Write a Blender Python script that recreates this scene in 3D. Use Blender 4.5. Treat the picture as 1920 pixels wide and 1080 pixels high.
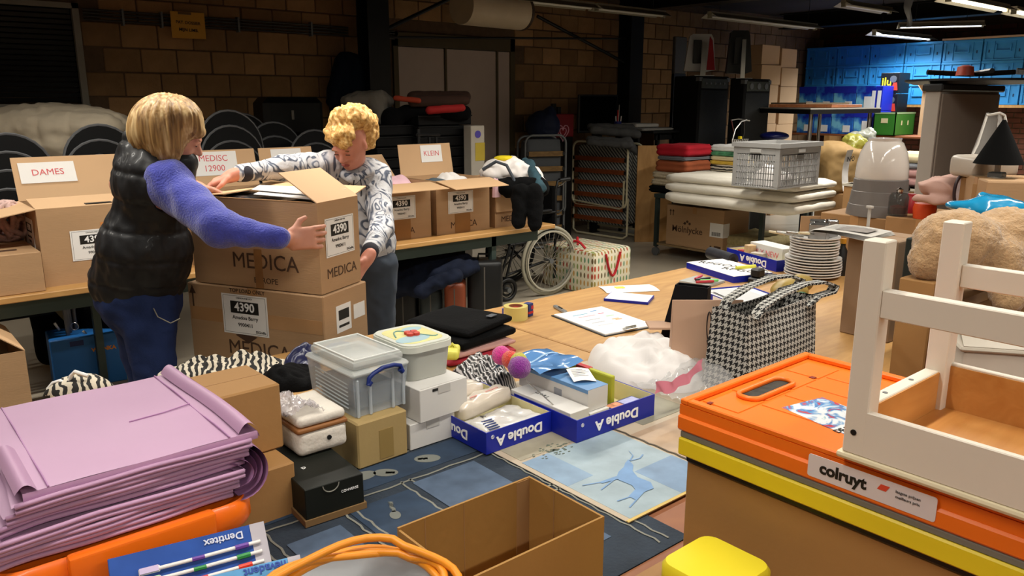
import bpy, bmesh, math, random, sys
import numpy as np
from mathutils import Vector, Matrix, noise, Euler
random.seed(7)
for o in list(bpy.data.objects): bpy.data.objects.remove(o)
SC = bpy.context.scene
COL = SC.collection
PI = math.pi

# ---------------------------------------------------------------- camera
# room axes: x runs along the back wall, y runs towards it, z up; camera stands at x=0 y=0
FPX, CAMH, PITCH = 1485.0, 1.62, math.atan(.2355)
YAW = math.atan2(.762, .648)          # heading of the view in the room axes
cd = bpy.data.cameras.new('camera'); cam = bpy.data.objects.new('camera', cd); COL.objects.link(cam)
cam.location = (0, 0, CAMH)
cam.rotation_euler = (PI/2 - PITCH, 0, YAW - PI/2)
cd.sensor_width = 36; cd.lens = 36*FPX/1920; cd.clip_start = .02; cd.clip_end = 100
SC.camera = cam

# ---------------------------------------------------------------- world, lights, exposure
w = bpy.data.worlds.new('world'); SC.world = w; w.use_nodes = True
w.node_tree.nodes['Background'].inputs[0].default_value = (.9, .95, 1, 1)
w.node_tree.nodes['Background'].inputs[1].default_value = .02
SC.view_settings.view_transform = 'Standard'
try: SC.view_settings.look = 'None'
except Exception: pass
SC.view_settings.gamma = 1; SC.view_settings.use_curve_mapping = False
SC.view_settings.exposure = -0.13
TUBE_Z = 2.52
def area(x, y, z, sx, sy, power, color=(1, .95, .86), rot=(0, 0, 0)):
    l = bpy.data.lights.new('tube_light', 'AREA'); l.shape = 'RECTANGLE'; l.size = sx; l.size_y = sy
    l.energy = power; l.color = color; l.spread = math.radians(152)
    o = bpy.data.objects.new('tube_light', l); COL.objects.link(o); o.location = (x, y, z); o.rotation_euler = rot
    return o
# lit fluorescent rows (x0, y, power); each is the light of a fixture built further down
LIT = [(-1.2, -1.3, 34), (.6, -1.3, 40), (2.4, -1.3, 26), (-.9, .95, 16), (.75, .95, 17), (2.4, .95, 18), (4.05, .95, 24),
       (-.25, 3.25, 26), (1.4, 3.25, 30), (3.05, 3.25, 30), (4.7, 3.25, 34), (6.35, 3.25, 36),
       (8.0, 3.25, 46), (9.65, 3.25, 56), (-1.3, 5.0, 16), (.3, 5.0, 14)]  # row over the chair stacks is unseen, added to brighten the duvet
for x, y, p in LIT: area(x+.7, y, TUBE_Z-.06, 1.3, .09, p)
for x, y, p in [(11.25, 4.6, 50), (12.0, 5.45, 44)]: area(x, y, 2.47, .6, .6, p, (.85, .93, 1))

# ---------------------------------------------------------------- pixel -> room helpers
CT, ST = math.cos(PITCH), math.sin(PITCH)
ax, ay = math.sin(YAW), math.cos(YAW)
def C(u, v, d):                     # camera-aligned coordinates at forward distance d
    y = FPX*CT + (540-v)*ST; z = -FPX*ST + (540-v)*CT; k = d/y
    return ((u-960)*k, d, CAMH + z*k)
def CZ(u, z, d):
    return ((u-960)/FPX*(d*CT-(z-CAMH)*ST), d, z)
def R(p): return Vector((p[0]*ax + p[1]*ay, -p[0]*ay + p[1]*ax, p[2]))
def D(u, v, d): return R(C(u, v, d))
def G(u, v, z):
    y = FPX*CT + (540-v)*ST; w_ = -FPX*ST + (540-v)*CT; k = (z-CAMH)/w_
    return R(((u-960)*k, y*k, z))
def W(u, v, axis, val):
    r = R(C(u, v, 1.0)) - Vector((0, 0, CAMH)); k = val/r[axis]
    return Vector((r[0]*k, r[1]*k, CAMH + r[2]*k))

# ---------------------------------------------------------------- materials
def lin(c):
    if isinstance(c, str): c = [int(c[i:i+2], 16)/255 for i in (0, 2, 4)]
    return tuple((x/12.92 if x <= .04045 else ((x+.055)/1.055)**2.4) for x in c)
MATS = {}
def mat(name, col, rough=.6, metal=0, var=.06, vs=8, bump=0, bs=60, alpha=1, trans=0, emit=0, rnd=0, sheen=0, coat=0, stretch=None, ior=1.45):
    if name in MATS: return MATS[name]
    m = bpy.data.materials.new(name); m.use_nodes = True; nt = m.node_tree; N = nt.nodes; L = nt.links
    b = N['Principled BSDF']; c = lin(col)
    b.inputs['Roughness'].default_value = rough; b.inputs['Metallic'].default_value = metal
    b.inputs['Base Color'].default_value = (*c, 1); b.inputs['Alpha'].default_value = alpha
    b.inputs['Transmission Weight'].default_value = trans; b.inputs['IOR'].default_value = ior
    if sheen: b.inputs['Sheen Weight'].default_value = sheen; b.inputs['Sheen Roughness'].default_value = .5
    if coat: b.inputs['Coat Weight'].default_value = coat; b.inputs['Coat Roughness'].default_value = .1
    if emit: b.inputs['Emission Color'].default_value = (*c, 1); b.inputs['Emission Strength'].default_value = emit
    tc = N.new('ShaderNodeTexCoord'); mp = N.new('ShaderNodeMapping'); L.new(tc.outputs['Object'], mp.inputs[0])
    if stretch: mp.inputs['Scale'].default_value = stretch
    if var or rnd:
        nz = N.new('ShaderNodeTexNoise'); nz.inputs['Scale'].default_value = vs; nz.inputs['Detail'].default_value = 5
        L.new(mp.outputs[0], nz.inputs['Vector'])
        mr = N.new('ShaderNodeMapRange'); mr.inputs['From Min'].default_value = .25; mr.inputs['From Max'].default_value = .75
        mr.inputs['To Min'].default_value = 1-var; mr.inputs['To Max'].default_value = 1+var
        L.new(nz.outputs['Fac'], mr.inputs['Value']); val = mr.outputs[0]
        if rnd:
            oi = N.new('ShaderNodeObjectInfo'); m2 = N.new('ShaderNodeMapRange')
            m2.inputs['To Min'].default_value = 1-rnd; m2.inputs['To Max'].default_value = 1+rnd
            L.new(oi.outputs['Random'], m2.inputs['Value'])
            mu = N.new('ShaderNodeMath'); mu.operation = 'MULTIPLY'; L.new(val, mu.inputs[0]); L.new(m2.outputs[0], mu.inputs[1]); val = mu.outputs[0]
        vm = N.new('ShaderNodeVectorMath'); vm.operation = 'SCALE'; vm.inputs[0].default_value = c
        L.new(val, vm.inputs['Scale']); L.new(vm.outputs[0], b.inputs['Base Color'])
    if bump:
        n2 = N.new('ShaderNodeTexNoise'); n2.inputs['Scale'].default_value = bs; n2.inputs['Detail'].default_value = 4
        L.new(mp.outputs[0], n2.inputs['Vector'])
        bp = N.new('ShaderNodeBump'); bp.inputs['Strength'].default_value = bump; bp.inputs['Distance'].default_value = .01
        L.new(n2.outputs['Fac'], bp.inputs['Height']); L.new(bp.outputs[0], b.inputs['Normal'])
    MATS[name] = m; return m
def nodes(m): return m.node_tree.nodes, m.node_tree.links, m.node_tree.nodes['Principled BSDF']
def ramp(N, stops, const=False):
    r = N.new('ShaderNodeValToRGB'); cr = r.color_ramp
    if const: cr.interpolation = 'CONSTANT'
    while len(cr.elements) < len(stops): cr.elements.new(.5)
    for e, (p, c) in zip(cr.elements, stops): e.position = p; e.color = (*lin(c), 1)
    return r
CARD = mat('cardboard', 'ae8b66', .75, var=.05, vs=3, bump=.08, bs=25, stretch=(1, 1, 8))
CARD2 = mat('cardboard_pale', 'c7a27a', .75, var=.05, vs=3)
CARDIN = mat('cardboard_inside', 'a87f4d', .8, var=.04, vs=3, bump=.06, bs=40, stretch=(12, 12, 1))
CARDD = mat('cardboard_dark', '9a744a', .75, var=.08, vs=3)
TAPE = mat('parcel_tape', 'ad8152', .3, var=.04)
PAPER = mat('white_paper', 'e9e7e4', .7, var=.01)
INK = mat('black_ink', '15130f', .6, var=0)
BROWNINK = mat('brown_print', '4a3323', .7, var=.1)
WHITEINK = mat('white_print', 'f2f2f2', .6, var=0)
BLACK = mat('black_plastic', '101011', .45, var=.1)
BLACKM = mat('black_metal', '1a1b1c', .4, metal=.3, var=.1)
BLACKC = mat('black_cloth', '070708', 1.0, var=.2, bump=.3, bs=120)
STEEL = mat('steel', 'b9b7b2', .3, metal=1, var=.05)
CHROME = mat('chrome', 'd8d8d8', .15, metal=1, var=0)
GREYM = mat('grey_metal', '6c6f70', .45, metal=.4, var=.1)
BLUEA = mat('ream_lid_blue', '10219a', .4, var=.05)
REDINK = mat('red_marker', 'd0585e', .6, var=0)
CREAMIN = mat('lid_inside_cream', 'd8cf9f', .7, var=.05)
def woodmat(name, c1, c2, sc=(1, 6, 6), rough=.45, ns=3):
    if name in MATS: return MATS[name]
    m = mat(name, c1, rough, var=0); N, L, b = nodes(m)
    tc = N.new('ShaderNodeTexCoord'); mp = N.new('ShaderNodeMapping'); mp.inputs['Scale'].default_value = sc
    L.new(tc.outputs['Object'], mp.inputs[0]); n = N.new('ShaderNodeTexNoise'); n.inputs['Scale'].default_value = ns; n.inputs['Detail'].default_value = 8
    n.inputs['Distortion'].default_value = 1.2
    L.new(mp.outputs[0], n.inputs['Vector']); r = ramp(N, [(.3, c1), (.7, c2)]); L.new(n.outputs['Fac'], r.inputs[0]); L.new(r.outputs[0], b.inputs['Base Color'])
    return m
WOOD = woodmat('table_beech', 'c0955c', 'a97d48', (1.2, 7, 7))
WOODR = woodmat('reddish_laminate', '94603f', '84533a', (2, 2, 2))
PINE = woodmat('pine_board', 'd2a066', 'b98345', (8, 8, 1))
PLY = woodmat('plywood', 'c89a62', 'a87b45', (3, 3, 1))

# ---------------------------------------------------------------- mesh builder
class MB:
    def __init__(s): s.v = []; s.f = []; s.m = []; s.cur = 0
    def add(s, vs, fs, mtx=None):
        n = len(s.v)
        if mtx is not None: vs = [mtx @ Vector(v) for v in vs]
        s.v += [tuple(v) for v in vs]; s.f += [tuple(i+n for i in f) for f in fs]; s.m += [s.cur]*len(fs); return s
    def box(s, x0, x1, y0, y1, z0, z1, bev=0, mtx=None, seg=1):
        if bev:
            bm = bmesh.new(); bmesh.ops.create_cube(bm, size=1)
            for v in bm.verts: v.co = ((x0+x1)/2+v.co.x*(x1-x0), (y0+y1)/2+v.co.y*(y1-y0), (z0+z1)/2+v.co.z*(z1-z0))
            bmesh.ops.bevel(bm, geom=bm.edges[:], offset=bev, segments=seg, profile=.5, affect='EDGES')
            bm.verts.index_update(); s.add([v.co.copy() for v in bm.verts], [[v.index for v in f.verts] for f in bm.faces], mtx); bm.free(); return s
        vs = [(x, y, z) for z in (z0, z1) for y in (y0, y1) for x in (x0, x1)]
        return s.add(vs, [(0, 2, 3, 1), (4, 5, 7, 6), (0, 1, 5, 4), (2, 6, 7, 3), (0, 4, 6, 2), (1, 3, 7, 5)], mtx)
    def sheet(s, p, th=.004):       # quad plate from 4 corners
        p = [Vector(q) for q in p]; n = (p[1]-p[0]).cross(p[3]-p[0])
        if n.length < 1e-9: n = (p[2]-p[0]).cross(p[3]-p[0])
        n = n.normalized()*th/2; vs = [q-n for q in p]+[q+n for q in p]
        return s.add(vs, [(3, 2, 1, 0), (4, 5, 6, 7), (0, 1, 5, 4), (1, 2, 6, 5), (2, 3, 7, 6), (3, 0, 4, 7)])
    def prism(s, poly, z0, z1, mtx=None):
        n = len(poly); vs = [(x, y, z0) for x, y in poly]+[(x, y, z1) for x, y in poly]
        return s.add(vs, [tuple(range(n))[::-1], tuple(range(n, 2*n))]+[(i, (i+1) % n, n+(i+1) % n, n+i) for i in range(n)], mtx)
    def tube(s, pts, r, n=8, closed=False, r2=None):
        P = [Vector(p) for p in pts]; k = len(P); rings = []; prev = None
        for i, p in enumerate(P):
            if closed: t = P[(i+1) % k]-P[i-1]
            else: t = P[min(i+1, k-1)]-P[max(i-1, 0)]
            t = t.normalized() if t.length > 1e-9 else Vector((0, 0, 1))
            if prev is None: a = t.orthogonal().normalized()
            else:
                a = prev-t*prev.dot(t); a = a.normalized() if a.length > 1e-6 else t.orthogonal().normalized()
            prev = a; b = t.cross(a); rr = r if r2 is None else r+(r2-r)*i/(k-1)
            if isinstance(r, (list, tuple)): rr = r[i]
            rings.append([p+(a*math.cos(2*PI*j/n)+b*math.sin(2*PI*j/n))*rr for j in range(n)])
        vs = [v for g in rings for v in g]; fs = []
        for i in range(k if closed else k-1):
            i2 = (i+1) % k
            for j in range(n): fs.append((i*n+j, i*n+(j+1) % n, i2*n+(j+1) % n, i2*n+j))
        if not closed: fs += [tuple(range(n))[::-1], tuple((k-1)*n+j for j in range(n))]
        return s.add(vs, fs)
    def cyl(s, p0, p1, r, r2=None, n=16): return s.tube([p0, p1], r, n, r2=r2)
    def lathe(s, prof, n=24, c=(0, 0, 0), mtx=None):
        vs = []; fs = []; k = len(prof)
        for r, z in prof:
            for j in range(n): vs.append((c[0]+r*math.cos(2*PI*j/n), c[1]+r*math.sin(2*PI*j/n), c[2]+z))
        for i in range(k-1):
            for j in range(n): fs.append((i*n+j, i*n+(j+1) % n, (i+1)*n+(j+1) % n, (i+1)*n+j))
        if prof[0][0] > 1e-5: fs.append(tuple(range(n))[::-1])
        if prof[-1][0] > 1e-5: fs.append(tuple((k-1)*n+j for j in range(n)))
        return s.add(vs, fs, mtx)
    def grid(s, fn, nu, nv, closeu=False):
        vs = [fn(i/nu, j/nv) for j in range(nv+1) for i in range(nu+(0 if closeu else 1))]; w_ = nu if closeu else nu+1
        fs = []
        for j in range(nv):
            for i in range(nu): fs.append((j*w_+i, j*w_+(i+1) % w_, (j+1)*w_+(i+1) % w_, (j+1)*w_+i))
        return s.add(vs, fs)
def mesh(name, mb, mats, smooth=None):
    me = bpy.data.meshes.new(name)
    me.from_pydata(mb.v, [], mb.f)
    if not isinstance(mats, (list, tuple)): mats = [mats]
    for m in mats: me.materials.append(m)
    if len(mats) > 1: me.polygons.foreach_set('material_index', mb.m)
    # box-projected UVs in metres
    nl = len(me.loops)
    if nl:
        uv = me.uv_layers.new(name='UVMap'); co = np.empty(len(me.vertices)*3); me.vertices.foreach_get('co', co); co = co.reshape(-1, 3)
        li = np.empty(nl, dtype=np.int32); me.loops.foreach_get('vertex_index', li)
        pn = np.empty(len(me.polygons)*3); me.polygons.foreach_get('normal', pn); pn = np.abs(pn.reshape(-1, 3))
        lt = np.empty(len(me.polygons), dtype=np.int32); me.polygons.foreach_get('loop_total', lt); ax_ = np.repeat(pn.argmax(1), lt); c = co[li]
        u = np.where(ax_ == 0, c[:, 1], c[:, 0]); v = np.where(ax_ == 2, c[:, 1], c[:, 2])
        uv.data.foreach_set('uv', np.stack([u, v], 1).ravel())
    if smooth is not None:
        me.polygons.foreach_set('use_smooth', [True]*len(me.polygons))
        if smooth < 179:
            try: me.set_sharp_from_angle(angle=math.radians(smooth))
            except Exception: pass
    return me
def ob(name, mb, mats, parent=None, loc=(0, 0, 0), rot=(0, 0, 0), smooth=None):
    me = mb if isinstance(mb, bpy.types.Mesh) else mesh(name, mb, mats, smooth)
    o = bpy.data.objects.new(name, me); COL.objects.link(o); o.location = loc; o.rotation_euler = rot; o.parent = parent
    return o
def tag(o, label=None, cat=None, group=None, kind=None):
    if label: o['label'] = label
    if cat: o['category'] = cat
    if group: o['group'] = group
    if kind: o['kind'] = kind
    return o
def thing(name, label, cat, loc=(0, 0, 0), rz=0, group=None):
    o = bpy.data.objects.new(name, None); COL.objects.link(o); o.location = loc; o.rotation_euler = (0, 0, rz); o.empty_display_size = .05
    return tag(o, label, cat, group)
def dup(root, loc, rz=None, label=None, group=None, parent=None):
    def cp(o, par):
        c = o.copy(); COL.objects.link(c); c.parent = par
        for ch in KIDS.get(o.name, [k for k in o.children]): cp(ch, c)
        return c
    r = cp(root, parent); r.location = loc
    if rz is not None: r.rotation_euler = (0, 0, rz)
    if label: r['label'] = label
    if group: r['group'] = group
    return r
KIDS = {}
def struct(name, mb, m, parent=None, **k):
    o = ob(name, mb, m, parent, **k)
    if parent is None: o['kind'] = 'structure'
    return o
# texts are made as font curves and turned into meshes together at the end
TEXTS = []
def text(parent, s, loc, size, m, face='f', flip=False, rz=0, bold=.0, name='lettering', stretch=1, th=.0004, mtx=None):
    cu = bpy.data.curves.new('lettering', 'FONT'); cu.body = s; cu.size = size; cu.align_x = 'CENTER'; cu.align_y = 'CENTER'
    cu.extrude = th; cu.offset = bold*size; cu.resolution_u = 3; cu.materials.append(m)
    o = bpy.data.objects.new(name, cu); COL.objects.link(o); o.parent = parent
    F = {'f': Matrix(((1, 0, 0), (0, 0, -1), (0, 1, 0))), 'l': Matrix(((0, 0, -1), (-1, 0, 0), (0, 1, 0))), 't': Matrix.Identity(3),
         'b': Matrix(((-1, 0, 0), (0, 0, 1), (0, 1, 0)))}[face]
    r = Matrix.Rotation(rz+(PI if flip else 0), 3, 'Z')
    mm = Matrix.Translation(loc) @ (F @ r @ Matrix.Diagonal((stretch, 1, 1))).to_4x4()
    if mtx is not None: mm = mtx @ mm
    o.matrix_local = mm
    TEXTS.append(o); return o
def flush_texts():
    bpy.context.view_layer.update(); dg = bpy.context.evaluated_depsgraph_get()
    for o in TEXTS:
        me = bpy.data.meshes.new_from_object(o.evaluated_get(dg)); n = bpy.data.objects.new(o.name, me); COL.objects.link(n)
        n.parent = o.parent; n.matrix_local = o.matrix_local.copy()
        for m in o.data.materials:
            if not me.materials: me.materials.append(m)
    for o in TEXTS:
        c = o.data; bpy.data.objects.remove(o); bpy.data.curves.remove(c)

# ---------------------------------------------------------------- signed distance meshing (people, toys, soft things)
def sdf_mesh(prims, res, pad=.03):
    """prims: ('c',a,b,ra,rb,k) round cone; ('e',c,(rx,ry,rz),M3,k) ellipsoid; ('b',c,(hx,hy,hz),M3,round,k) box; k<0 carves"""
    lo = np.full(3, 1e9); hi = np.full(3, -1e9); bb = []
    for p in prims:
        if p[0] == 'c':
            a, b = np.array(p[1]), np.array(p[2]); r = max(p[3], p[4]); l = np.minimum(a, b)-r; h = np.maximum(a, b)+r; k = p[5]
        elif p[0] == 'e':
            c = np.array(p[1]); r = max(p[2]); l = c-r; h = c+r; k = p[4]
        else:
            c = np.array(p[1]); r = float(np.linalg.norm(p[2]))+p[4]; l = c-r; h = c+r; k = p[5]
        bb.append((l, h, k))
        if k >= 0: lo = np.minimum(lo, l); hi = np.maximum(hi, h)
    lo -= pad; hi += pad; n = np.ceil((hi-lo)/res).astype(int)+1
    F = np.full(n, .1, dtype=np.float32)
    ax_ = [lo[i]+np.arange(n[i])*res for i in range(3)]
    for p, (l, h, k) in zip(prims, bb):
        e = abs(k)*1.2+res*3
        i0 = np.clip(((l-e-lo)/res).astype(int), 0, n-1); i1 = np.clip(((h+e-lo)/res).astype(int)+2, 1, n)
        X, Y, Z = np.meshgrid(*[ax_[i][i0[i]:i1[i]] for i in range(3)], indexing='ij', sparse=False)
        P = np.stack([X, Y, Z], -1)
        if p[0] == 'c':
            a, b = np.array(p[1]), np.array(p[2]); ba = b-a; L2 = max(ba@ba, 1e-9); t = np.clip(((P-a)@ba)/L2, 0, 1)
            d = np.linalg.norm(P-a-t[..., None]*ba, axis=-1)-(p[3]+(p[4]-p[3])*t)
        elif p[0] == 'e':
            q = (P-np.array(p[1]))@np.array(p[3]) if p[3] is not None else P-np.array(p[1]); r = np.array(p[2])
            k0 = np.linalg.norm(q/r, axis=-1); k1 = np.linalg.norm(q/(r*r), axis=-1); d = k0*(k0-1)/np.maximum(k1, 1e-6)
        else:
            q = (P-np.array(p[1]))@np.array(p[3]) if p[3] is not None else P-np.array(p[1]); q = np.abs(q)-np.array(p[2])+p[4]
            d = np.linalg.norm(np.maximum(q, 0), axis=-1)+np.minimum(q.max(-1), 0)-p[4]
        sl = tuple(slice(i0[i], i1[i]) for i in range(3)); f = F[sl]
        if k < 0:
            kk = -k; d = -d; hh = np.clip(.5-.5*(f-d)/kk, 0, 1); F[sl] = f*(1-hh)+d*hh+kk*hh*(1-hh)
        else:
            kk = max(k, 1e-4); hh = np.clip(.5+.5*(f-d)/kk, 0, 1); F[sl] = f*(1-hh)+d*hh-kk*hh*(1-hh)
    # surface nets
    s = F < 0; nx, ny, nz = n
    def cn(i, j, k_): return F[i:nx-1+i, j:ny-1+j, k_:nz-1+k_]
    ssum = sum(s[i:nx-1+i, j:ny-1+j, k_:nz-1+k_].astype(np.int8) for i in (0, 1) for j in (0, 1) for k_ in (0, 1))
    act = (ssum > 0) & (ssum < 8); idx = np.argwhere(act); vid = np.full(act.shape, -1, dtype=np.int64); vid[act] = np.arange(len(idx))
    acc = np.zeros((len(idx), 3)); cnt = np.zeros(len(idx)); cor = [(i, j, k_) for i in (0, 1) for j in (0, 1) for k_ in (0, 1)]
    vals = {c: F[idx[:, 0]+c[0], idx[:, 1]+c[1], idx[:, 2]+c[2]] for c in cor}
    for a in cor:
        for d_ in range(3):
            if a[d_] == 0:
                b = list(a); b[d_] = 1; b = tuple(b); va, vb = vals[a], vals[b]; m_ = (va < 0) != (vb < 0)
                t = np.where(m_, va/np.where(m_, va-vb, 1), 0); pt = np.tile(np.array(a, float), (len(idx), 1)); pt[:, d_] = t
                acc[m_] += pt[m_]; cnt[m_] += 1
    V = lo+(idx+acc/cnt[:, None])*res; faces = []
    for d_ in range(3):
        o1, o2 = (d_+1) % 3, (d_+2) % 3
        sa = [slice(None)]*3; sb = [slice(None)]*3; sa[d_] = slice(0, -1); sb[d_] = slice(1, None)
        A, B = s[tuple(sa)], s[tuple(sb)]; ch = np.argwhere(A != B); m_ = (ch[:, o1] > 0) & (ch[:, o2] > 0) & (ch[:, o1] < n[o1]-1) & (ch[:, o2] < n[o2]-1); ch = ch[m_]
        if not len(ch): continue
        inn = A[ch[:, 0], ch[:, 1], ch[:, 2]]; q = []
        for (u, v) in ((1, 1), (0, 1), (0, 0), (1, 0)):
            c = ch.copy(); c[:, o1] -= u; c[:, o2] -= v; q.append(vid[c[:, 0], c[:, 1], c[:, 2]])
        q = np.stack(q, 1); q[~inn] = q[~inn][:, ::-1]; faces.append(q)
    fs = np.concatenate(faces); return V, fs
def sdf_ob(name, prims, res, m, parent, camspace=True, disp=None, smooth_it=1, org=None):
    V, fs = sdf_mesh(prims, res)
    me = bpy.data.meshes.new(name); me.from_pydata(V.tolist(), [], fs.tolist())
    if disp:
        me.update(); nm = np.empty(len(V)*3); me.vertices.foreach_get('normal', nm); nm = nm.reshape(-1, 3)
        V = V+nm*np.array([disp(v, n_) for v, n_ in zip(V, nm)])[:, None]
    if camspace: V = np.stack([V[:, 0]*ax+V[:, 1]*ay, -V[:, 0]*ay+V[:, 1]*ax, V[:, 2]], 1)
    if org is None and parent is not None: org = parent.location
    if org is not None: V = V-np.array(org)
    me.vertices.foreach_set('co', V.ravel()); me.materials.append(m); me.polygons.foreach_set('use_smooth', [True]*len(me.polygons)); me.update()
    o = bpy.data.objects.new(name, me); COL.objects.link(o); o.parent = parent; return o
def fr(fx, fy, fz=0, up=(0, 0, 1)):   # columns right, forward, up from a forward vector
    f = Vector((fx, fy, fz)).normalized(); r = f.cross(Vector(up)).normalized(); u = r.cross(f)
    return np.array([[r[i], f[i], u[i]] for i in range(3)])

# ---------------------------------------------------------------- soft goods
def soft(w_, d, h, r=.02, amp=.006, seed=0, layers=0, nx=18, ny=14, nz=8, ns=6, g=.012, sag=0):
    """rounded, slightly lumpy slab on z=0; layers = folded edges showing on its sides"""
    mb = MB(); pts = {}; vs = []; fs = []
    def P(i, j, k):
        key = (i, j, k)
        if key in pts: return pts[key]
        x, y, z = (i/nx-.5)*w_, (j/ny-.5)*d, (k/nz-.5)*h; rr = min(r, h/2*.98)
        q = Vector((max(-w_/2+rr, min(w_/2-rr, x)), max(-d/2+rr, min(d/2-rr, y)), max(-h/2+rr, min(h/2-rr, z)))); dv = Vector((x, y, z))-q
        p = q+dv.normalized()*rr if dv.length > 1e-9 else Vector((x, y, z))
        if layers and (i in (0, nx) or j in (0, ny)):
            c = (1-abs(math.sin(PI*layers*(k/nz))))**2*g; n_ = Vector((p.x/w_, p.y/d, 0)).normalized(); p -= n_*c
        nn = noise.noise(Vector((x*ns+seed*7.3, y*ns+seed*3.1, z*ns*2+seed)))+.5*noise.noise(Vector((x*ns*2.7, y*ns*2.7+seed, z*ns*3)))
        p += Vector((p.x/w_*.5, p.y/d*.5, .5 if k > nz/2 else 0))*nn*amp*2
        p.z += h/2-sag*(((x/w_)**2+(y/d)**2)*2 if k > nz/2 else 0); p.z = max(p.z, 0)
        pts[key] = len(vs); vs.append(p); return pts[key]
    def face(fn, a, b):
        for i in range(a):
            for j in range(b): fs.append((fn(i, j), fn(i+1, j), fn(i+1, j+1), fn(i, j+1)))
    face(lambda i, j: P(i, j, nz), nx, ny); face(lambda i, j: P(i, ny-j, 0), nx, ny)
    face(lambda i, j: P(i, 0, j), nx, nz); face(lambda i, j: P(nx-i, ny, j), nx, nz)
    face(lambda i, j: P(0, ny-i, j), ny, nz); face(lambda i, j: P(nx, i, j), ny, nz)
    return mb.add(vs, fs)
def cloth(name, label, cat, loc, w_, d, h, m, rz=0, group=None, layers=0, parent=None, **k):
    o = ob(name, soft(w_, d, h, layers=layers, **k), m, parent, loc, (0, 0, rz), smooth=180)
    if parent is None: tag(o, label, cat, group)
    return o
def heap(w_, d, h, seed=0, ns=5, n=28, rag=.35):
    """crumpled pile: dome with folds"""
    def fn(i, j):
        a = 2*PI*i; t = j; rr = 1+.18*noise.noise(Vector((math.cos(a)*1.3+seed, math.sin(a)*1.3, seed)))
        x, y = math.cos(a)*t*rr*w_/2, math.sin(a)*t*rr*d/2
        f = noise.noise(Vector((x*ns+seed, y*ns, seed)))*rag+(abs(noise.noise(Vector((x*ns*2.2, y*ns*2.2+seed, 2))))-.25)*rag*1.1
        z = h*(max(0, 1-t**2.6)**.6)*(1+f); return (x, y, max(z, 0) if t < .999 else 0)
    mb = MB(); mb.grid(lambda i, j: fn(i, 1-j*.999), n*2, n, closeu=True); return mb

# ---------------------------------------------------------------- cartons
def label4390(par, face, cx, cz, wx=.21, hz=.148, detail=True, off=.0015, rz=0):
    """shipping label lying on the face 'f' (y=0) or 'l' (x=0); cx counts along the face"""
    base = bpy.data.objects
    mb = MB(); mb.box(-wx/2, wx/2, -hz/2, hz/2, 0, .0008)
    F = {'f': Matrix(((1, 0, 0), (0, 0, -1), (0, 1, 0))), 'l': Matrix(((0, 0, -1), (-1, 0, 0), (0, 1, 0)))}[face].to_4x4()
    T = Matrix.Translation((cx, -off, cz) if face == 'f' else (-off, cx, cz)) @ F @ Matrix.Rotation(rz, 4, 'Z')
    o = ob('shipping_label', mb, PAPER, par); o.matrix_local = T
    mb = MB(); mb.box(-wx*.31, wx*.31, hz*.03, hz*.33, .0008, .0012)
    if detail:
        for a in (-1, 1): mb.box(a*wx*.465-.0006, a*wx*.465+.0006, -hz*.46, hz*.46, .0008, .001); mb.box(-wx*.465, wx*.465, a*hz*.46-.0006, a*hz*.46+.0006, .0008, .001)
    ob('printed_block', mb, INK, o)
    text(o, '4390', (0, hz*.18, .0016), hz*.30, WHITEINK, 't', bold=.02)
    if detail:
        text(o, 'Amadou Barry', (0, -hz*.08, .0012), hz*.13, INK, 't', bold=.01); text(o, '9900411', (0, -hz*.26, .0012), hz*.13, INK, 't', bold=.01)
        text(o, 'SSGmBa', (wx*.33, -hz*.4, .0012), hz*.09, INK, 't', bold=.01); text(o, 'CAMION PAR VOI', (0, hz*.41, .0012), hz*.06, INK, 't')
    else:
        text(o, 'Amadou Barry', (0, -hz*.12, .0012), hz*.12, INK, 't'); text(o, '9900411', (0, -hz*.28, .0012), hz*.11, INK, 't')
    return o
def carton(name, label, cat, near, wx, wy, h, rz=0, group=None, opened=False, flaps=None, fl=None, m=None, mi=None, tape=True, seam=True, th=.004):
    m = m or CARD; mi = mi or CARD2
    t = thing(name, label, cat, near, rz, group); b = MB()
    if opened:
        b.box(0, wx, 0, wy, 0, th); b.box(0, wx, 0, th, th, h); b.box(0, wx, wy-th, wy, th, h); b.box(0, th, th, wy-th, th, h); b.box(wx-th, wx, th, wy-th, th, h)
        ob('body', b, m, t)
    else:
        b.box(0, wx, 0, wy, 0, h, bev=min(.004, h/10)); ob('body', b, m, t)
        if seam:
            s_ = MB(); s_.box(.004, wx-.004, wy/2-.0012, wy/2+.0012, h-.001, h+.0006); ob('seam', s_, CARDD, t)
        if tape:
            s_ = MB(); s_.box(-.0008, wx+.0008, wy/2-.024, wy/2+.024, h, h+.0009); s_.box(-.0009, 0, wy/2-.024, wy/2+.024, h-.07, h+.0009); s_.box(wx, wx+.0009, wy/2-.024, wy/2+.024, h-.07, h+.0009); ob('tape', s_, TAPE, t)
    if flaps:
        for sd, an in flaps.items():
            ln = (fl or wy/2) if sd in 'fb' else (fl or wx/2); a = math.radians(an); up, out = math.cos(a)*ln, math.sin(a)*ln
            q = {'f': [(0, 0, h), (wx, 0, h), (wx-.004, -out, h+up), (.004, -out, h+up)], 'b': [(wx, wy, h), (0, wy, h), (.004, wy+out, h+up), (wx-.004, wy+out, h+up)],
                 'l': [(0, wy, h), (0, 0, h), (-out, .004, h+up), (-out, wy-.004, h+up)], 'r': [(wx, 0, h), (wx, wy, h), (wx+out, wy-.004, h+up), (wx+out, .004, h+up)]}[sd]
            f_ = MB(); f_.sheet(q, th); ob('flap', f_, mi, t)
    return t

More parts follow.
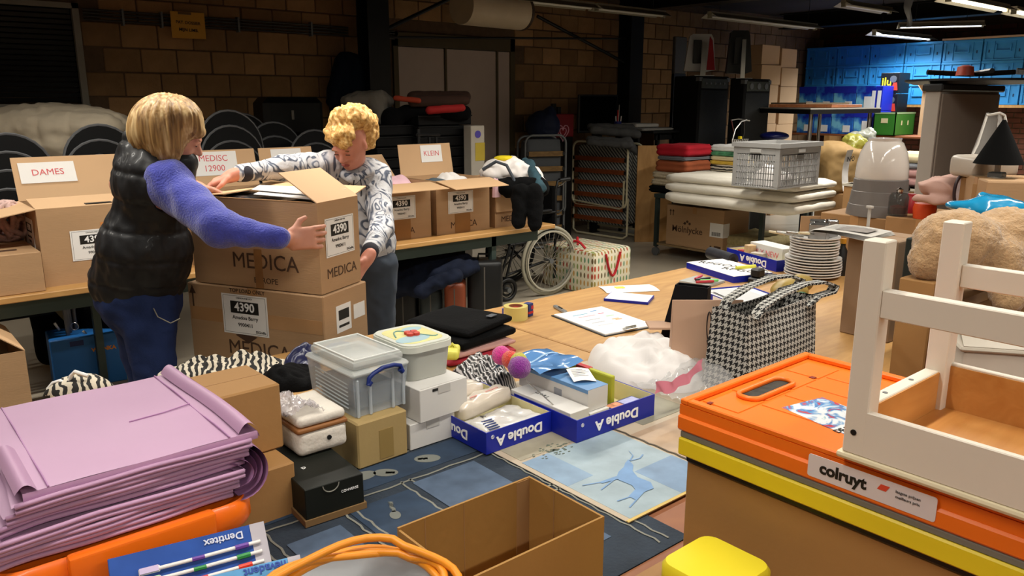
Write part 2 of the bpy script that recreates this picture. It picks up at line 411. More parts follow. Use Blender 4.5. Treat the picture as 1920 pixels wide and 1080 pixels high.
def fit(n, r, l, z):
    """near corner, lengths towards the right and left corners and the turn, of a box standing on height z"""
    N_ = G(*n, z); wx = wy = None; rz = 0
    if r: q = G(*r, z)-N_; wx = q.length; rz = math.atan2(q.y, q.x)
    if l: q = G(*l, z)-N_; wy = q.length
    if not r: rz = math.atan2(q.y, q.x)-PI/2
    return N_, wx, wy, rz
def zat(p, v):
    lo, hi = -1, 4; d = p[0]*ax+p[1]*ay
    for _ in range(40):
        m_ = (lo+hi)/2; dd = d*CT-(m_-CAMH)*ST; vv = 540-FPX*(d*ST+(m_-CAMH)*CT)/dd
        if vv > v: lo = m_
        else: hi = m_
    return lo
# ================================================================ STRUCTURE
RNG = random.Random(3)
FLOORM = mat('concrete_floor', 'b3a997', .35, var=.12, vs=1.2, bump=.05, bs=30)
MORTAR = mat('mortar', '5d4936', .9, var=.2, vs=20, bump=.4, bs=60)
BLOCK = mat('sandstone_block', '97744f', .9, var=.22, vs=6, bump=.6, bs=45, rnd=.3)
DARKC = mat('dark_ceiling', '2c2826', .9, var=.2, vs=2)
WALLP = mat('side_wall_plaster', '6d5a48', .9, var=.15, vs=3)
XL, XR, YB, YW, ZC = -1.6, 13.45, -2.6, 7.43, 2.95
b = MB(); b.box(XL, XR, YB, YW, -.05, 0); struct('floor', b, FLOORM)
b = MB(); b.box(XL, XR, YB, YW+.1, ZC, ZC+.05); struct('ceiling', b, DARKC)
b = MB(); b.box(XL-.1, XL, YB, YW, 0, ZC); struct('wall_left', b, WALLP)
b = MB(); b.box(XL, XR, YB-.1, YB, 0, ZC); struct('wall_front', b, WALLP)
b = MB(); b.box(XR, XR+.1, YB, YW, 0, ZC); wr = struct('wall_right', b, MORTAR)
DX0, DX1, DZ = 4.66, 6.34, 2.33; WX0, WX1, WZ0, WZ1 = .55, 1.70, 1.60, 2.36
b = MB()
b.box(XL, WX0, YW, YW+.1, 0, ZC); b.box(WX0, WX1, YW, YW+.1, 0, WZ0); b.box(WX0, WX1, YW, YW+.1, WZ1, ZC)
b.box(WX1, DX0, YW, YW+.1, 0, ZC); b.box(DX0, DX1, YW, YW+.1, DZ, ZC); b.box(DX1, XR, YW, YW+.1, 0, ZC)
wb = struct('wall_back', b, MORTAR)
blk = MB(); blk.box(-.144, .144, -.012, .015, -.094, .094, bev=.006); BM = mesh('brick', blk, BLOCK)
count = 0; rest = MB()
for k in range(14):
    z = .06+.2*k+.1; off = (k % 2)*.15
    for i in range(52):
        x = XL+.15+off+.3*i
        if x > XR-.1: continue
        if WX0-.14 < x < WX1+.14 and WZ0-.09 < z < WZ1+.09: continue
        if DX0-.12 < x < DX1+.12 and z < DZ+.05: continue
        if 1.2 < z < 2.6 and 1.0 < x < 11.6 and count < 290:
            o = bpy.data.objects.new('brick', BM); COL.objects.link(o); o.parent = wb; o.location = (x+RNG.uniform(-.004, .004), YW-.001, z); o.rotation_euler = (RNG.uniform(-.012, .012), 0, RNG.uniform(-.008, .008)); count += 1
        elif x > .0: rest.box(x-.144, x+.144, YW-.013, YW+.01, z-.094, z+.094)
tag(ob('brickwork', rest, BLOCK, wb), kind='stuff')
# the right-hand wall carries red brick above the racks
rb = MB(); RB = mat('red_brick', '7a4a38', .9, var=.2, vs=8, rnd=.2)
for k in range(36):
    for i in range(46):
        y = 7.3-i*.22-(k % 2)*.11
        if y < 1.5: continue
        rb.box(XR-.012, XR+.01, y-.1, y+.1, .04+.075*k, .04+.075*k+.062)
tag(ob('brickwork', rb, RB, wr), kind='stuff')
# window with a dark roller shutter
FRG = mat('frame_grey', '8a857b', .6, var=.1)
b = MB(); b.box(WX1-.05, WX1, YW-.03, YW+.02, WZ0-.03, WZ1+.03); b.box(WX0, WX1, YW-.03, YW+.02, WZ1-.01, WZ1+.03); b.box(WX0, WX1, YW-.05, YW+.02, WZ0-.04, WZ0)
win = struct('window_1', b, FRG)
b = MB(); b.box(-.55, .55, -.006, .006, -.018, .018, bev=.004); SL = mesh('slat', b, mat('shutter_black', '141617', .35, var=.3, vs=4))
for i in range(18):
    o = bpy.data.objects.new('slat', SL); COL.objects.link(o); o.parent = win; o.location = ((WX0+WX1)/2-.03, YW+.02, WZ0+.03+i*.041); o.rotation_euler = (.3, 0, 0)
b = MB(); b.box(WX0, WX1, YW+.06, YW+.07, WZ0, WZ1); ob('pane', b, mat('night_glass', '050607', .1, var=0), win)
# double door
OLV = mat('olive_frame', '4e4229', .6, var=.1); DOORW = mat('door_white', 'b3a297', .5, var=.03)
b = MB(); b.box(DX0, DX0+.06, YW-.03, YW+.08, 0, DZ); b.box(DX1-.07, DX1, YW-.03, YW+.08, 0, DZ); b.box(DX0, DX1, YW-.03, YW+.08, 2.19, DZ); b.box(5.322, 5.345, YW-.035, YW+.02, 0, 2.19); b.box(6.06, 6.085, YW-.03, YW+.02, 0, 2.19)
dr = struct('door_1', b, OLV)
for x0, x1, nm in ((4.72, 5.32, 'door_leaf'), (5.345, 6.06, 'door_leaf'), (6.085, 6.27, 'side_panel')):
    b = MB(); b.box(x0, x1, YW-.015, YW+.03, .01, 2.185, bev=.004); l_ = ob(nm, b, DOORW, dr)
b = MB(); b.cyl((5.40, YW-.02, 1.03), (5.40, YW-.07, 1.03), .009); b.cyl((5.40, YW-.07, 1.03), (5.52, YW-.07, 1.03), .009); ob('door_handle', b, STEEL, dr)
# steel columns, beams and braces
b = MB()
for x0, x1 in ((4.13, 4.37), (7.93, 8.17)):
    m_ = (x0+x1)/2; b = MB(); b.box(x0, x1, 7.0, 7.012, 0, ZC); b.box(x0, x1, 7.2, 7.212, 0, ZC); b.box(m_-.01, m_+.01, 7.012, 7.2, 0, ZC)
    b.box(x0-.03, x1+.03, 6.97, 7.24, 0, .02); struct('trim_1' if x0 < 5 else 'trim_2', b, BLACKM)
for n_, (x0, y0, y1) in enumerate(((4.1, YB, 7.2), (7.9, YB, 7.2), (11.6, YB, 7.2))):
    b = MB(); b.box(x0, x0+.26, y0, y1, 2.72, 2.735); b.box(x0, x0+.26, y0, y1, 2.93, 2.945); b.box(x0+.12, x0+.14, y0, y1, 2.735, 2.93); struct('trim_%d' % (n_+3), b, BLACKM)
b = MB(); b.tube([(4.4, 7.1, 2.32), (5.3, 7.1, 2.72)], .02); b.tube([(4.35, 7.05, 2.24), (5.6, 7.2, 2.30), (7.95, 7.1, 2.40)], .012); b.tube([(6.6, 7.3, 2.6), (7.95, 7.1, 2.1)], .02); struct('trim_6', b, BLACKM)
# cable conduits clipped to the wall
for i in range(4):
    b = MB(); b.tube([(1.72, 7.37, 2.345-.026*i), (4.12, 7.37, 2.335-.026*i)], .009, 6); b.tube([(4.36, 7.37, 2.334-.026*i), (4.66, 7.37, 2.333-.026*i)], .009, 6)
    if i == 0: cdt = struct('trim_7', b, mat('dark_conduit', '2a2725', .5))
    else: ob('conduit', b, MATS['dark_conduit'], cdt)
for x in (2.02, 2.33, 3.0, 3.72):
    b = MB(); b.box(x-.008, x+.008, 7.352, 7.41, 2.235, 2.365); ob('conduit_clip', b, GREYM, cdt)
b = MB(); b.box(2.395, 2.685, 7.335, 7.338, 2.155, 2.375)
sg = tag(ob('paper_sign', b, mat('amber_paper', 'd29a3a', .7, var=.03)), 'amber paper sign with handwritten black capitals, taped over the wall conduits', 'sign')
text(sg, 'PAT. DOSSIER', (2.54, 7.333, 2.285), .034, INK, 'f', rz=-.03, bold=.02); text(sg, 'MIJN LIMB.', (2.54, 7.333, 2.225), .036, INK, 'f', rz=-.03, bold=.02)
b = MB(); b.box(2.46, 2.57, 7.33, 7.336, 2.352, 2.372); ob('tape_strip', b, mat('brown_tape', '6a4a2a', .4), sg)

# pale drum shaped unit high on the wall
t = thing('air_drum', 'pale cream horizontal drum unit hanging under the beam above the double door', 'heater', (0, 0, 0))
p0, p1 = D(865, 15, 7.9), D(975, 22, 8.5); p1.z = p0.z = 2.50
t.location = p0; q = p1-p0; b = MB(); b.tube([(0, 0, 0), tuple(q)], .17, 28); ob('drum', b, mat('cream_enamel', 'b9a98f', .5), t, smooth=40)
b = MB(); b.tube([(0, 0, .17), (0, 0, .4)], .01, 6); b.tube([(q.x, q.y, .17), (q.x, q.y, .4)], .01, 6); ob('hanger', b, BLACKM, t)
b = MB(); b.tube([tuple(q*.999), tuple(q*1.04)], .175, 28); ob('end_ring', b, mat('brown_ring', '3a2a1c', .6), t, smooth=40)

# ---------------------------------------------------------------- ceiling lamps
REFL = mat('reflector_white', 'c9c3b2', .45, var=.04); REFD = mat('reflector_aged', '8f8873', .5, var=.08)
TUBE = mat('tube_glow', 'fff4dc', .5, var=0, emit=9); TUBEC = mat('tube_glow_cool', 'dfe9ff', .5, var=0, emit=9); TUBEOFF = mat('tube_off', 'd5d2c8', .3, var=0)
def fixture(x, y, z, ln, lab, lit=True, rz=0, cool=False, group=None, m=None):
    t = thing('ceiling_lamp', lab, 'lamp', (x, y, z), rz, group); b = MB()
    b.box(0, ln, -.03, .03, .03, .07); b.sheet([(0, -.03, .05), (ln, -.03, .05), (ln, -.12, 0), (0, -.12, 0)], .003); b.sheet([(0, .12, 0), (ln, .12, 0), (ln, .03, .05), (0, .03, .05)], .003)
    ob('reflector', b, m or (REFL if lit else REFD), t)
    b = MB(); b.tube([(.02, 0, .012), (ln-.02, 0, .012)], .013, 8); ob('tube', b, (TUBEC if cool else TUBE) if lit else TUBEOFF, t, smooth=60)
    b = MB(); b.box(0, .025, -.025, .025, -.01, .04); b.box(ln-.025, ln, -.025, .025, -.01, .04); ob('socket', b, REFD, t)
    b = MB(); b.tube([(.2, 0, .06), (.2, 0, ZC-z)], .004, 5); b.tube([(ln-.2, 0, .06), (ln-.2, 0, ZC-z)], .004, 5); ob('hanger', b, BLACKM, t); return t
for i, (x, y, p) in enumerate(LIT):
    if 3 < y < 4 and x > 6:
        fixture(x, y, TUBE_Z, 1.45, ['warm lit fluorescent lamp nearest the camera at the upper right corner', 'warm lit fluorescent lamp second in the upper right row', 'warm lit fluorescent lamp at the far end of the upper right row'][[6.35, 8.0, 9.65].index(x)], group='lit fluorescent row')
    elif y > 4: fixture(x, y, TUBE_Z, 1.45, 'added unseen fluorescent lamp over the chair stacks, %s' % ('left one' if x < 0 else 'right one'), group='added unseen lamps over the chair stacks')  # out-of-view fixtures added for the light on the duvet
    elif y > 3: fixture(x, y, TUBE_Z, 1.45, 'lit fluorescent lamp over the sorting aisle, %s from the left' % ['first', 'second', 'third', 'fourth'][[-.25, 1.4, 3.05, 4.7].index(x)], group='lit lamps over the aisle')
    elif y > 0: fixture(x, y, TUBE_Z, 1.45, 'lit fluorescent lamp over the front tables, %s from the left' % ['first', 'second', 'third', 'fourth'][[-.9, .75, 2.4, 4.05].index(x)], group='lit lamps over the front tables')
    else: fixture(x, y, TUBE_Z, 1.45, 'lit fluorescent lamp behind the camera, %s from the left' % ['first', 'second', 'third'][[-1.2, .6, 2.4].index(x)], group='lit lamps behind the camera')
fixture(11.5, 4.2, 2.56, 1.0, 'bluish lit fluorescent lamp over the blue crates, the nearer of two', True, 2.16, True)
fixture(11.25, 5.5, 2.52, 1.6, 'bluish lit fluorescent lamp over the blue crates, the farther of two', True, -.05, True)
fixture(5.35, 6.3, 2.585, 1.15, 'unlit aged fluorescent lamp right of the cream drum, nearer end of the row', False); fixture(6.55, 6.3, 2.585, 1.15, 'unlit aged fluorescent lamp in front of the second black column', False)
fixture(8.1, 5.95, 2.58, 2.4, 'long unlit aged fluorescent lamp above the black loudspeakers', False)
fixture(9.4, 5.0, 2.72, 1.2, 'short pale unlit lamp between two dark ceiling beams', False)
# torn plastic hanging from the lamp row
b = MB(); p = G(1712, 0, 2.75)
q0 = D(1702, 52, 9.4); b.grid(lambda u, v: (q0.x+(u-.5)*.16*(1-v*.9)+.02*math.sin(v*9), q0.y+(u-.5)*-.05*(1-v)+.03*math.sin(u*7+v*4), q0.z+.42*(1-v)), 6, 10)
tag(ob('plastic_rag', b, mat('torn_plastic', 'aeb2b8', .3, alpha=.6), smooth=180), 'torn strip of whitish plastic dangling from the ceiling by the lit lamps', 'plastic')

# ================================================================ LEFT TABLE WITH CARTONS
def trestle(name, label, x0, x1, y0, y1, m, z=.75, th=.03, legs=None, legm=None):
    t = thing(name, label, 'table', (x0, y0, 0)); b = MB(); b.box(0, x1-x0, 0, y1-y0, z-th, z, bev=.004); ob('tabletop', b, m, t)
    L_, D_ = x1-x0, y1-y0
    for yy in (.06, D_-.09): b = MB(); b.box(.12, L_-.12, yy, yy+.03, z-th-.08, z-th); ob('apron', b, legm or GREYM, t)
    for lx in (legs or (.15, L_-.2)):
        for ly in (.06, D_-.1):
            b = MB(); b.box(lx, lx+.04, ly, ly+.04, 0, z-th); ob('leg', b, legm or GREYM, t)
    return t
TEAL = mat('teal_grey_steel', '3c4a46', .5, metal=.3)
trestle('work_table', 'long beech topped table in front of the stacked chairs, carrying opened cartons', -1.2, 3.95, 4.155, 4.95, WOOD, legs=(.1, 2.2, 4.6), legm=TEAL)
Z = .75
def LX(u): return W(u, 450, 1, 4.3).x
def handpaper(par, lines, c, w_, h_, mtx):
    b = MB(); b.box(-w_/2, w_/2, -h_/2, h_/2, 0, .001); o = ob('paper_note', b, PAPER, par); o.matrix_local = mtx @ Matrix.Translation(c)
    for i, s in enumerate(lines): text(o, s, (0, (len(lines)/2-.5-i)*h_*.42, .0015), h_*(.42 if len(lines) == 1 else .36), REDINK, 't', rz=RNG.uniform(-.04, .03), name='handwriting')
# DAMES
c = carton('opened_carton', 'opened carton at far left with a white note reading DAMES on its raised flap', 'box', (.694, 4.27, Z), .56, .42, .375, opened=True, flaps={'l': 100, 'b': 28}, fl=.24, group='opened cartons on the long table')
b = MB(); b.sheet([(0, 0, .375), (.56, 0, .375), (.555, .25, .40), (.005, .25, .40)], .004); fl_ = ob('flap', b, CARD2, c)
b = MB(); b.box(.22, .34, .02, .055, .381, .3845, bev=.001); ob('hand_hole', b, BLACK, c)
FB = Matrix.Translation((.28, .42, .375)) @ Matrix.Rotation(PI/2-math.radians(28), 4, 'X')
handpaper(c, ['DAMES'], (-.12, .15, .004), .26, .115, FB)
label4390(c, 'f', .235, .185); label4390(c, 'l', .22, .24, detail=False)
text(c, 'MEDICA', (.32, -.001, .085), .062, BROWNINK, 'f'); text(c, 'EUROPE', (.32, -.001, .038), .026, BROWNINK, 'f')
b = MB(); b.box(.27, .33, -.001, 0, .26, .29); ob('tape_piece', b, mat('orange_tape', 'c98244', .5), c)
b = MB(); b.box(.34, .40, -.001, 0, .29, .36); ob('sticker', b, PAPER, c)
cloth('folded_garment', 'dark clothes packed in the carton with the DAMES note', 'clothes', (.97, 4.5, Z+.02), .5, .36, .28, mat('charcoal_cloth', '2f2f33', .9), seed=4, r=.04)
# low carton at the far left edge
c = carton('low_carton', 'closed low carton on the table at the left edge of the picture', 'box', (.10, 4.19, Z), .58, .5, .19)
b = MB(); b.box(.42, .5, .1, .13, .1905, .193); ob('torn_strip', b, BROWNINK, c)
c2 = carton('opened_carton', 'open carton of wool behind the low carton at the left edge', 'box', (-.02, 4.2, Z), .06, .06, .06)   # placeholder, removed below
for ch in list(c2.children): bpy.data.objects.remove(ch)
bpy.data.objects.remove(c2)
def yarn(name, label, p, r, m, seed=0):
    b = MB(); rr = random.Random(seed)
    for k in range(16):
        a, e = rr.uniform(0, PI), rr.uniform(0, PI); Mx = Euler((a, e, 0)).to_matrix(); R_ = r*rr.uniform(.82, 1)
        b.tube([Mx @ Vector((math.cos(t*PI/9)*R_, math.sin(t*PI/9)*R_, rr.uniform(-.1, .1)*r)) for t in range(18)], r*.14, 5, closed=True)
    return tag(ob(name, b, m, None, (p[0], p[1], p[2]+r), smooth=180), label, 'yarn')
yarn('yarn_ball', 'striped pink and grey ball of wool at the left edge behind the red hat', (.62, 4.62, Z+.19), .10, mat('pink_wool', 'c9a8a0', .9, var=.35, vs=30), 1)
yarn('yarn_ball', 'small grey ball of wool at the left edge on the low carton', (.24, 4.30, Z+.19), .05, mat('grey_wool', '77797d', .9, var=.2, vs=30), 2)
b = MB(); b.lathe([(.10, 0), (.105, .03), (.095, .07), (.06, .105), (.0, .12)], 24); tag(ob('red_hat', b, mat('red_felt', 'c41a1a', .8), None, (.45, 4.47, Z+.19), smooth=60), 'bright red knitted hat on the low carton at the left edge', 'hat')
# cartons along the table; note flaps up at the back
def lcarton(label, x0, x1, h, lab, note=None, fang=100, bang=25, y0=4.30, **k):
    c = carton('opened_carton', label, 'box', (x0, y0, Z), x1-x0, .42, h, opened=True, flaps={'f': fang, 'b': bang}, fl=.22, group='opened cartons on the long table')
    if lab: label4390(c, 'f', lab, h*.58, .21, .148)
    return c
c = lcarton('opened carton behind the first woman, its raised flap carrying a two line note', 1.42, 1.98, .375, None, bang=12)
handpaper(c, ['MEDISC', '12900'], (.02, .14, .004), .28, .14, Matrix.Translation((.28, .42, .375)) @ Matrix.Rotation(PI/2-math.radians(12), 4, 'X'))
cloth('folded_garment', 'grey clothes in the carton behind the first woman', 'clothes', (1.7, 4.51, Z+.02), .5, .36, .3, mat('grey_cloth', '55585e', .9), seed=5, r=.04)
c = lcarton('opened carton behind the stretched sleeve, its flap note partly hidden', 2.0, 2.36, .375, None, bang=12)
handpaper(c, ['JO'], (0, .15, .004), .2, .12, Matrix.Translation((.18, .42, .375)) @ Matrix.Rotation(PI/2-math.radians(12), 4, 'X'))
cloth('folded_garment', 'dark clothes in the carton behind the stretched sleeve', 'clothes', (2.18, 4.51, Z+.02), .3, .36, .3, MATS['charcoal_cloth'], seed=6, r=.04)
c = lcarton('opened carton of baby clothes beside the second woman, label 4390 in front', 2.42, 2.955, .36, .31, fang=97, bang=48)
b = MB(); b.box(-.11, .11, -.05, .05, .0, .0008); o = ob('paper_note', b, PAPER, c); o.matrix_local = Matrix.Translation((.30, .42, .36)) @ Matrix.Rotation(PI/2-math.radians(48), 4, 'X') @ Matrix.Translation((-.02, .15, .004))
text(c, 'MEDICA', (.30, -.001, .055), .058, BROWNINK, 'f'); b = MB(); b.box(.255, .375, -.0016, 0, .0, .14); ob('tape', b, mat('brown_tape2', '94683a', .4), c)
c = lcarton('opened carton with a raised flap note reading KLEIN, middle of the right group', 3.0, 3.45, .36, .20, fang=100, bang=10)
handpaper(c, ['KLEIN'], (.05, .15, .004), .18, .12, Matrix.Translation((.225, .42, .36)) @ Matrix.Rotation(PI/2-math.radians(10), 4, 'X'))
text(c, 'MEDICA', (.225, -.001, .055), .062, BROWNINK, 'f'); b = MB(); b.box(.15, .28, -.0016, 0, 0, .13); ob('tape', b, MATS['brown_tape2'], c)
c = lcarton('carton at the right end of the long table under the draped coats', 3.5, 3.92, .33, .20, fang=178, bang=100)
text(c, 'MEDICA', (.16, -.001, .055), .058, BROWNINK, 'f')
# clothes showing in those cartons
PINKH = mat('hot_pink_cloth', 'd41f86', .8); WHT = mat('white_cloth', 'e6e0dc', .85, var=.04, bump=.15, bs=20); PALEP = mat('pale_pink_cloth', 'dcb4bd', .85); OLIV = mat('olive_knit', '8c8a4a', .9, var=.3, vs=60)
def lump(name, label, cat, p, w_, d, h, m, seed=0, group=None, rag=.35, ns=6, rz=0):
    return tag(ob(name, heap(w_, d, h, seed, ns=ns, rag=rag), m, None, p, (0, 0, rz), smooth=180), label, cat, group)
for i, (x, y, w_, d, h, m, lb) in enumerate([(2.52, 4.40, .2, .2, .06, OLIV, 'olive knitted baby garment in the carton beside the second woman'), (2.66, 4.38, .28, .14, .055, PINKH, 'hot pink baby garment at the front of the carton beside the second woman'),
        (2.66, 4.56, .28, .22, .08, WHT, 'white baby garment with pink bow in the carton beside the second woman'), (2.84, 4.52, .24, .22, .085, PALEP, 'pale pink frilled baby garment in the carton beside the second woman'),
        (3.12, 4.48, .2, .24, .06, mat('slate_cloth', '4a565e', .9), 'slate garment lying in the KLEIN carton'), (3.28, 4.50, .26, .26, .08, WHT, 'white garment lying in the KLEIN carton')]):
    lump('baby_garment', lb, 'clothes', (x, y, Z+.30), w_, d, h, m, seed=i+3)
for x in (2.69, 3.22): cloth('folded_garment', 'folded white linen filling the carton %s' % ('beside the second woman' if x < 3 else 'with the KLEIN note'), 'clothes', (x, 4.51, Z+.006), .42, .38, .296, WHT, seed=int(x*9), r=.03)
lump('pink_sock', 'pink child sock hanging over the gap between the right cartons', 'sock', (3.50, 4.285, Z+.22), .07, .04, .14, PALEP, 2)
# draped coats and white bundle at the right end
cc = R(C(965, 345, 5.95))
def blob(name, label, cat, prims, m, res=.012, ns=14, amp=.012, group=None, org=None):
    o_ = org or R(prims[0][1]); t = None
    V = sdf_ob(name, prims, res, m, None, disp=lambda v, n_: amp*(noise.noise(Vector(v)*ns)+.5*noise.noise(Vector(v)*ns*2.3)), org=o_); V.location = o_
    return tag(V, label, cat, group)
blob('white_bundle', 'bulging white laundry bundle with a dark strap at the right end of the long table', 'bundle', [('e', C(955, 322, 5.75), (.17, .14, .10), None, .03), ('e', C(925, 325, 5.7), (.10, .12, .08), None, .04), ('c', C(1000, 325, 5.7), C(1022, 345, 5.65), .045, .03, .03)], WHT, amp=.025, ns=11)
b = MB(); b.tube([C(905, 318, 5.6), C(930, 303, 5.58), C(950, 310, 5.55), C(963, 335, 5.52), C(968, 352, 5.5)], .012, 6)
b.v = [tuple(R(v)) for v in b.v]; tag(ob('dark_strap', b, mat('slate_strap', '3c424a', .8)), 'dark slate strap slung over the white bundle', 'strap')
blob('baseball_cap', 'yellow cap lying on top of the white bundle', 'cap', [('e', C(948, 297, 5.75), (.085, .07, .022), None, .02)], mat('yellow_cloth', 'e0c818', .8), amp=.004)
blob('green_scarf', 'dark green and navy scarf draped over the right of the white bundle', 'scarf', [('c', C(992, 310, 5.75), C(1012, 352, 5.5), .035, .045, .03), ('c', C(985, 302, 5.8), C(992, 310, 5.75), .03, .035, .03)], mat('green_navy_cloth', '24404a', .85, var=.5, vs=10))
blob('black_trousers', 'pair of black trousers hanging over the right end of the long table', 'trousers', [('c', C(955, 352, 5.55), C(1010, 352, 5.55), .07, .07, .04), ('c', C(975, 360, 5.42), C(972, 418, 5.38), .06, .045, .03), ('c', C(1003, 360, 5.42), C(1003, 420, 5.38), .06, .048, .02), ('c', C(925, 345, 5.6), C(950, 350, 5.55), .04, .06, .03)], BLACKC)
# below the long table
c = carton('arrow_carton', 'carton with two up arrows on the floor under the left end of the long table', 'box', (0, 0, 0), .58, .5, .56, opened=True, flaps={'l': 60, 'r': -50}, fl=.25)
c.location = (-.06, 3.90, 0)
b = MB()
for x in (.43, .49):
    b.box(x-.006, x+.006, -.002, 0, .14, .22); b.prism([(x-.018, .20), (x+.018, .20), (x, .235)], 0, .002, Matrix(((1, 0, 0, 0), (0, 0, -1, 0), (0, 1, 0, 0), (0, 0, 0, 1))))
for q in ((.395, .40, .12, .26), (.525, .53, .12, .26), (.395, .53, .12, .125), (.395, .53, .255, .26)): b.box(q[0], q[1], -.002, 0, q[2], q[3])
ob('printed_arrows', b, BROWNINK, c)
cloth('folded_garment', 'dark clothes inside the carton with two up arrows', 'clothes', (.22, 4.13, .01), .5, .42, .46, MATS['charcoal_cloth'], seed=8, r=.05)
o = D(165, 610, 4.6); t = thing('black_holdall', 'large black holdall with metal buckles under the long table', 'bag', (o.x, o.y, 0))
V = sdf_ob('bag_body', [('b', C(170, 612, 4.7), (.30, .17, .22), None, .09, .02)], .016, BLACKC, t, disp=lambda v, n_: .012*noise.noise(Vector(v)*9))
for u, v, a in ((107, 612, -.4), (161, 627, -.5), (180, 578, -.9)):
    q = R(C(u, v, 4.42))-t.location; b = MB(); b.box(-.008, .008, -.004, .004, -.028, .028, bev=.003); ob('buckle', b, STEEL, t, q, (0, a, 0))
q = R(C(140, 612, 4.41))-t.location; b = MB(); b.tube([(math.cos(i*PI/6)*.022, 0, math.sin(i*PI/6)*.022) for i in range(12)], .003, 6, closed=True); ob('ring', b, STEEL, t, q, (0, 0, -.7))
b = MB(); b.sheet([(0, 0, 0), (.06, 0, .01), (.10, 0, -.12), (.098, 0, -.121)], .004); ob('leather_tag', b, mat('olive_leather', '6a6448', .6), t, R(C(92, 572, 4.40))-t.location, (0, 0, -.7))
BLUEBOX = mat('bright_blue_card', '1f6bb5', .5, var=.05)
N_, wx, wy, rz = fit((118, 775), (236, 748), None, 0.0)
t = thing('blue_box', 'bright blue box with orange lettering under the black holdall', 'box', (D(122, 720, 4.3).x, D(122, 720, 4.3).y, 0), math.radians(-6)); b = MB(); b.box(-.05, .48, 0, .26, 0, zat(D(122, 720, 4.3), 688), bev=.006); ob('body', b, BLUEBOX, t); hz = zat(D(122, 720, 4.3), 688)
for x in (.05, .33):
    b = MB(); b.box(x, x+.07, -.002, 0, hz-.05, hz-.02); ob('printed_patch', b, mat('navy_print', '0f2a6b', .5), t)
text(t, 'WONKA', (.22, -.001, hz-.09), .032, mat('orange_ink', 'e08a1c', .6), 'f', bold=.04)
ZEB = mat('zebra_cloth', 'cdbfa6', .8, var=0); N, L, bs_ = nodes(ZEB); tc = N.new('ShaderNodeTexCoord'); wv = N.new('ShaderNodeTexWave'); wv.inputs['Scale'].default_value = 15; wv.inputs['Distortion'].default_value = 7; wv.inputs['Detail'].default_value = 2; wv.inputs['Detail Scale'].default_value = 1.5
L.new(tc.outputs['Object'], wv.inputs[0]); r_ = ramp(N, [(.0, '1c1a19'), (.5, 'd2c8b4')], True); L.new(wv.outputs['Fac'], r_.inputs[0]); L.new(r_.outputs[0], bs_.inputs['Base Color'])
# suitcases and garments under the right half
def suitcase(label, u0, u1, vt, d, m, ht=None, dp=.2):
    p0, p1 = R(CZ(u0, .2, d)), R(CZ(u1, .2, d)); q = p1-p0; ln = math.hypot(q.x, q.y); t = thing('suitcase', label, 'suitcase', (p0.x, p0.y, 0), math.atan2(q.y, q.x))
    h = zat(p0, vt); b = MB(); b.box(0, ln, 0, dp, .01, h, bev=min(.035, ln/4), seg=3); ob('shell', b, m, t, smooth=40)
    b = MB(); b.tube([(ln*.3, dp/2, h), (ln*.32, dp/2, h+.035), (ln*.68, dp/2, h+.035), (ln*.7, dp/2, h)], .008, 6); ob('handle', b, BLACK, t)
    b = MB(); b.box(-.001, ln+.001, dp/2-.005, dp/2+.005, .03, h-.03); b.box(ln/2-.004, ln/2+.004, -.002, .0, .03, h-.04); ob('zip', b, mat('zip_grey', '55504a', .5), t)
    for x in (.03, ln-.05): b = MB(); b.box(x, x+.02, .02, dp-.02, 0, .02); ob('foot', b, BLACK, t)
    return t
suitcase('brown leather suitcase upright under the table behind the second woman', 683, 727, 563, 5.3, mat('brown_leather', '6e3c22', .5))
suitcase('black suitcase under the table between two brown suitcases', 728, 783, 545, 5.35, BLACK)
suitcase('dark slate suitcase left of the chestnut suitcase', 786, 829, 553, 5.3, mat('slate_case', '2b3334', .5))
suitcase('chestnut brown suitcase with a pale vertical seam', 833, 872, 540, 5.2, mat('chestnut_leather', '7b3a20', .45))
suitcase('large black trolley case next to the wheelchair wheel', 876, 942, 497, 5.35, BLACKM)
NAVY = mat('navy_denim', '121828', .85, var=.3, vs=12, bump=.2, bs=60)
blob('jeans_pile', 'heap of dark navy jeans and jackets under the long table', 'clothes', [('e', C(745, 525, 5.3), (.30, .2, .12), None, .05), ('e', C(820, 500, 5.35), (.28, .2, .10), None, .05), ('c', C(790, 545, 5.05), C(855, 518, 5.1), .05, .05, .04), ('e', C(720, 505, 5.4), (.2, .2, .12), None, .05)], NAVY, ns=9, amp=.03, res=.016)
# ================================================================ BEHIND THE LONG TABLE
DUV = mat('ecru_duvet', 'cbbda6', .9, var=.05, bump=.1, bs=12)
def duv(v, n_):
    v = Vector(v); return .025*noise.noise(v*3.5)-.020*max(0, 1-abs(noise.noise(v*2.2+Vector((3, 1, 0))))*6)**2
blob('duvet', '', 'duvet', [('e', C(100, 237, 5.9), (.52, .3, .17), None, .05), ('e', C(190, 237, 5.9), (.22, .28, .11), None, .08), ('e', C(-10, 247, 5.9), (.4, .3, .14), None, .08), ('e', C(115, 275, 5.8), (.25, .2, .11), None, .06)], DUV, res=.018)
d_ = bpy.data.objects['duvet']; tag(d_, 'puffy ecru duvet heaped on the stacked black chairs at the left', 'duvet'); 
me = d_.data; cs = np.empty(len(me.vertices)*3); me.vertices.foreach_get('co', cs); cs = cs.reshape(-1, 3)
me.vertices.foreach_set('co', np.array([c+np.array(Vector(c).normalized())*duv(c, 0) for c in cs]).ravel()); me.update()
CHB = mat('chair_black', '09090a', .6, var=.1); CHR = mat('chair_rim', '6d6e70', .35, metal=.4)
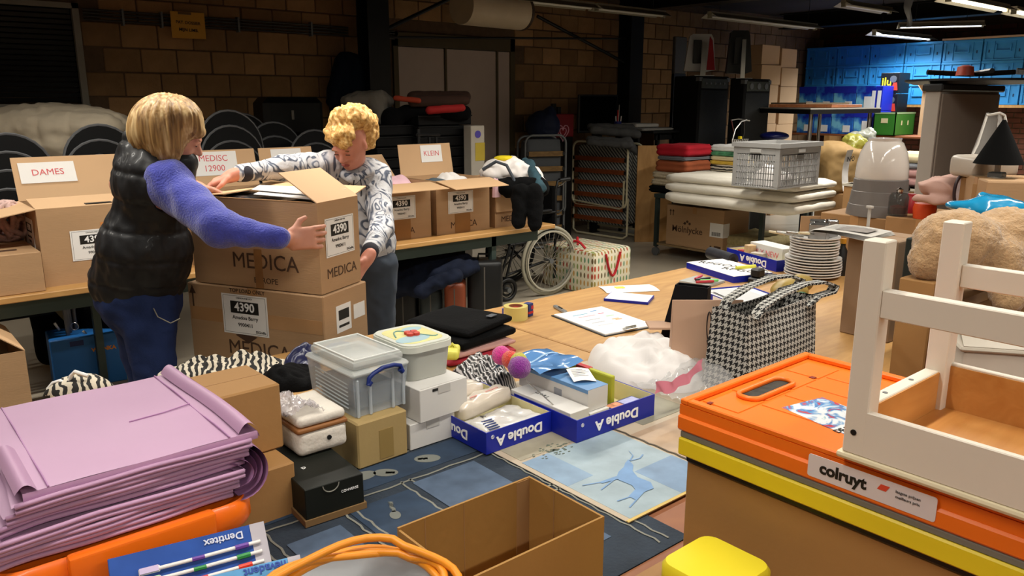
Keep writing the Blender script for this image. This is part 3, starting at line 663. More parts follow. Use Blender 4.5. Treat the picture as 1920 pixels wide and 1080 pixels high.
def make_chair():
    t = thing('stacking_chair', '', 'chair', (0, 0, 0))
    arc = [(.215*math.cos(a), .235*math.sin(a)) for a in [PI*i/14 for i in range(15)]]
    poly = arc+[(-.215, -.10), (.215, -.10)]
    b = MB(); b.prism(poly, -.012, .012, Matrix(((1, 0, 0, 0), (0, .12, -1, 0), (0, 1, .12, .60), (0, 0, 0, 1)))); ob('backrest', b, CHB, t)
    b = MB(); b.tube([(.222*math.cos(a), .005+.028*math.sin(a), .60+.242*math.sin(a)) for a in [PI*i/14 for i in range(15)]], .009, 6); ob('rim', b, CHR, t, smooth=60)
    b = MB(); b.box(-.21, .21, .03, .43, .43, .465, bev=.015); ob('seat', b, CHB, t)
    for sx in (-1, 1):
        b = MB(); b.tube([(sx*.22, 0, .60), (sx*.22, 0, .5), (sx*.225, -.03, 0)], .011, 6); ob('leg', b, CHR, t, smooth=60)
        b = MB(); b.tube([(sx*.215, .40, .44), (sx*.225, .46, 0)], .011, 6); ob('leg', b, CHR, t, smooth=60)
    return t
bpy.context.view_layer.update()
ch0 = make_chair(); first = True
stacks = [((-1, 'leftmost stack'), 12, 252, 5.35, 28), ((0, 'stack beside the duvet'), 186, 235, 5.5, 25), ((0, 'stack behind the bobbed woman'), 430, 208, 5.55, 24), ((0, 'stack under the black case'), 514, 230, 5.9, 22), ((0, 'stack behind the printed sleeve'), 592, 245, 5.6, 24), ((0, 'far stack'), 455, 214, 6.2, 20)]
for (sd, nm), u, v, y, _ in stacks:
    p = W(u, v, 1, y); top = p.z-.84; n_ = max(2, int(top/.09)+1); step = top/(n_-1)
    for k in range(n_):
        o = ch0 if first else dup(ch0, (0, 0, 0)); first = False
        o.location = (p.x-.018*(n_-1-k), y-.055*(n_-1-k)+.0, k*step)
        back_ = ['topmost', 'second', 'third', 'fourth', 'fifth', 'sixth', 'seventh', 'eighth', 'ninth', 'tenth', 'eleventh', 'twelfth']
        i = n_-1-k; o['label'] = 'black round backed chair, %s from the top of the %s' % (back_[i], nm) if i else 'black round backed chair, topmost of the %s' % nm
        o['group'] = 'stacked round backed chairs'
def bx(name, label, cat, u0, u1, v0, v1, d, dp, m, rz=None, bev=.01, group=None, parts=None):
    """upright box filling pixels u0..u1, v0..v1 at distance d, turned along the wall; dp deep; not resting check: base given by v1"""
    p = D((u0+u1)/2, (v0+v1)/2, d); q0, q1 = D(u0, v1, d), D(u1, v1, d); h = D((u0+u1)/2, v0, d).z-q0.z
    rz = 0 if rz is None else rz
    # width along local x so that it spans u0..u1
    dx, dy = math.cos(rz), math.sin(rz); X0 = C(u0, v1, d)
    ex = (dx*ax-0*0, 0); cxv = dx*ax-dy*ay; cyv = dx*ay+dy*ax          # camera components of local x
    fy = (d*CT-(q0.z-CAMH)*ST)/d; k1 = (u1-960)/FPX*CT
    s_ = ((u1-960)/FPX*(d*CT-(q0.z-CAMH)*ST)-X0[0])/(cxv-(u1-960)/FPX*CT*cyv)
    t = thing(name, label, cat, q0, rz, group); b = MB(); b.box(0, s_, 0, dp, 0, h, bev=bev); ob('body', b, m, t); t['w'] = s_; t['h'] = h
    return t, s_, h
def clean(t):
    for k in ('w', 'h'):
        if k in t: del t[k]
t, w_, h = bx('equipment_case', 'black rounded equipment case with a grey latch behind the chair stacks', 'case', 501, 612, 182, 260, 6.9, .3, BLACK, bev=.05)
b = MB(); b.box(w_*.42, w_*.46, -.012, 0, h*.45, h*.68, bev=.003); ob('latch', b, STEEL, t)
t2 = thing('case_trolley', 'dark trolley carrying the black rounded equipment case', 'trolley', (t.location.x, t.location.y, 0)); b = MB(); b.box(0, w_, 0, .3, t.location.z-.03, t.location.z); ob('platform', b, BLACKM, t2)
for x in (.02, w_-.05):
    for y in (.02, .25): b = MB(); b.box(x, x+.03, y, y+.03, 0, t.location.z-.03); ob('leg', b, BLACKM, t2)
NJ = mat('navy_jacket', '101a2a', .8, var=.3, vs=5)
hk = MB(); hk.box(4.02, 4.08, 7.36, 7.42, 1.98, 2.04); ob('coat_hook', hk, BLACKM, wb)
blob('hanging_jacket', 'dark navy jacket hanging on the block wall beside the black column', 'jacket', [('e', C(652, 150, 8.12), (.16, .07, .28), None, .05), ('c', C(640, 120, 8.08), C(622, 190, 7.95), .07, .06, .05), ('c', C(668, 115, 8.15), C(683, 195, 8.2), .07, .07, .05), ('e', C(655, 210, 8.1), (.2, .08, .25), None, .05)], NJ, amp=.02, ns=6)
GREYP = mat('grey_pillow', '6f6a61', .85, var=.05)
blob('grey_pillow', 'grey padded cushion slumped over the black upholstered stack', 'cushion', [('e', C(690, 190, 6.6), (.22, .15, .085), None, .03), ('c', C(710, 190, 6.5), C(718, 225, 6.4), .08, .045, .06)], GREYP)
blob('brown_blanket_roll', 'dark brown rolled blanket on top of the black crates in front of the door', 'blanket', [('c', C(775, 183, 6.5), C(872, 182, 6.7), .052, .050, .02), ('c', C(775, 190, 6.4), C(872, 187, 6.6), .045, .042, .03)], mat('dark_brown_wool', '3a241a', .9), amp=.004)
blob('red_striped_cloth', 'folded black cloth with orange red stripe beside the brown blanket roll', 'cloth', [('c', C(742, 184, 6.38), C(785, 189, 6.35), .022, .022, .02)], mat('orange_red_cloth', 'a03a20', .8), amp=.003, res=.008)
blob('red_garment', 'red garment folded under the brown blanket roll', 'clothes', [('c', C(806, 207, 6.32), C(866, 202, 6.4), .032, .03, .02)], mat('red_garment', '9a1414', .8), amp=.004, res=.008)
blob('black_garment', 'black jackets folded on top of the black crates', 'clothes', [('c', C(760, 212, 6.45), C(870, 212, 6.6), .065, .06, .03), ('e', C(735, 225, 6.4), (.09, .12, .10), None, .03)], BLACKC, amp=.006)
CR = mat('black_crate', '0f0f10', .5, var=.2)
for st, (u0, u1, v0, dd) in enumerate(((706, 778, 234, 6.2), (785, 884, 215, 6.35))):
    vs_ = [v0+i*20 for i in range(9)] if st == 0 else [v0+i*20 for i in range(10)]
    p0 = D(u0, v0, dd); zt = p0.z; k = 0; n_ = int(zt/.086)+1; hh = zt/n_
    for i in range(n_):
        t, w_, h = bx('black_crate', '', 'crate', u0, u1, v0, v0+15, dd, .36, CR, bev=.006); t.location.z = hh*(n_-1-i); ch = t.children[0] if t.children else None
        for c_ in [o for o in bpy.data.objects if o.parent == t]: c_.scale = (1, 1, (hh-.006)/h)
        b = MB(); b.box(-.006, w_+.006, -.006, .366, hh-.018, hh-.006, bev=.003); ob('rim', b, BLACKM, t); clean(t)
        t['label'] = 'black crate, %s of the %s stack before the double door' % (['topmost']+[q_+' from the top' for q_ in ['second', 'third', 'fourth', 'fifth', 'sixth', 'seventh', 'eighth', 'ninth', 'tenth', 'eleventh', 'twelfth', 'thirteenth', 'fourteenth', 'fifteenth', 'sixteenth', 'seventeenth', 'eighteenth', 'nineteenth', 'twentieth']])[i] if False else ''
        t['label'] = 'black crate, %s of the %s stack before the double door' % ((['topmost']+[q_+' from the top' for q_ in 'second third fourth fifth sixth seventh eighth ninth tenth eleventh twelfth thirteenth fourteenth fifteenth sixteenth seventeenth eighteenth nineteenth twentieth'.split()])[i], ('left', 'right')[st]); t['group'] = 'black crates in two stacks'
# folded walking frame behind the cartons
o = D(800, 330, 5.75); t = thing('walking_frame', 'folded black walking frame standing behind the carton of baby clothes', 'walking frame', (o.x, o.y, 0)); b = MB()
zt = zat(o, 243)
for x in (-.06, .03, .09): 
    b = MB(); b.tube([(x, 0, .04), (x, 0, zt-(0 if x < 0 else .06))], .012, 6); ob('post', b, BLACKM, t, smooth=60)
b = MB(); b.tube([(-.08, -.01, zt-.04), (.16, .06, zt-.05)], .012, 6); ob('handlebar', b, BLACK, t)
for x in (-.06, .09): b = MB(); b.tube([(x, 0, .0), (x, 0, .05)], .02, 8); ob('rubber_foot', b, BLACK, t)
t, w_, h = bx('carrier_bag', 'pale carrier bag with a violet dot and a yellow base beside the door', 'bag', 884, 909, 236, 330, 6.5, .10, mat('bag_white', 'a9a296', .6), bev=.004)
b = MB(); b.cyl((w_*.5, -.003, h*.83), (w_*.5, 0, h*.83), .03, n=16); ob('dot', b, mat('violet_print', '4a3f9a', .6), t); b = MB(); b.box(w_*.3, w_, -.003, 0, h*.3, h*.66); ob('yellow_panel', b, mat('mustard_print', 'b09a30', .6), t)
t3z = t.location.z; b = MB(); b.box(0, w_, 0, .1, -t3z, 0); ob('lower_body', b, MATS['bag_white'], t); clean(t)

# ---------------------------------------------------------------- folding beds
MESHM = mat('bed_mattress_cover', 'a9aaa4', .8, var=0); N, L, bs_ = nodes(MESHM); tc = N.new('ShaderNodeTexCoord'); wv = N.new('ShaderNodeTexWave'); wv.bands_direction = 'DIAGONAL'; wv.inputs['Scale'].default_value = 13; wv.inputs['Distortion'].default_value = .6
L.new(tc.outputs['Object'], wv.inputs[0]); r_ = ramp(N, [(.35, '3d4146'), (.65, 'b4b4ac')]); L.new(wv.outputs['Fac'], r_.inputs[0]); L.new(r_.outputs[0], bs_.inputs['Base Color'])
CREAMM = mat('cream_tube', 'd9cfae', .4, var=.04); SLATW = woodmat('bed_slat', '9a5128', '7a3a1a', (3, 8, 8)); SLATW2 = woodmat('bed_slat_pale', '8a6a3a', '6d5028', (3, 8, 8))
def rrect(x0, x1, z0, z1, r, n=5):
    out = []
    for cx, cz, a0 in ((x1-r, z1-r, 0), (x0+r, z1-r, PI/2), (x0+r, z0+r, PI), (x1-r, z0+r, 1.5*PI)):
        for i in range(n+1): a = a0+PI/2*i/n; out.append((cx+r*math.cos(a), cz+r*math.sin(a)))
    return out
def bed(label, pl, pr, zt, m, sm, slat, dp=.30, grp=None, mm=None):
    q = pr-pl; w_ = math.hypot(q.x, q.y); t = thing('folding_bed', label, 'folding bed', (pl.x, pl.y, 0), math.atan2(q.y, q.x))
    b = MB(); b.tube([(x, 0, z) for x, z in rrect(0, w_, .38, zt, .09)], .014, 7, closed=True); ob('head_frame', b, m, t, smooth=60)
    b = MB(); b.tube([(x, dp, z) for x, z in rrect(0, w_, .10, zt-.02, .09)], .014, 7, closed=True); ob('foot_frame', b, m, t, smooth=60)
    b = MB(); b.tube([(.0, .03, .5), (.0, .03, .06), (.06, .03, .02), (w_-.06, .03, .02), (w_, .03, .06), (w_, .03, .5)], .014, 7); ob('leg', b, m, t, smooth=60)
    b = MB(); b.tube([(.02, dp, .2), (.02, dp, .03), (w_-.02, dp, .03), (w_-.02, dp, .2)], .014, 7); ob('leg', b, m, t, smooth=60)
    b = soft(w_-.06, .12, zt-.2, r=.04, amp=.004, seed=3, ns=4); o = ob('mattress', b, mm or MESHM, t, (w_/2, .10, .16), smooth=180)
    b = soft(w_-.06, .11, zt-.24, r=.04, amp=.004, seed=5, ns=4); o = ob('mattress', b, mm or MESHM, t, (w_/2, .22, .18), smooth=180)
    for i in range(6):
        z = zt-.20-i*(zt-.25)/6.2; b = MB(); b.box(.035, w_-.035, -.012, .0, z-.028, z+.028, bev=.003); ob('bed_slat', b, sm, t)
        for x in (.02, w_-.03): b = MB(); b.box(x-.012, x+.02, -.016, .012, z-.02, z+.02, bev=.003); ob('slat_holder', b, BLACK, t)
    b = MB(); b.tube([(w_-.03, -.02, zt*.62), (w_-.03, -.02, zt*.36), (w_-.08, -.02, zt*.33), (.06, -.02, zt*.37)], .012, 6); ob('fold_bar', b, m, t, smooth=60)
    return t
pl, pr = G(1072, 437, 0), G(1172, 452, 0)
bed('cream framed folding bed with reddish slats, folded upright by the plywood board', pl, pr, zat((pl+pr)/2, 266), CREAMM, SLATW, True, mm=MESHM)
pl, pr = R(CZ(984, 0, 8.7)), R(CZ(1058, 0, 8.85))
bed('grey framed folding bed folded upright behind the wheelchair', pl, pr, zat((pl+pr)/2, 254), GREYM, SLATW2, True, dp=.25, mm=mat('grey_mattress', '53565a', .85, var=.1))
# plywood board, blankets on the beds
N_ = R(CZ(1190, 0, 9.25)); t = thing('plywood_board', 'tall pale plywood board standing between the cream bed and the towel trolley', 'board', N_, math.radians(-38)); zt = zat(N_, 272)
b = MB(); b.box(0, .42, 0, .04, 0, zt, bev=.002); ob('panel', b, PLY, t); b = MB(); b.box(.02, .40, .04, .06, .1, .16); b.box(.02, .40, .04, .06, zt-.2, zt-.14); ob('batten', b, PINE, t)
GB = mat('charcoal_blanket', '4c4c4c', .95, var=.15, bump=.2, bs=90)
blob('grey_blanket', 'dark grey blanket draped over the cream folding bed, lower of two', 'blanket', [('c', C(1105, 262, 9.3), C(1178, 268, 9.3), .045, .05, .04), ('c', C(1175, 266, 9.3), C(1198, 290, 9.3), .06, .03, .04), ('c', C(1105, 266, 9.1), C(1180, 272, 9.0), .04, .04, .04)], GB, amp=.01)
blob('grey_blanket', 'dark grey folded blanket on the cream folding bed, upper of two', 'blanket', [('c', C(1112, 243, 9.3), C(1195, 252, 9.4), .05, .05, .04), ('c', C(1108, 238, 9.4), C(1190, 240, 9.5), .045, .045, .02)], GB, amp=.008)
# ---------------------------------------------------------------- things behind the beds
q = R(CZ(1018, 0, 9.55)); carton('dark_carton', 'dark carton under the blue sack left of the red bin', 'box', (q.x-.15, q.y-.2, 0), .26, .3, 1.14, m=BLACK, tape=False)
blob('blue_sack', 'dark blue sack in the corner left of the red bin', 'sack', [('e', C(1018, 236, 9.6), (.2, .15, .18), None, .03), ('e', C(1030, 222, 9.6), (.1, .1, .14), None, .05)], mat('dark_blue_sack', '13203f', .7), amp=.02, ns=7)
t, w_, h = bx('red_bin', 'dark red bin printed with a white double heart outline', 'bin', 1032, 1076, 214, 258, 9.5, .22, mat('dark_red_plastic', '7c0f1a', .5), bev=.01)
def heart(s):
    return [(s*.9*math.sin(a)**3*1.0, s*(.8125*math.cos(a)-.3125*math.cos(2*a)-.125*math.cos(3*a)-.0625*math.cos(4*a))) for a in [2*PI*i/28 for i in range(28)]]
for s_ in (.105, .06):
    b = MB(); b.tube([(w_*.52+x, -.003, h*.22+z) for x, z in heart(s_)], .006, 5, closed=True); ob('heart_print', b, mat('pale_pink_print', 'd8a0b0', .6), t)
z0 = t.location.z; b = MB(); b.box(.01, w_-.01, .01, .27, -z0, 0); ob('lower_body', b, BLACK, t)
for x, c_, hh in ((.05, 'tool_yellow', .05), (.12, 'black', .12), (.2, 'black', .08)):
    b = MB(); b.box(x, x+.05, .08, .13, h, h+hh, bev=.005); ob('tool_grip', b, mat('amber_grip', 'b8862a', .5) if c_ != 'black' else BLACK, t)
clean(t)
t, w_, h = bx('black_screen', 'large black flat screen standing behind the folding beds', 'screen', 1085, 1157, 177, 250, 9.75, .04, BLACK, bev=.01)
b = MB(); b.box(.02, w_-.02, -.003, .0, .03, h-.02); ob('display', b, mat('screen_glass', '060607', .15, var=0), t); z0 = t.location.z; b = MB(); b.box(w_*.4, w_*.6, .0, .05, -z0, 0); ob('stand', b, BLACKM, t); clean(t)
# side table with pens and papers
p = D(1160, 245, 9.9)
trestle('side_table', 'dark side table with papers and a pen cup behind the grey blankets', p.x, p.x+.62, p.y-.55, p.y+.15, BLACKM, z=zat(p, 243), legm=BLACKM); zt = zat(p, 243)
def P3(u, v, z): return G(u, v, z) if abs(z-CAMH) > .02 else D(u, v, 10)
pp = D(1158, 232, 9.6); t = thing('pen_cup', 'blue pen cup with a red pen and white caps on the dark side table', 'cup', (pp.x, pp.y, zt)); b = MB(); b.lathe([(.04, 0), (.045, .11), (.041, .11), (.037, .005)], 18); ob('cup', b, mat('deep_blue_plastic', '121d6a', .4), t, smooth=60)
for x, y, m, hh in ((0, 0, mat('red_pen', 'c02020', .4), .24), (.02, .01, STEEL, .3), (-.02, 0, WHT, .17), (.025, -.01, WHT, .17)):
    b = MB(); b.tube([(x, y, .01), (x*1.8, y*1.5, hh)], .007, 6); ob('pen', b, m, t)
for i, (u, v, m, hh) in enumerate(((1195, 233, mat('grey_paper_stack', 'a4a29c', .7), .05), (1215, 240, mat('grey_cloth_light', '7c7a76', .9), .035))):
    q = D(u, v, 9.7); cloth('paper_stack' if i == 0 else 'grey_cloth', ['pile of pale papers and wires on the dark side table', 'light grey cloth under the papers on the dark side table'][i], 'papers' if i == 0 else 'cloth', (q.x, q.y, zt+(.036 if i == 0 else 0)), .42+i*.15, .34, hh, m, layers=3, g=.006, amp=.004)
t, w_, h = bx('brown_carton', 'brown carton half hidden behind the red towels and the plywood board', 'box', 1224, 1264, 243, 290, 10.3, .3, CARDD); z0 = t.location.z; b = MB(); b.box(0, w_, 0, .4, -z0, 0); ob('lower_carton', b, CARDD, t); clean(t)

# ---------------------------------------------------------------- wheelchair
WM = thing('wheelchair', 'black wheelchair with a pale rimmed spoked wheel at the end of the long table', 'wheelchair', (4.62, 4.86, 0))
wc = D(1030, 500, 6.62); WR = .285; wx_, wy_ = wc.x-4.62, wc.y-4.86
# wheel plane: contains z and the local x axis turned a little
WA = math.radians(-4)
def wheel(off, r, zc, nm, tyre=.016, dark=False):
    cx, cy = off
    def pt(a, rr, s=0): return (cx+math.cos(a)*rr*math.cos(WA)-s*math.sin(WA), cy+math.cos(a)*rr*math.sin(WA)+s*math.cos(WA), zc+math.sin(a)*rr)
    b = MB(); b.tube([pt(2*PI*i/40, r) for i in range(40)], tyre, 8, closed=True); w0 = ob(nm, b, BLACK if dark else mat('pale_tyre', 'a39f8c', .6), WM, smooth=60)
    b = MB(); b.tube([pt(2*PI*i/40, r-.035, 0) for i in range(40)], .010, 6, closed=True); ob('rim', b, BLACKM if dark else mat('rim_alloy', 'c9c6b8', .3, metal=.7), w0, smooth=60)
    if r > .2:
        b = MB(); b.tube([pt(2*PI*i/40, r-.03, -.03) for i in range(40)], .009, 6, closed=True); ob('hand_rim', b, BLACKM if dark else mat('hand_rim', 'd2cfc0', .35, metal=.5), w0, smooth=60)
        b = MB()
        for i in range(28):
            a = 2*PI*i/28; a2 = a+(.55 if i % 2 else -.55); b.tube([pt(a2, .02, -.02 if i % 4 < 2 else .02), pt(a, r-.04, 0)], .0028, 4)
        ob('spokes', b, STEEL, w0)
    b = MB(); b.tube([pt(0, 0, -.035), pt(0, 0, .035)], .022, 12); ob('hub', b, GREYM, w0, smooth=60); return pt
wheel((wx_, wy_), WR, WR+.016, 'rear_wheel'); wheel((wx_+.02, wy_+.56), WR, WR+.016, 'rear_wheel', dark=True); wheel((wx_-.42, wy_+.06), .085, .1, 'caster_wheel', dark=True); wheel((wx_-.40, wy_+.50), .085, .1, 'caster_wheel', dark=True)  # far rear wheel is coloured black to stand in for shade
S0, S1 = wy_+.07, wy_+.49
b = MB(); b.box(wx_-.38, wx_+.12, S0, S1, .47, .50, bev=.01); ob('seat', b, BLACKC, WM)
b = MB(); b.box(wx_+.10, wx_+.13, S0, S1, .50, .92, bev=.012); ob('backrest', b, BLACKC, WM)
for y in (S0, S1):
    b = MB(); b.tube([(wx_+.13, y, .12), (wx_+.13, y, .88), (wx_+.15, y, .96), (wx_+.26, y, .97)], .012, 7); ob('back_post', b, BLACKM, WM, smooth=60)
    b = MB(); b.tube([(wx_+.17, y, .965), (wx_+.29, y, .972)], .018, 8); ob('push_handle', b, BLACK, WM, smooth=60)
    b = MB(); b.tube([(wx_+.13, y, .70), (wx_-.25, y, .70), (wx_-.30, y, .62), (wx_-.33, y, .47), (wx_-.42, y, .2)], .011, 7); b.tube([(wx_+.13, y, .3), (wx_-.42, y, .22)], .011, 7); b.tube([(wx_+.13, y, .47), (wx_-.38, y, .47)], .011, 7); ob('side_frame', b, BLACKM, WM, smooth=60)
    b = MB(); b.box(wx_-.22, wx_+.08, y-.025, y+.025, .705, .73, bev=.01); ob('armrest', b, BLACK, WM)
    b = MB(); b.tube([(wx_-.38, y, .47), (wx_-.52, y, .12)], .011, 7); b.box(wx_-.60, wx_-.46, y-.06, y+.06, .10, .115); ob('footrest', b, BLACKM, WM)
b = MB(); b.tube([(wx_-.15, S0, .48), (wx_-.1, S1, .18)], .011, 6); b.tube([(wx_-.15, S1, .48), (wx_-.1, S0, .18)], .011, 6); ob('cross_brace', b, CHROME, WM)
b = MB(); b.tube([(wx_+.26, S0, .965), (wx_+.20, S0, .93), (wx_+.14, S0-.02, .92)], .006, 5); ob('brake_lever', b, STEEL, WM)
# ---------------------------------------------------------------- patterned bag on the floor
PB = mat('dot_pattern_oilcloth', 'ddd6bd', .6, var=0); N, L, bs_ = nodes(PB); uvn = N.new('ShaderNodeTexCoord'); mp = N.new('ShaderNodeMapping'); mp.inputs['Scale'].default_value = (24, 15, 1); L.new(uvn.outputs['UV'], mp.inputs[0])
def M2(op, a, bb=None, c_=None):
    n_ = N.new('ShaderNodeMath'); n_.operation = op
    for i, x in enumerate((a, bb, c_)):
        if x is None: continue
        if isinstance(x, (int, float)): n_.inputs[i].default_value = x
        else: L.new(x, n_.inputs[i])
    return n_.outputs[0]
sx_ = N.new('ShaderNodeSeparateXYZ'); L.new(mp.outputs[0], sx_.inputs[0])
fx = M2('SUBTRACT', M2('FRACT', sx_.outputs[0]), .5); fy = M2('SUBTRACT', M2('FRACT', sx_.outputs[1]), .5)
dd = M2('SQRT', M2('ADD', M2('POWER', M2('MULTIPLY', fx, 1.9), 2), M2('POWER', M2('MULTIPLY', fy, 1.15), 2))); ins = M2('LESS_THAN', dd, .42)
wn = N.new('ShaderNodeTexWhiteNoise'); wn.noise_dimensions = '2D'; fl = N.new('ShaderNodeVectorMath'); fl.operation = 'FLOOR'; L.new(mp.outputs[0], fl.inputs[0]); L.new(fl.outputs[0], wn.inputs['Vector'])
r_ = ramp(N, [(0, '9a8a4a'), (.2, '5f8a6a'), (.4, 'b5523a'), (.55, 'c79a52'), (.75, '8a9a58'), (.9, '6a5a3a')], True); L.new(wn.outputs['Value'], r_.inputs[0])
mx = N.new('ShaderNodeMixRGB'); mx.inputs[1].default_value = (*lin('ddd6bd'), 1); L.new(ins, mx.inputs[0]); L.new(r_.outputs[0], mx.inputs[2]); L.new(mx.outputs[0], bs_.inputs['Base Color'])
Nq = G(1112, 556, 0); t = thing('shopping_bag', 'large cream zip bag with rows of coloured drops and red handles on the floor', 'bag', Nq, math.radians(2)); zt = zat(Nq, 473)
b = MB(); b.box(0, .50, 0, .62, 0, zt, bev=.03, seg=2); ob('bag_body', b, PB, t, smooth=40)
REDH = mat('red_webbing', 'b01822', .7)
b = MB(); b.box(.24, .255, .02, .60, zt, zt+.004); ob('zip', b, mat('cream_zip', 'c9bf9f', .6), t)
def strap(t, pts, wdt, m, nm='handle'):
    b = MB(); P = [Vector(p) for p in pts]
    for i in range(len(P)-1): b.sheet([P[i]-Vector(wdt), P[i]+Vector(wdt), P[i+1]+Vector(wdt), P[i+1]-Vector(wdt)], .003)
    return ob(nm, b, m, t)
b = MB(); b.tube([(.14+.19*i/10+.0, -.012, zt-.03-.20*math.sin(PI*i/10)) for i in range(11)], .011, 6); ob('handle', b, REDH, t, smooth=60)
b = MB(); b.tube([(.02, .12+.2*i/8, zt+.02+.05*math.sin(PI*i/8)) for i in range(9)], .011, 6); ob('handle', b, REDH, t, smooth=60)
b = MB(); b.tube([(.12+.02*i, .3+.02*i, zt+.015+.05*math.sin(PI*i/6)) for i in range(7)], .011, 6); ob('handle', b, REDH, t, smooth=60)

# ================================================================ TROLLEY WITH TOWELS
cx0, cy1 = 6.62, 5.45; CY0 = 4.12; ZT = .665; DG = mat('dark_green_steel', '2f3a38', .5, metal=.3)
t = thing('trolley', 'dark grey steel trolley on castors carrying cream blankets and a grey crate', 'trolley', (cx0, CY0, 0)); LY = cy1-CY0
b = MB(); b.box(0, .85, 0, LY, ZT-.04, ZT, bev=.004); ob('top_shelf', b, DG, t)
b = MB(); b.box(.02, .83, .02, LY-.02, .12, .14); ob('lower_shelf', b, mat('shelf_board', '8a7350', .6), t)
for x in (.01, .80):
    for y in (.01, LY-.05):
        b = MB(); b.box(x, x+.04, y, y+.04, .10, ZT-.04); ob('leg', b, DG, t)
        b = MB(); b.cyl((x+.005, y+.02, .045), (x+.035, y+.02, .045), .045, n=16); b.box(x+.01, x+.03, y+.01, y+.03, .05, .11); ob('castor', b, GREYM, t, smooth=40)
N_ = (cx0+.03, CY0+.55, .14)
q = G(1308, 484, .14); t = carton('shipping_carton', 'brown shipping carton with white barcode label on the lower shelf of the trolley', 'box', (cx0+.04, q.y, .14), .44, G(1219, 462, .14).y-q.y, zat(q, 397)-.14, m=CARD)
wl = G(1219, 462, .14).y-q.y; hz = zat(q, 397)-.14
text(t, 'Mölnlycke', (-.001, wl*.62, hz*.42), .095, BROWNINK, 'l', bold=.01)
b = MB(); 
for i in range(3): b.cyl((-.002, wl*.62+.03-.03*i, hz*.58+(.02 if i == 1 else 0)), (0, wl*.62+.03-.03*i, hz*.58+(.02 if i == 1 else 0)), .014, n=10)
b.box(-.002, 0, wl*.62+.03, wl*.62+.05, hz*.56, hz*.575); ob('printed_logo', b, BROWNINK, t)
b = MB()
for yy in (wl*.88, wl*.93): b.box(-.002, 0, yy-.004, yy+.004, hz*.74, hz*.86); b.prism([(-yy-.014, hz*.84), (-yy+.014, hz*.84), (-yy, hz*.89)], 0, .002, Matrix(((0, 0, -1, 0), (-1, 0, 0, 0), (0, 1, 0, 0), (0, 0, 0, 1))))
ob('printed_arrows', b, BROWNINK, t)
b = MB(); b.box(-.002, 0, -.002, .16, hz*.35, hz*.68); b.box(-.002, .10, -.002, 0, hz*.35, hz*.68); lb = ob('barcode_label', b, PAPER, t)
b = MB()
for i in range(16): b.box(-.003, 0, .03+i*.0068, .03+i*.0068+(.004 if i % 3 else .002), hz*.38, hz*.47)
ob('barcode', b, INK, lb)
b = MB(); b.box(-.002, 0, .02, .10, hz*.08, hz*.14); b.box(-.002, 0, .13, .15, hz*.09, hz*.13); ob('printed_block', b, BROWNINK, t)
JUTE = mat('khaki_speckled_cloth', 'a19368', .9, var=.25, vs=40, bump=.3, bs=60)
cloth('speckled_mat', 'khaki speckled folded mat on the lower shelf behind the trolley leg', 'mat', (cx0+.42, CY0+.28, .14), .62, .55, .17, JUTE, layers=2, amp=.015, g=.02)
# cream blankets
CRB = mat('cream_blanket', 'dfd9cb', .95, var=.04, bump=.25, bs=50)
n1, l1, r1 = G(1490, 408, ZT), G(1272, 375, ZT), G(1556, 385, ZT)
bxm, bym = n1.x+.36, (n1.y+l1.y)/2; bl = (l1-n1).length*.98
cloth('cream_blanket', 'cream wool blanket, lowest of the pile on the trolley', 'blanket', (bxm, bym, ZT), .74, bl, .105, CRB, layers=1, g=.018, r=.05, amp=.008, seed=1, group='cream blankets on the trolley')
cloth('cream_blanket', 'cream wool blanket, middle of the pile on the trolley', 'blanket', (bxm+.01, bym+.01, ZT+.105), .73, bl, .09, CRB, layers=1, g=.016, r=.045, amp=.008, seed=2, group='cream blankets on the trolley')
cloth('cream_blanket', 'cream wool blanket, top of the pile under the grey crate', 'blanket', (bxm+.02, bym+.02, ZT+.195), .72, bl, .085, CRB, layers=1, g=.016, r=.042, amp=.010, seed=3, group='cream blankets on the trolley'); ZB = ZT+.28
# grey stacking crate with slotted sides
GC = mat('grey_crate_plastic', '9b9a98', .5, var=.04)
def slotted(name, label, near, wx, wy, h, m, rz=0):
    t = thing(name, label, 'crate', near, rz); b = MB(); b.box(0, wx, 0, wy, 0, .012); ob('base', b, m, t)
    b = MB(); r_ = .022
    b.box(-.012, wx+.012, -.012, r_, h-.035, h); b.box(-.012, wx+.012, wy-r_, wy+.012, h-.035, h); b.box(-.012, r_, r_, wy-r_, h-.035, h); b.box(wx-r_, wx+.012, r_, wy-r_, h-.035, h); ob('rim', b, m, t)
    for x in (0, wx-.045):
        for y in (0, wy-.045): b = MB(); b.box(x, x+.045, y, y+.045, .012, h-.035, bev=.004); ob('corner_post', b, m, t)
    for side, (ln, ori) in {'front': (wx, 0), 'back': (wx, 1), 'left': (wy, 2), 'right': (wy, 3)}.items():
        b = MB(); n_ = int(ln/.028)
        def put(a0, a1, z0, z1, e=.006):
            if ori == 0: b.box(a0, a1, 0, e, z0, z1)
            elif ori == 1: b.box(a0, a1, wy-e, wy, z0, z1)
            elif ori == 2: b.box(0, e, a0, a1, z0, z1)
            else: b.box(wx-e, wx, a0, a1, z0, z1)
        for i in range(n_+1): a = .045+(ln-.09)*i/n_; put(a-.004, a+.004, .012, h-.09, .012 if i % 4 == 0 else .006)
        for j in range(6): z = .02+(h-.11)*j/5; put(.04, ln-.04, z-.004, z+.004, .005)
        put(.04, ln-.04, h-.09, h-.03); put(ln/2-.05, ln/2+.05, h-.13, h-.085)
        o = ob('slotted_panel', b, m, t)
        if ori in (0, 2):
            b = MB()
            if ori == 0: b.box(ln/2-.05, ln/2+.05, -.01, 0, h-.075, h-.045)
            else: b.box(-.01, 0, ln/2-.05, ln/2+.05, h-.075, h-.045)
            ob('grip', b, mat('crate_grip', 'b0afac', .5), o)
    return t
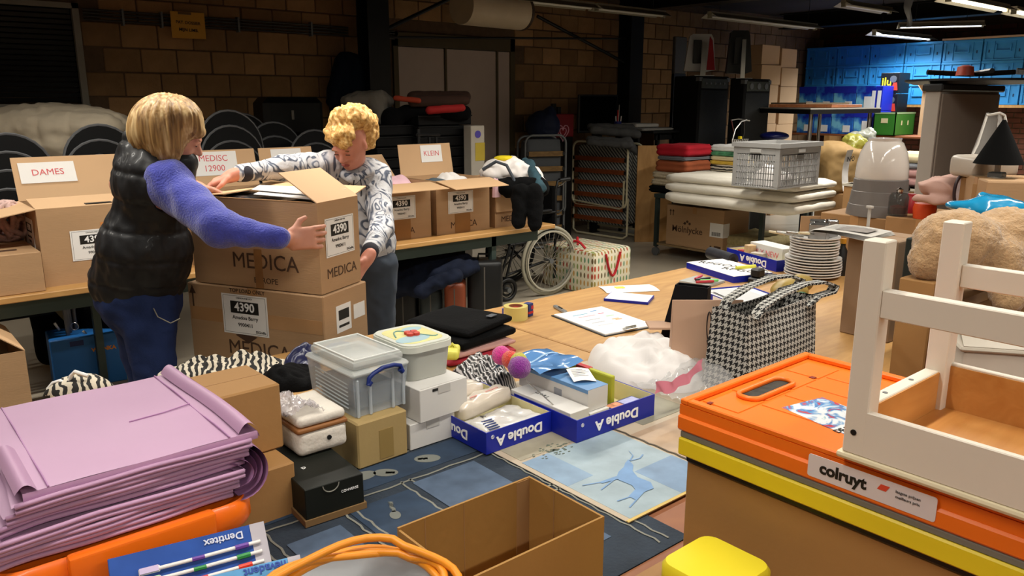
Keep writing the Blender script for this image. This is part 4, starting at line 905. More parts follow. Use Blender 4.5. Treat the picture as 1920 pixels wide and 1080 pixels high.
n1, wx1, wy1, _ = fit((1457, 356), (1541, 346), (1383, 347), ZB)
t = slotted('grey_crate', 'grey slotted plastic stacking crate on the cream blankets', n1, min(wx1, .62), min(wy1, .5), zat(n1, 267)-ZB, GC)
print('CRATE', n1, wx1, wy1, zat(n1, 267)-ZB)
o = n1+Vector((.25, .2, .012)); lump('white_towels', 'white towels inside the grey slotted crate', 'towels', o, .36, .3, .15, WHT, 5)
# piles of textiles on the left of the trolley
def pile(u, v, z, d=None): return G(u, v, z)
def fold(lab, u, z, y, w_, dd, h, m, seed, grp, layers=3, x=None, amp=.006):
    p = W(u, 350, 0, x if x else cx0+.3); return cloth('folded_textile', lab, 'folded textile', (x if x else cx0+.3, p.y if y is None else y, z), w_, dd, h, m, layers=layers, g=.012, r=.03, amp=amp, seed=seed, group=grp)
YA = cy1-.10
g1 = 'left pile of folded textiles on the trolley'
xa = cx0+.22
pa = W(1262, 350, 0, xa)
ZZ = ZT
for lab, h, m, dd in (('black folded cloth at the bottom of the left pile on the trolley', .08, BLACKC, .46), ('beige knitted blanket, lower of two in the left pile', .075, mat('beige_knit', 'b5a68c', .95, var=.2, vs=50, bump=.3, bs=80), .40), ('beige knitted blanket, upper of two in the left pile', .075, mat('beige_knit_2', 'bcae95', .95, var=.2, vs=50, bump=.3, bs=80), .38),
        ('rust orange folded blanket in the left pile on the trolley', .12, mat('rust_blanket', '9a4f2c', .9, var=.15), .42), ('small grey folded cloth under the red fleece', .045, mat('mid_grey_cloth', '6a6c70', .9), .38), ('bright red fleece folded on top of the left pile', .12, mat('red_fleece', 'b01225', .9, var=.1), .42)):
    cloth('folded_textile', lab, 'folded textile', (xa+.08, pa.y-(.0 if ZZ < ZT+.2 else .06), ZZ), .44, dd, h, m, layers=2, g=.012, r=.03, amp=.008, seed=int(ZZ*100), group=g1); ZZ += h
pc = G(1362, 322, ZB); ZZ = ZB
STR = mat('black_white_stripe', 'cfc8b8', .9, var=0); N, L, bs_ = nodes(STR); tc = N.new('ShaderNodeTexCoord'); wv = N.new('ShaderNodeTexWave'); wv.bands_direction = 'Z'; wv.inputs['Scale'].default_value = 12; wv.inputs['Distortion'].default_value = 3; L.new(tc.outputs['Object'], wv.inputs[0]); r_ = ramp(N, [(0, '24211f'), (.5, 'c9bfae')], True); L.new(wv.outputs['Fac'], r_.inputs[0]); L.new(r_.outputs[0], bs_.inputs['Base Color'])
for lab, h, m in (('black and white striped folded cloth at the bottom of the second pile', .07, STR), ('mustard yellow folded cloth in the second pile', .04, mat('mustard_cloth', 'c9a53c', .9)), ('cream folded cloth in the second pile', .045, mat('cream_cloth', 'd6c49a', .9)), ('green printed folded cloth in the second pile', .045, mat('green_print_cloth', '4d8a62', .9, var=.6, vs=18)), ('white printed folded cloth on top of the second pile', .06, mat('white_print_cloth', 'd9d7d4', .85, var=.12, vs=14))):
    cloth('folded_textile', lab, 'folded textile', (pc.x+.10, pc.y, ZZ), .34, .32, h, m, layers=2, g=.01, r=.025, amp=.008, seed=int(ZZ*100)+3, group='second pile of folded textiles beside the grey crate'); ZZ += h
# ================================================================ FAR RIGHT: RACK, BLUE CRATES, LOUDSPEAKERS
# loudspeaker cabinets
SPK = mat('speaker_black', '131314', .75, var=.15, vs=30); SPG = mat('speaker_grille', '242525', .6, var=.2, vs=60)
def cab(label, u0, um, u1, vt, d, dials=False):
    p = D(um, 400, d); q = D(um, vt, d)
    # near vertical edge at um; right face along +x, left face along +y
    def along(u, dx, dy):
        cxv = dx*ax-dy*ay; cyv = dx*ay+dy*ax; X0 = C(um, vt, d)[0]; k = (u-960)/FPX
        return (k*(d*CT-(q.z-CAMH)*ST)-X0)/(cxv-k*CT*cyv)
    wx, wy = along(u1, 1, 0), along(u0, 0, 1)
    t = thing('loudspeaker', label, 'loudspeaker', (q.x, q.y, 0)); b = MB(); b.box(0, wx, 0, wy, 0, q.z, bev=.012); ob('cabinet', b, SPK, t)
    b = MB(); b.box(.03, wx-.03, -.006, 0, .1, q.z-.16, bev=.003); ob('grille', b, SPG, t)
    b = MB(); b.box(.04, wx-.04, -.01, 0, q.z-.14, q.z-.03, bev=.004); pnl = ob('control_panel', b, mat('amp_panel', '3a3d34', .5, var=.2, vs=30), t)
    for i in range(5 if not dials else 3):
        x = wx*(.2+.15*i) if not dials else wx*(.22+.28*i); b = MB(); b.cyl((x, -.02, q.z-.085), (x, -.01, q.z-.085), .012 if not dials else .035, n=14); ob('dial', b, GREYM, pnl)
    for z in (.02, q.z-.06):
        for x in (0, wx-.05): b = MB(); b.box(x-.004, x+.054, -.004, .05, z, z+.045); ob('corner_guard', b, GREYM, t)
    return t, wx, wy, q.z
s1 = cab('tall black loudspeaker tower, left of two, under the white backed screen', 1264, 1312, 1368, 142, 9.6)
s2 = cab('tall black loudspeaker tower with three dials, right of two', 1369, 1397, 1446, 147, 9.3, True)
# screens seen from behind, standing on the towers
def back_screen(label, u0, u1, v0, v1, d, sup, m, red=False, rz=-.6):
    t = thing('computer_screen', label, 'computer', (0, 0, 0), rz); a, c = D(u0, v1, d), D(u1, v1, d); ln = (c-a).length; z = sup[3]; ctr = (a+c)/2; t.location = (ctr.x, ctr.y, z); h = zat(ctr, v0)-z
    b = MB(); b.prism([(-ln/2, .12*h), (-ln*.30, .95*h), (-ln*.2, h), (ln*.36, h), (ln*.42, .9*h), (ln*.46, .15*h), (ln*.2, .10*h)], -.02, .02, Matrix(((1, 0, 0, 0), (0, .2, -1, 0), (0, 1, .1, 0), (0, 0, 0, 1)))); ob('back_shell', b, m, t, smooth=40)
    b = MB(); b.box(-ln*.26, -ln*.02, -.026, -.02, .3*h, .85*h, bev=.004); ob('recess', b, BLACK, t)
    b = MB(); b.sheet([(-ln*.02, -.05, .8*h), (ln*.12, -.05, .8*h), (ln*.06, -.12, .0), (-ln*.10, -.12, .0)], .008); b.box(-ln*.3, ln*.3, -.16, .02, 0, .008); ob('stand', b, STEEL, t)
    if red: b = MB(); b.prism([(ln*.18, .15*h), (ln*.44, .15*h), (ln*.38, .85*h), (ln*.30, .95*h)], 0, .006, Matrix(((1, 0, 0, 0), (0, .2, -1, -.022), (0, 1, .1, 0), (0, 0, 0, 1)))); ob('red_stripe', b, mat('red_stripe', 'a01c24', .5), t)
    return t
back_screen('white backed computer screen with a red stripe on the left loudspeaker tower', 1281, 1344, 66, 140, 9.8, s1, mat('silver_white', 'b9b9b8', .4), True)
back_screen('dark backed square computer screen on the right loudspeaker tower', 1360, 1412, 60, 138, 9.55, s2, mat('dark_shell', '2a2b2c', .4))
b = MB(); pq = D(1266, 140, 9.95); b.box(0, .16, 0, .02, 0, .47, bev=.004)
t, w_, h = bx('metal_screen', 'grey metal screen standing left of the white backed screen', 'screen', 1264, 1286, 68, 138, 10.5, .05, mat('panel_grey', '55534f', .5)); z0 = t.location.z; b = MB(); b.box(0, w_, 0, .04, -z0, 0); ob('post', b, BLACKM, t); clean(t)
# column of small cartons
g = 'small cartons stacked in two columns'
names = ['topmost']+[q_+' from the top' for q_ in 'second third fourth fifth sixth seventh eighth ninth'.split()]
for col_, (u0, um, u1, vt, d) in enumerate(((1408, 1430, 1464, 83, 11.2), (1466, 1469, 1499, 90, 11.5))):
    q = D(um, vt, d)
    def along(u, dx, dy):
        cxv = dx*ax-dy*ay; cyv = dx*ay+dy*ax; X0 = C(um, vt, d)[0]; k = (u-960)/FPX
        return (k*(d*CT-(q.z-CAMH)*ST)-X0)/(cxv-k*CT*cyv)
    wx, wy = along(u1, 1, 0), min(.4, along(u0, 0, 1)); n_ = 9; hh = q.z/n_
    for i in range(n_):
        c = carton('small_carton', 'small plain carton, %s of the %s column beside the loudspeakers' % (names[n_-1-i], ('left', 'right')[col_]), 'box', (q.x+RNG.uniform(-.02, .02), q.y+RNG.uniform(-.015, .015), hh*i), wx, max(wy, .3), hh-.002, RNG.uniform(-.04, .04), group=g, tape=False, m=CARD2)
# long rack table with paper boxes
RX = 11.7; ZR = 1.14
y0, y1 = W(1752, 250, 0, RX).y, W(1470, 245, 0, RX).y
trestle('rack', 'long brown shelf carrying the blue paper boxes and the green crate', RX, RX+.7, y0, y1+.3, mat('brown_shelf', '8a4f2c', .6), z=ZR, legm=BLACKM)
BLP = mat('blue_paper_box', '1b4fb8', .45, var=0); N, L, bs_ = nodes(BLP); tc = N.new('ShaderNodeTexCoord'); nz = N.new('ShaderNodeTexNoise'); nz.inputs['Scale'].default_value = 5; nz.inputs['Detail'].default_value = 3; L.new(tc.outputs['Object'], nz.inputs['Vector']); r_ = ramp(N, [(.38, '0a1fa0'), (.52, '2470c8'), (.66, '7cc8e8')]); L.new(nz.outputs['Fac'], r_.inputs[0]); L.new(r_.outputs[0], bs_.inputs['Base Color'])
DBL = mat('deep_blue_card', '1226a8', .5)
hb = (zat(Vector((RX, W(1560, 245, 0, RX).y, 0)), 163)-ZR)/2
ub = [1492, 1524, 1556, 1598, 1634]; nm5 = ['leftmost', 'second from the left', 'third from the left', 'rightmost']
for row in range(2):
    for i in range(4):
        yb, ya = W(ub[i], 240, 0, RX).y, W(ub[i+1], 240, 0, RX).y
        t = thing('paper_box', 'blue copy paper box, %s in the %s row on the long shelf' % (nm5[i], ('bottom', 'top')[row]), 'box', (RX+.02, ya, ZR+row*hb), 0, 'blue copy paper boxes on the long shelf')
        b = MB(); b.box(0, .42, .004, yb-ya-.004, 0, hb-.004, bev=.004); ob('body', b, BLP, t); b = MB(); b.box(-.003, .423, 0, yb-ya, hb*.72, hb-.002); ob('lid', b, DBL if (i+row) % 2 else BLP, t)
        b = MB(); b.box(-.005, -.001, .05, .16, .03, .13 if i < 3 else .2); ob('white_mark', b, PAPER, t)
yw = W(1655, 165, 0, RX).y
for k in range(2):
    t = thing('paper_box', 'blue and white copy paper box, %s of the short stack right of the others' % ('lower', 'upper')[k], 'box', (RX+.02, yw, ZR+k*hb), 0, 'blue copy paper boxes on the long shelf')
    b = MB(); wd = W(1634, 165, 0, RX).y-yw; b.box(0, .42, 0, wd, 0, hb-.004, bev=.004); ob('body', b, DBL, t)
    if k == 1:
        for j in range(2): b = MB(); b.box(-.004, -.001, .02+j*wd/2, wd/2-.01+j*wd/2, hb*.05, hb*.8); ob('white_label', b, PAPER, t)
# black fruit boxes with yellow lettering
YLW = mat('yellow_print', 'e8d21c', .6); REDP = mat('red_print', 'd03a22', .6)
yb, ya = W(1657, 180, 0, RX+.5).y, W(1692, 180, 0, RX+.5).y
for k in range(3):
    t = thing('fruit_box', 'black fruit carton with yellow letters and a red patch, %s of its stack' % ('lowest', 'middle', 'topmost')[k], 'box', (RX+.35, ya, ZR+k*.30), 0, 'black fruit cartons'); wd = yb-ya
    b = MB(); b.box(0, .34, 0, wd, 0, .29, bev=.004); ob('body', b, BLACK, t); text(t, 'ilu', (-.002, wd*.66, .16), .16, YLW, 'l', bold=.02)
    b = MB(); b.prism([(-wd*.4, .04), (-wd*.05, .04), (-wd*.12, .15), (-wd*.3, .15)], 0, .003, Matrix(((0, 0, -1, 0), (-1, 0, 0, 0), (0, 1, 0, 0), (0, 0, 0, 1)))); ob('red_patch', b, REDP, t)
    b = MB(); b.cyl((-.004, wd*.32, .20), (-.001, wd*.32, .20), .05, n=16); ob('round_patch', b, GREYM, t)
# green crate
gq = W(1677, 247, 0, RX-.05); GRN = mat('green_plastic', '2c6a1e', .5, var=.06)
GL = W(1636, 245, 0, RX-.05).y-gq.y; dG = gq.x*ay+gq.y*ax
GX = .62; gh = zat(gq, 210)-ZR
t = thing('green_crate', 'dark green fruit crate at the right end of the long brown shelf', 'crate', (gq.x, gq.y, ZR)); b = MB(); b.box(0, GX, 0, .012, 0, gh); b.box(0, GX, GL-.012, GL, 0, gh); b.box(0, .012, 0, GL, 0, gh); b.box(GX-.012, GX, 0, GL, 0, gh); b.box(0, GX, 0, GL, 0, .01); ob('body', b, GRN, t)
b = MB(); b.box(-.004, GX+.004, -.004, .014, gh-.02, gh+.003); b.box(-.004, GX+.004, GL-.014, GL+.004, gh-.02, gh+.003); b.box(-.004, .014, -.004, GL, gh-.02, gh+.003); ob('rim', b, mat('pale_green_rim', '8aa070', .6), t)
b = MB(); b.box(-.004, 0, GL*.35, GL*.65, gh*.55, gh*.75); ob('hand_hole', b, mat('hole_cream', 'c9b88c', .7), t)
for x in (.2, .4): b = MB(); b.box(x-.015, x+.015, -.003, 0, gh*.45, gh*.65); ob('vent_hole', b, MATS['hole_cream'], t)
# open brown carton standing on its side
oc = W(1692, 232, 0, RX-.1); t = carton('open_carton', 'open brown carton with raised flap at the right end of the long shelf', 'box', (RX+.40, W(1752, 230, 0, RX-.1).y, ZR), .5, W(1694, 230, 0, RX-.1).y-W(1752, 230, 0, RX-.1).y, .62, opened=True, flaps={'l': 60, 'b': 40}, fl=.22)
# blue crates: three tiers along the right-hand wall
BC = mat('sky_blue_crate', '3793cf', .45, var=.05, rnd=.05); bnd = [1438, 1540, 1616, 1695, 1770, 1840, 1921, 1990]; CXW = 12.75
ys = [W(u, 110, 0, CXW).y for u in bnd]; cw = .545; yr = ys[5]
ordn = ['first', 'second', 'third', 'fourth', 'fifth', 'sixth', 'seventh']
def blue_crate():
    t = thing('blue_crate', '', 'crate', (0, 0, 0)); b = MB(); b.box(0, .38, 0, cw-.022, 0, .30, bev=.006); ob('body', b, BC, t)
    b = MB(); b.box(-.024, .39, -.004, cw-.016, .266, .302, bev=.004); b.box(-.016, 0, 0, cw-.022, 0, .02); ob('rim', b, BC, t)
    b = MB(); b.box(-.020, 0, .0, .03, .02, .262); b.box(-.020, 0, cw-.052, cw-.022, .02, .262); b.box(-.016, 0, .12, .14, .02, .262); b.box(-.016, 0, cw-.16, cw-.14, .02, .262); ob('rib', b, BC, t)
    b = MB(); b.box(-.022, 0, .17, .37, .12, .14); b.box(-.022, 0, .17, .185, .14, .22); b.box(-.022, 0, .355, .37, .14, .22); ob('grip', b, BC, t)
    for y in (.07, cw-.09): b = MB(); b.box(-.004, 0, y-.008, y+.008, .11, .15); ob('latch_hole', b, mat('deep_blue_hole', '0d2f55', .6), t)
    return t
bpy.context.view_layer.update(); bc0 = blue_crate(); first = True; ztop = 2.49
for row in range(3):
    for i in range(8):
        yy = yr+(4.0-i)*cw
        o = bc0 if first else dup(bc0, (0, 0, 0)); first = False; o.location = (CXW, yy, ztop-.305*(row+1)); 
        o['label'] = 'blue stacking crate, %s from the left in the %s tier along the far wall' % ((ordn+['eighth'])[i], ('top', 'second', 'third')[row])
        o['group'] = 'blue stacking crates along the far wall'
b = MB(); b.box(CXW-.02, CXW+.42, yr-3.2*cw, yr+4*cw+cw, ztop-.305*3-.04, ztop-.305*3-.004); tt = tag(ob('crate_rack', b, PINE), 'timber rack under the blue crates along the far wall', 'rack')
for yy in (yr-3*cw, yr+4*cw): b = MB(); b.box(CXW, CXW+.4, yy, yy+.1, 0, ztop-.305*3-.04); ob('leg', b, PINE, tt)
b = MB(); b.box(CXW-.03, CXW+.35, W(1925, 75, 0, CXW).y-.4, W(1768, 80, 0, CXW).y, ztop+.002, ztop+.03, bev=.003); tag(ob('plank', b, mat('pale_plank', 'c9a98a', .6)), 'pale plank lying on top of the blue crates', 'plank')

# table on table with framed panel
dq = 8.3; pA = D(1412, 199, dq)
tz = zat(D(1520, 209, 7.9), 206); q0, q1, q2 = G(1412, 197, 1.56), D(1735-80, 200, 9.2), D(1520, 209, 7.9)
HT = 1.545
def dd_(u, d): return R(CZ(u, HT, d))
nA, nB, nC = dd_(1412, 9.7), dd_(1520, 8.35), dd_(1652, 9.4)
t = thing('high_table', 'black topped table on steel legs, raised on another table behind the grey crate', 'table', (0, 0, 0)); b = MB()
fD = nA+(nC-nB); b.sheet([(nA.x, nA.y, HT), (nB.x, nB.y, HT), (nC.x, nC.y, HT), (fD.x, fD.y, HT)], .012); ob('edge_trim', b, mat('pale_table_edge', 'a8a49c', .5), t)
b = MB(); b.sheet([(nA.x, nA.y, HT-.03), (nB.x, nB.y, HT-.03), (nC.x, nC.y, HT-.03), (fD.x, fD.y, HT-.03)], .046); ob('tabletop', b, BLACKM, t)
LT = .80
for k, (f1, f2) in enumerate(((.08, .08), (.90, .08), (.08, .92), (.90, .92))):
    p = nB+(nA-nB)*f1+(nC-nB)*f2; b = MB(); b.tube([(p.x, p.y, LT), (p.x, p.y, HT-.05)], .022, 12); ob('leg', b, STEEL, t, smooth=60)
t2 = thing('pale_table', 'low pale edged table behind the trolley, under the raised black table', 'table', (0, 0, 0)); b = MB()
c_ = (nA+nC)/2; b.sheet([(nA.x-.1, nA.y, LT-.02), (nB.x, nB.y-.15, LT-.02), (nC.x+.15, nC.y, LT-.02), (fD.x, fD.y+.1, LT-.02)], .03); ob('tabletop', b, mat('pale_top', 'b5ae9f', .5), t2)
for p in (nA, nB, nC, fD): 
    q = c_+(p-c_)*.9; b = MB(); b.box(q.x-.02, q.x+.02, q.y-.02, q.y+.02, 0, LT-.035); ob('leg', b, BLACKM, t2)
# framed panels lying on the table
pc_ = nB+(nA-nB)*.5+(nC-nB)*.5
t = thing('wooden_frame', 'large wooden framed panel lying on the raised black table', 'panel', (pc_.x, pc_.y, HT+.008), .15); b = MB()
for q in ((-.5, .5, -.36, -.30), (-.5, .5, .30, .36), (-.5, -.44, -.3, .3), (.44, .5, -.3, .3)): b.box(*q, 0, .035, bev=.004)
ob('frame', b, woodmat('terracotta_wood', 'c07a4c', 'a5623a'), t); b = MB(); b.box(-.44, .44, -.3, .3, .005, .02); ob('backing', b, PLY, t)
t = thing('picture_board', 'thin grey picture panel on top of the framed panel', 'panel', (pc_.x-.06, pc_.y+.05, HT+.045), -.2); b = MB(); b.box(-.36, .36, -.26, .26, 0, .018); ob('board', b, mat('grey_brown_board', '8a7a64', .6, var=.2, vs=10), t)
# wire frame table lamp with chequered cloth left of the raised table
o = D(1385, 262, 8.6); t = thing('wire_stand', 'small chrome wire stand with a chequered base near the black towers', 'stand', (o.x, o.y, zat(o, 262))); z0 = t.location.z
b = MB(); b.tube([(-.16, 0, .22), (0, .02, .23), (.18, 0, .21)], .008, 6); b.tube([(-.12, 0, 0), (-.08, 0, .12), (.02, 0, .20), (.12, 0, .22)], .011, 6); b.tube([(-.15, 0, .22), (-.1, 0, .1)], .004, 5); b.tube([(.08, 0, .21), (.10, 0, .08), (.06, 0, .0)], .004, 5); ob('wire_frame', b, STEEL, t, smooth=60)
b = MB()
for i in range(9): b.tube([(-.14+i*.035, -.01, -.06), (-.12+i*.035, -.01, .02)], .004, 5); b.tube([(-.12+i*.035, -.01, -.06), (-.14+i*.035, -.01, .02)], .004, 5)
ob('mesh_base', b, STEEL, t); b = MB(); b.box(-.16, .16, -.1, .1, -z0, -.06); ob('plinth', b, BLACKM, t)
b = MB(); b.box(-.02, .02, -.03, .0, .02, .05, bev=.004); ob('yellow_knob', b, MATS['yellow_cloth'], t)
# paper bags with reddish contents between crate and white lamp
V_ = lambda c, z: (c[0], c[1], z+.17)
KP = mat('kraft_bag_tan', '8f7348', .8, var=.15, vs=6, bump=.3, bs=14)
q = D(1585, 345, 7.5); zz = LT
carton('brown_carton', 'tall brown carton under the kraft sack', 'box', (q.x-.2, q.y-.18, 0), .4, .36, LT-.01, m=CARDD, tape=False)
blob('kraft_sack', 'brown kraft sack with a paper sign behind the grey crate', 'bag', [('b', C(1585, 320, 7.5), (.22, .18, .20), None, .05, .02), ('e', C(1560, 285, 7.5), (.2, .16, .10), None, .05), ('b', V_(C(1585, 320, 7.5), LT), (.20, .16, .16), None, .04, .02)], KP, amp=.015, ns=8)
p = D(1567, 318, 7.2); b = MB(); b.grid(lambda u, v: (p.x+(u-.5)*.15, p.y-.12+(u-.5)*.02+.03*math.sin(v*3), p.z+.18-v*.36), 4, 8); so = tag(ob('paper_strip', b, PAPER, smooth=60), 'white paper strip printed with grey lettering on the kraft sack', 'paper')
text(so, 'INFO', (p.x, p.y-.13, p.z+.10), .06, INK, 'f', bold=.02)
blob('yellow_green_sack', 'crumpled yellow green plastic bag behind the kraft sack', 'bag', [('e', C(1602, 272, 7.6), (.12, .1, .10), None, .04), ('c', C(1590, 262, 7.6), C(1600, 285, 7.5), .05, .04, .03)], mat('yellow_green_plastic', '8c8a3c', .35, var=.3), amp=.02, ns=20)
blob('clear_sack', 'crumpled clear plastic bag right of the yellow green bag', 'bag', [('e', C(1628, 262, 7.7), (.06, .08, .12), None, .04), ('e', C(1612, 256, 7.7), (.12, .08, .05), None, .04)], mat('dull_clear_plastic', '8d9088', .3), amp=.02, ns=22)
blob('dark_blue_bowl', 'dark blue plastic bowl behind the grey crate', 'bowl', [('e', C(1452, 255, 9.0), (.16, .14, .05), None, .02)], mat('dark_blue_bowl', '141a5a', .35), amp=0)
# pink and striped textiles left of the cabinet
g = 'folded pink textiles beside the grey cabinet'
pt = D(1708, 332, 6.7); SUP = zat(pt, 336)
t = thing('linen_cupboard', 'low brown cupboard carrying the pink folded textiles', 'cupboard', (pt.x-.35, pt.y-.20, 0)); b = MB(); b.box(0, .8, 0, .6, 0, SUP, bev=.005); ob('body', b, CARDD, t); b = MB(); b.box(-.01, .81, -.01, .61, SUP-.02, SUP); ob('top', b, MATS['pale_top'], t)
z = SUP
for lab, hh, m in (('dusty pink folded textile, lowest beside the grey cabinet', .075, mat('dusty_pink', 'b58a86', .9, var=.08)), ('dusty pink folded textile, middle beside the grey cabinet', .07, MATS['dusty_pink']), ('blue grey folded textile above the pink ones', .05, mat('blue_grey_cloth', '7d8087', .9, var=.3, vs=20)), ('cream patterned folded textile on top beside the grey cabinet', .07, mat('cream_pattern', 'c9bd9c', .9, var=.25, vs=16))):
    cloth('folded_textile', lab, 'folded textile', (pt.x, pt.y-.05, z), .5, .42, hh, m, layers=1, g=.012, r=.03, amp=.008, seed=int(z*77), group=g); z += hh

# grey cabinet with black top
dc = 5.6; LG = mat('light_grey_cabinet', '938a80', .5, var=.03)
q = D(1764, 171, dc)
def along(u, dx, dy, um, vt, d, z):
    cxv = dx*ax-dy*ay; cyv = dx*ay+dy*ax; X0 = C(um, vt, d)[0]; k = (u-960)/FPX
    return (k*(d*CT-(z-CAMH)*ST)-X0)/(cxv-k*CT*cyv)
wx, wy = along(1874, 1, 0, 1764, 171, dc, q.z), along(1747, 0, 1, 1764, 171, dc, q.z)
t = thing('grey_cabinet', 'tall light grey cabinet behind the teddy bear at the right', 'cabinet', (q.x, q.y, 0)); b = MB(); wy = max(wy, .10); b.box(0, wx, 0, wy, 0, q.z, bev=.004); ob('body', b, LG, t)
b = MB(); b.box(.015, wx-.015, -.014, 0, .05, q.z-.015, bev=.003); ob('door', b, mat('cabinet_door_grey', '857b70', .5, var=.04), t)
b = MB(); b.box(-.02, wx+.06, -.02, wy+.02, q.z, q.z+.05, bev=.01); ob('top', b, BLACK, t)
# wide black tray-like table top above the cabinet
pb = D(1850, 150, 5.3); t = thing('upturned_table', 'black round table lying upside down on the grey cabinet', 'table', (q.x+.42, q.y-.02, q.z+.05)); b = MB(); b.lathe([(.36, .0), (.42, .02), (.42, .035), (.0, .04)], 40); ob('tabletop', b, BLACK, t, smooth=30)
b = MB()
for i in range(4):
    a = PI/4+i*PI/2; b.tube([(0, 0, .07), (.30*math.cos(a), .30*math.sin(a), .085)], .018, 8)
ob('leg', b, BLACKM, t, smooth=40); b = MB(); b.lathe([(.06, .06), (.05, .12), (.02, .13), (0, .13)], 20, (-.1, 0, 0)); ob('red_knob', b, mat('dull_red', 'a8402c', .5), t, smooth=50)
b = MB()
for i in range(16): b.tube([(-.02+i*.025, -.3, .062), (-.02+i*.025, -.3, .10)], .004, 5)
b.tube([(-.02, -.3, .10), (.36, -.3, .10)], .005, 5); ob('wire_rack', b, STEEL, t)

# ================================================================ RIGHT HEAP TABLE
T3X, T3Y = 4.30, .2
trestle('heap_table', 'brown table at the right under the teddy bear and the juicer', 4.13, 7.0, -.6, 2.45, mat('brown_table', '7a4a2a', .6), legm=BLACKM)
def support(label, x0, x1, y0, y1, z1, z0=.75, m=None):
    return carton('support_carton', label, 'box', (x0, y0, z0), x1-x0, y1-y0, z1-z0, m=m or CARDD)
# juicer / soda machine
dj = 4.35; base = D(1645, 402, dj); JM = mat('silver_plastic', '77716d', .35, metal=.25, var=.04); JW = mat('gloss_white', 'cfc6bd', .12, var=.02, coat=.5)
support('brown carton under the white domed juicer', base.x-.15, base.x+.22, base.y-.14, base.y+.25, base.z)
t = thing('juicer', 'kitchen juicer with a glossy white dome over a silver grey base', 'juicer', base); s_ = 1/ (FPX)*dj
R1 = 56*s_; H1 = zat(base, 326)-base.z; H2 = zat(base, 255)-base.z
b = MB(); b.lathe([(R1*1.0, 0), (R1*1.0, .01), (R1*.95, H1*.3), (R1*.93, H1*.31), (R1*.88, H1*.66), (R1*.86, H1*.67), (R1*.84, H1*.98), (R1*.8, H1)], 36); ob('base', b, JM, t, smooth=40)
b = MB(); b.lathe([(R1*.80, H1), (R1*.82, H1+.01), (R1*.80, H1+(H2-H1)*.35), (R1*.72, H1+(H2-H1)*.65), (R1*.58, H1+(H2-H1)*.88), (R1*.50, H1+(H2-H1)*.93), (R1*.52, H2), (R1*.44, H2), (R1*.40, H1+(H2-H1)*.9), (0, H1+(H2-H1)*.88)], 36); ob('white_dome', b, JW, t, smooth=40)
b = MB(); b.box(R1*.5, R1*1.05, -R1*.55, -R1*.2, H1*.62, H1*.75, bev=.005); ob('spout', b, BLACK, t)
# glass jar with red lid
jb = D(1682, 404, 4.05); t = thing('glass_jar', 'dark glass jar with reddish contents beside the juicer', 'jar', jb); GLS = mat('smoky_glass', '4a4844', .08, var=0, alpha=.45); rj = .048
hj = zat(jb, 352)-jb.z; b = MB(); b.lathe([(rj, 0), (rj, hj*.85), (rj*.8, hj), (rj*.76, hj), (rj*.94, hj*.84), (rj*.94, .006), (0, .006)], 28); ob('glass', b, GLS, t, smooth=40)
b = MB(); b.lathe([(rj*.8, .01), (rj*.8, hj*.4), (0, hj*.5)], 20); ob('contents', b, mat('red_beans', '7a2a1c', .5, var=.4, vs=60), t, smooth=40); b = MB(); b.lathe([(rj*.3, hj), (rj*.35, hj+.02), (0, hj+.03)], 16); ob('knob', b, CHROME, t, smooth=40)
support('brown carton under the glass jar and the orange tin', jb.x-.06, jb.x+.45, jb.y-.32, jb.y+.03, jb.z-.001)
b = MB(); b.lathe([(.05, 0), (.055, .05), (.05, .075), (0, .08)], 24); q = D(1733, 400, 3.95); q.z = jb.z; tag(ob('orange_tin', b, mat('orange_red_plastic', 'd04a1c', .4), None, q, smooth=50), 'orange red lidded tub in front of the pink fabric', 'tub')
b = MB(); b.lathe([(.03, 0), (.03, .07), (.022, .08), (.022, .1), (0, .1)], 20); q = D(1706, 398, 4.15); q.z = jb.z; tag(ob('red_bottle', b, mat('red_bottle', '9a1c22', .4), None, q, smooth=50), 'small red bottle between the glass jar and the orange tub', 'bottle')
PF = mat('dusty_pink_fabric', 'b89488', .9, var=.06, bump=.15, bs=30)
blob('pink_fabric', '', 'fabric', [('e', C(1770, 352, 3.9), (.12, .10, .055), None, .03), ('e', C(1790, 345, 3.95), (.09, .09, .05), None, .03), ('c', C(1718, 372, 3.85), C(1790, 380, 3.8), .02, .02, .03)], PF, res=.007, amp=.0)
o = tag(bpy.data.objects['pink_fabric'], 'crumpled dusty pink fabric draped in front of the grey cabinet', 'fabric'); me = o.data; cs = np.empty(len(me.vertices)*3); me.vertices.foreach_get('co', cs); cs = cs.reshape(-1, 3)
me.vertices.foreach_set('co', np.array([c*(1+.14*(1-abs(math.sin(c[0]*26-c[1]*18+c[2]*20+5*noise.noise(Vector(c)*7))))**2-.05) for c in cs]).ravel()); me.update()
support('carton hidden under the dusty pink fabric', 4.50, 4.75, .95, 1.2, .95)
# round framed clock/mirror on edge
cl = D(1802, 358, 3.75); t = thing('wall_clock', 'round dark rimmed clock leaning on edge beside the pink fabric', 'clock', cl, -.55); b = MB(); b.tube([(.018*math.cos(a)*0+.035*math.cos(a), .0, .075*math.sin(a)) for a in [2*PI*i/28 for i in range(28)]], .008, 6, closed=True); ob('rim', b, mat('plum_rim', '2a1a20', .4), t, smooth=60)
b = MB(); b.prism([(.034*math.cos(a), .074*math.sin(a)) for a in [2*PI*i/28 for i in range(28)]], -.003, .003, Matrix(((1, 0, 0, 0), (0, 0, -1, 0), (0, 1, 0, 0), (0, 0, 0, 1)))); ob('face', b, mat('pale_face', 'b9aeb4', .4, var=.2, vs=40), t)
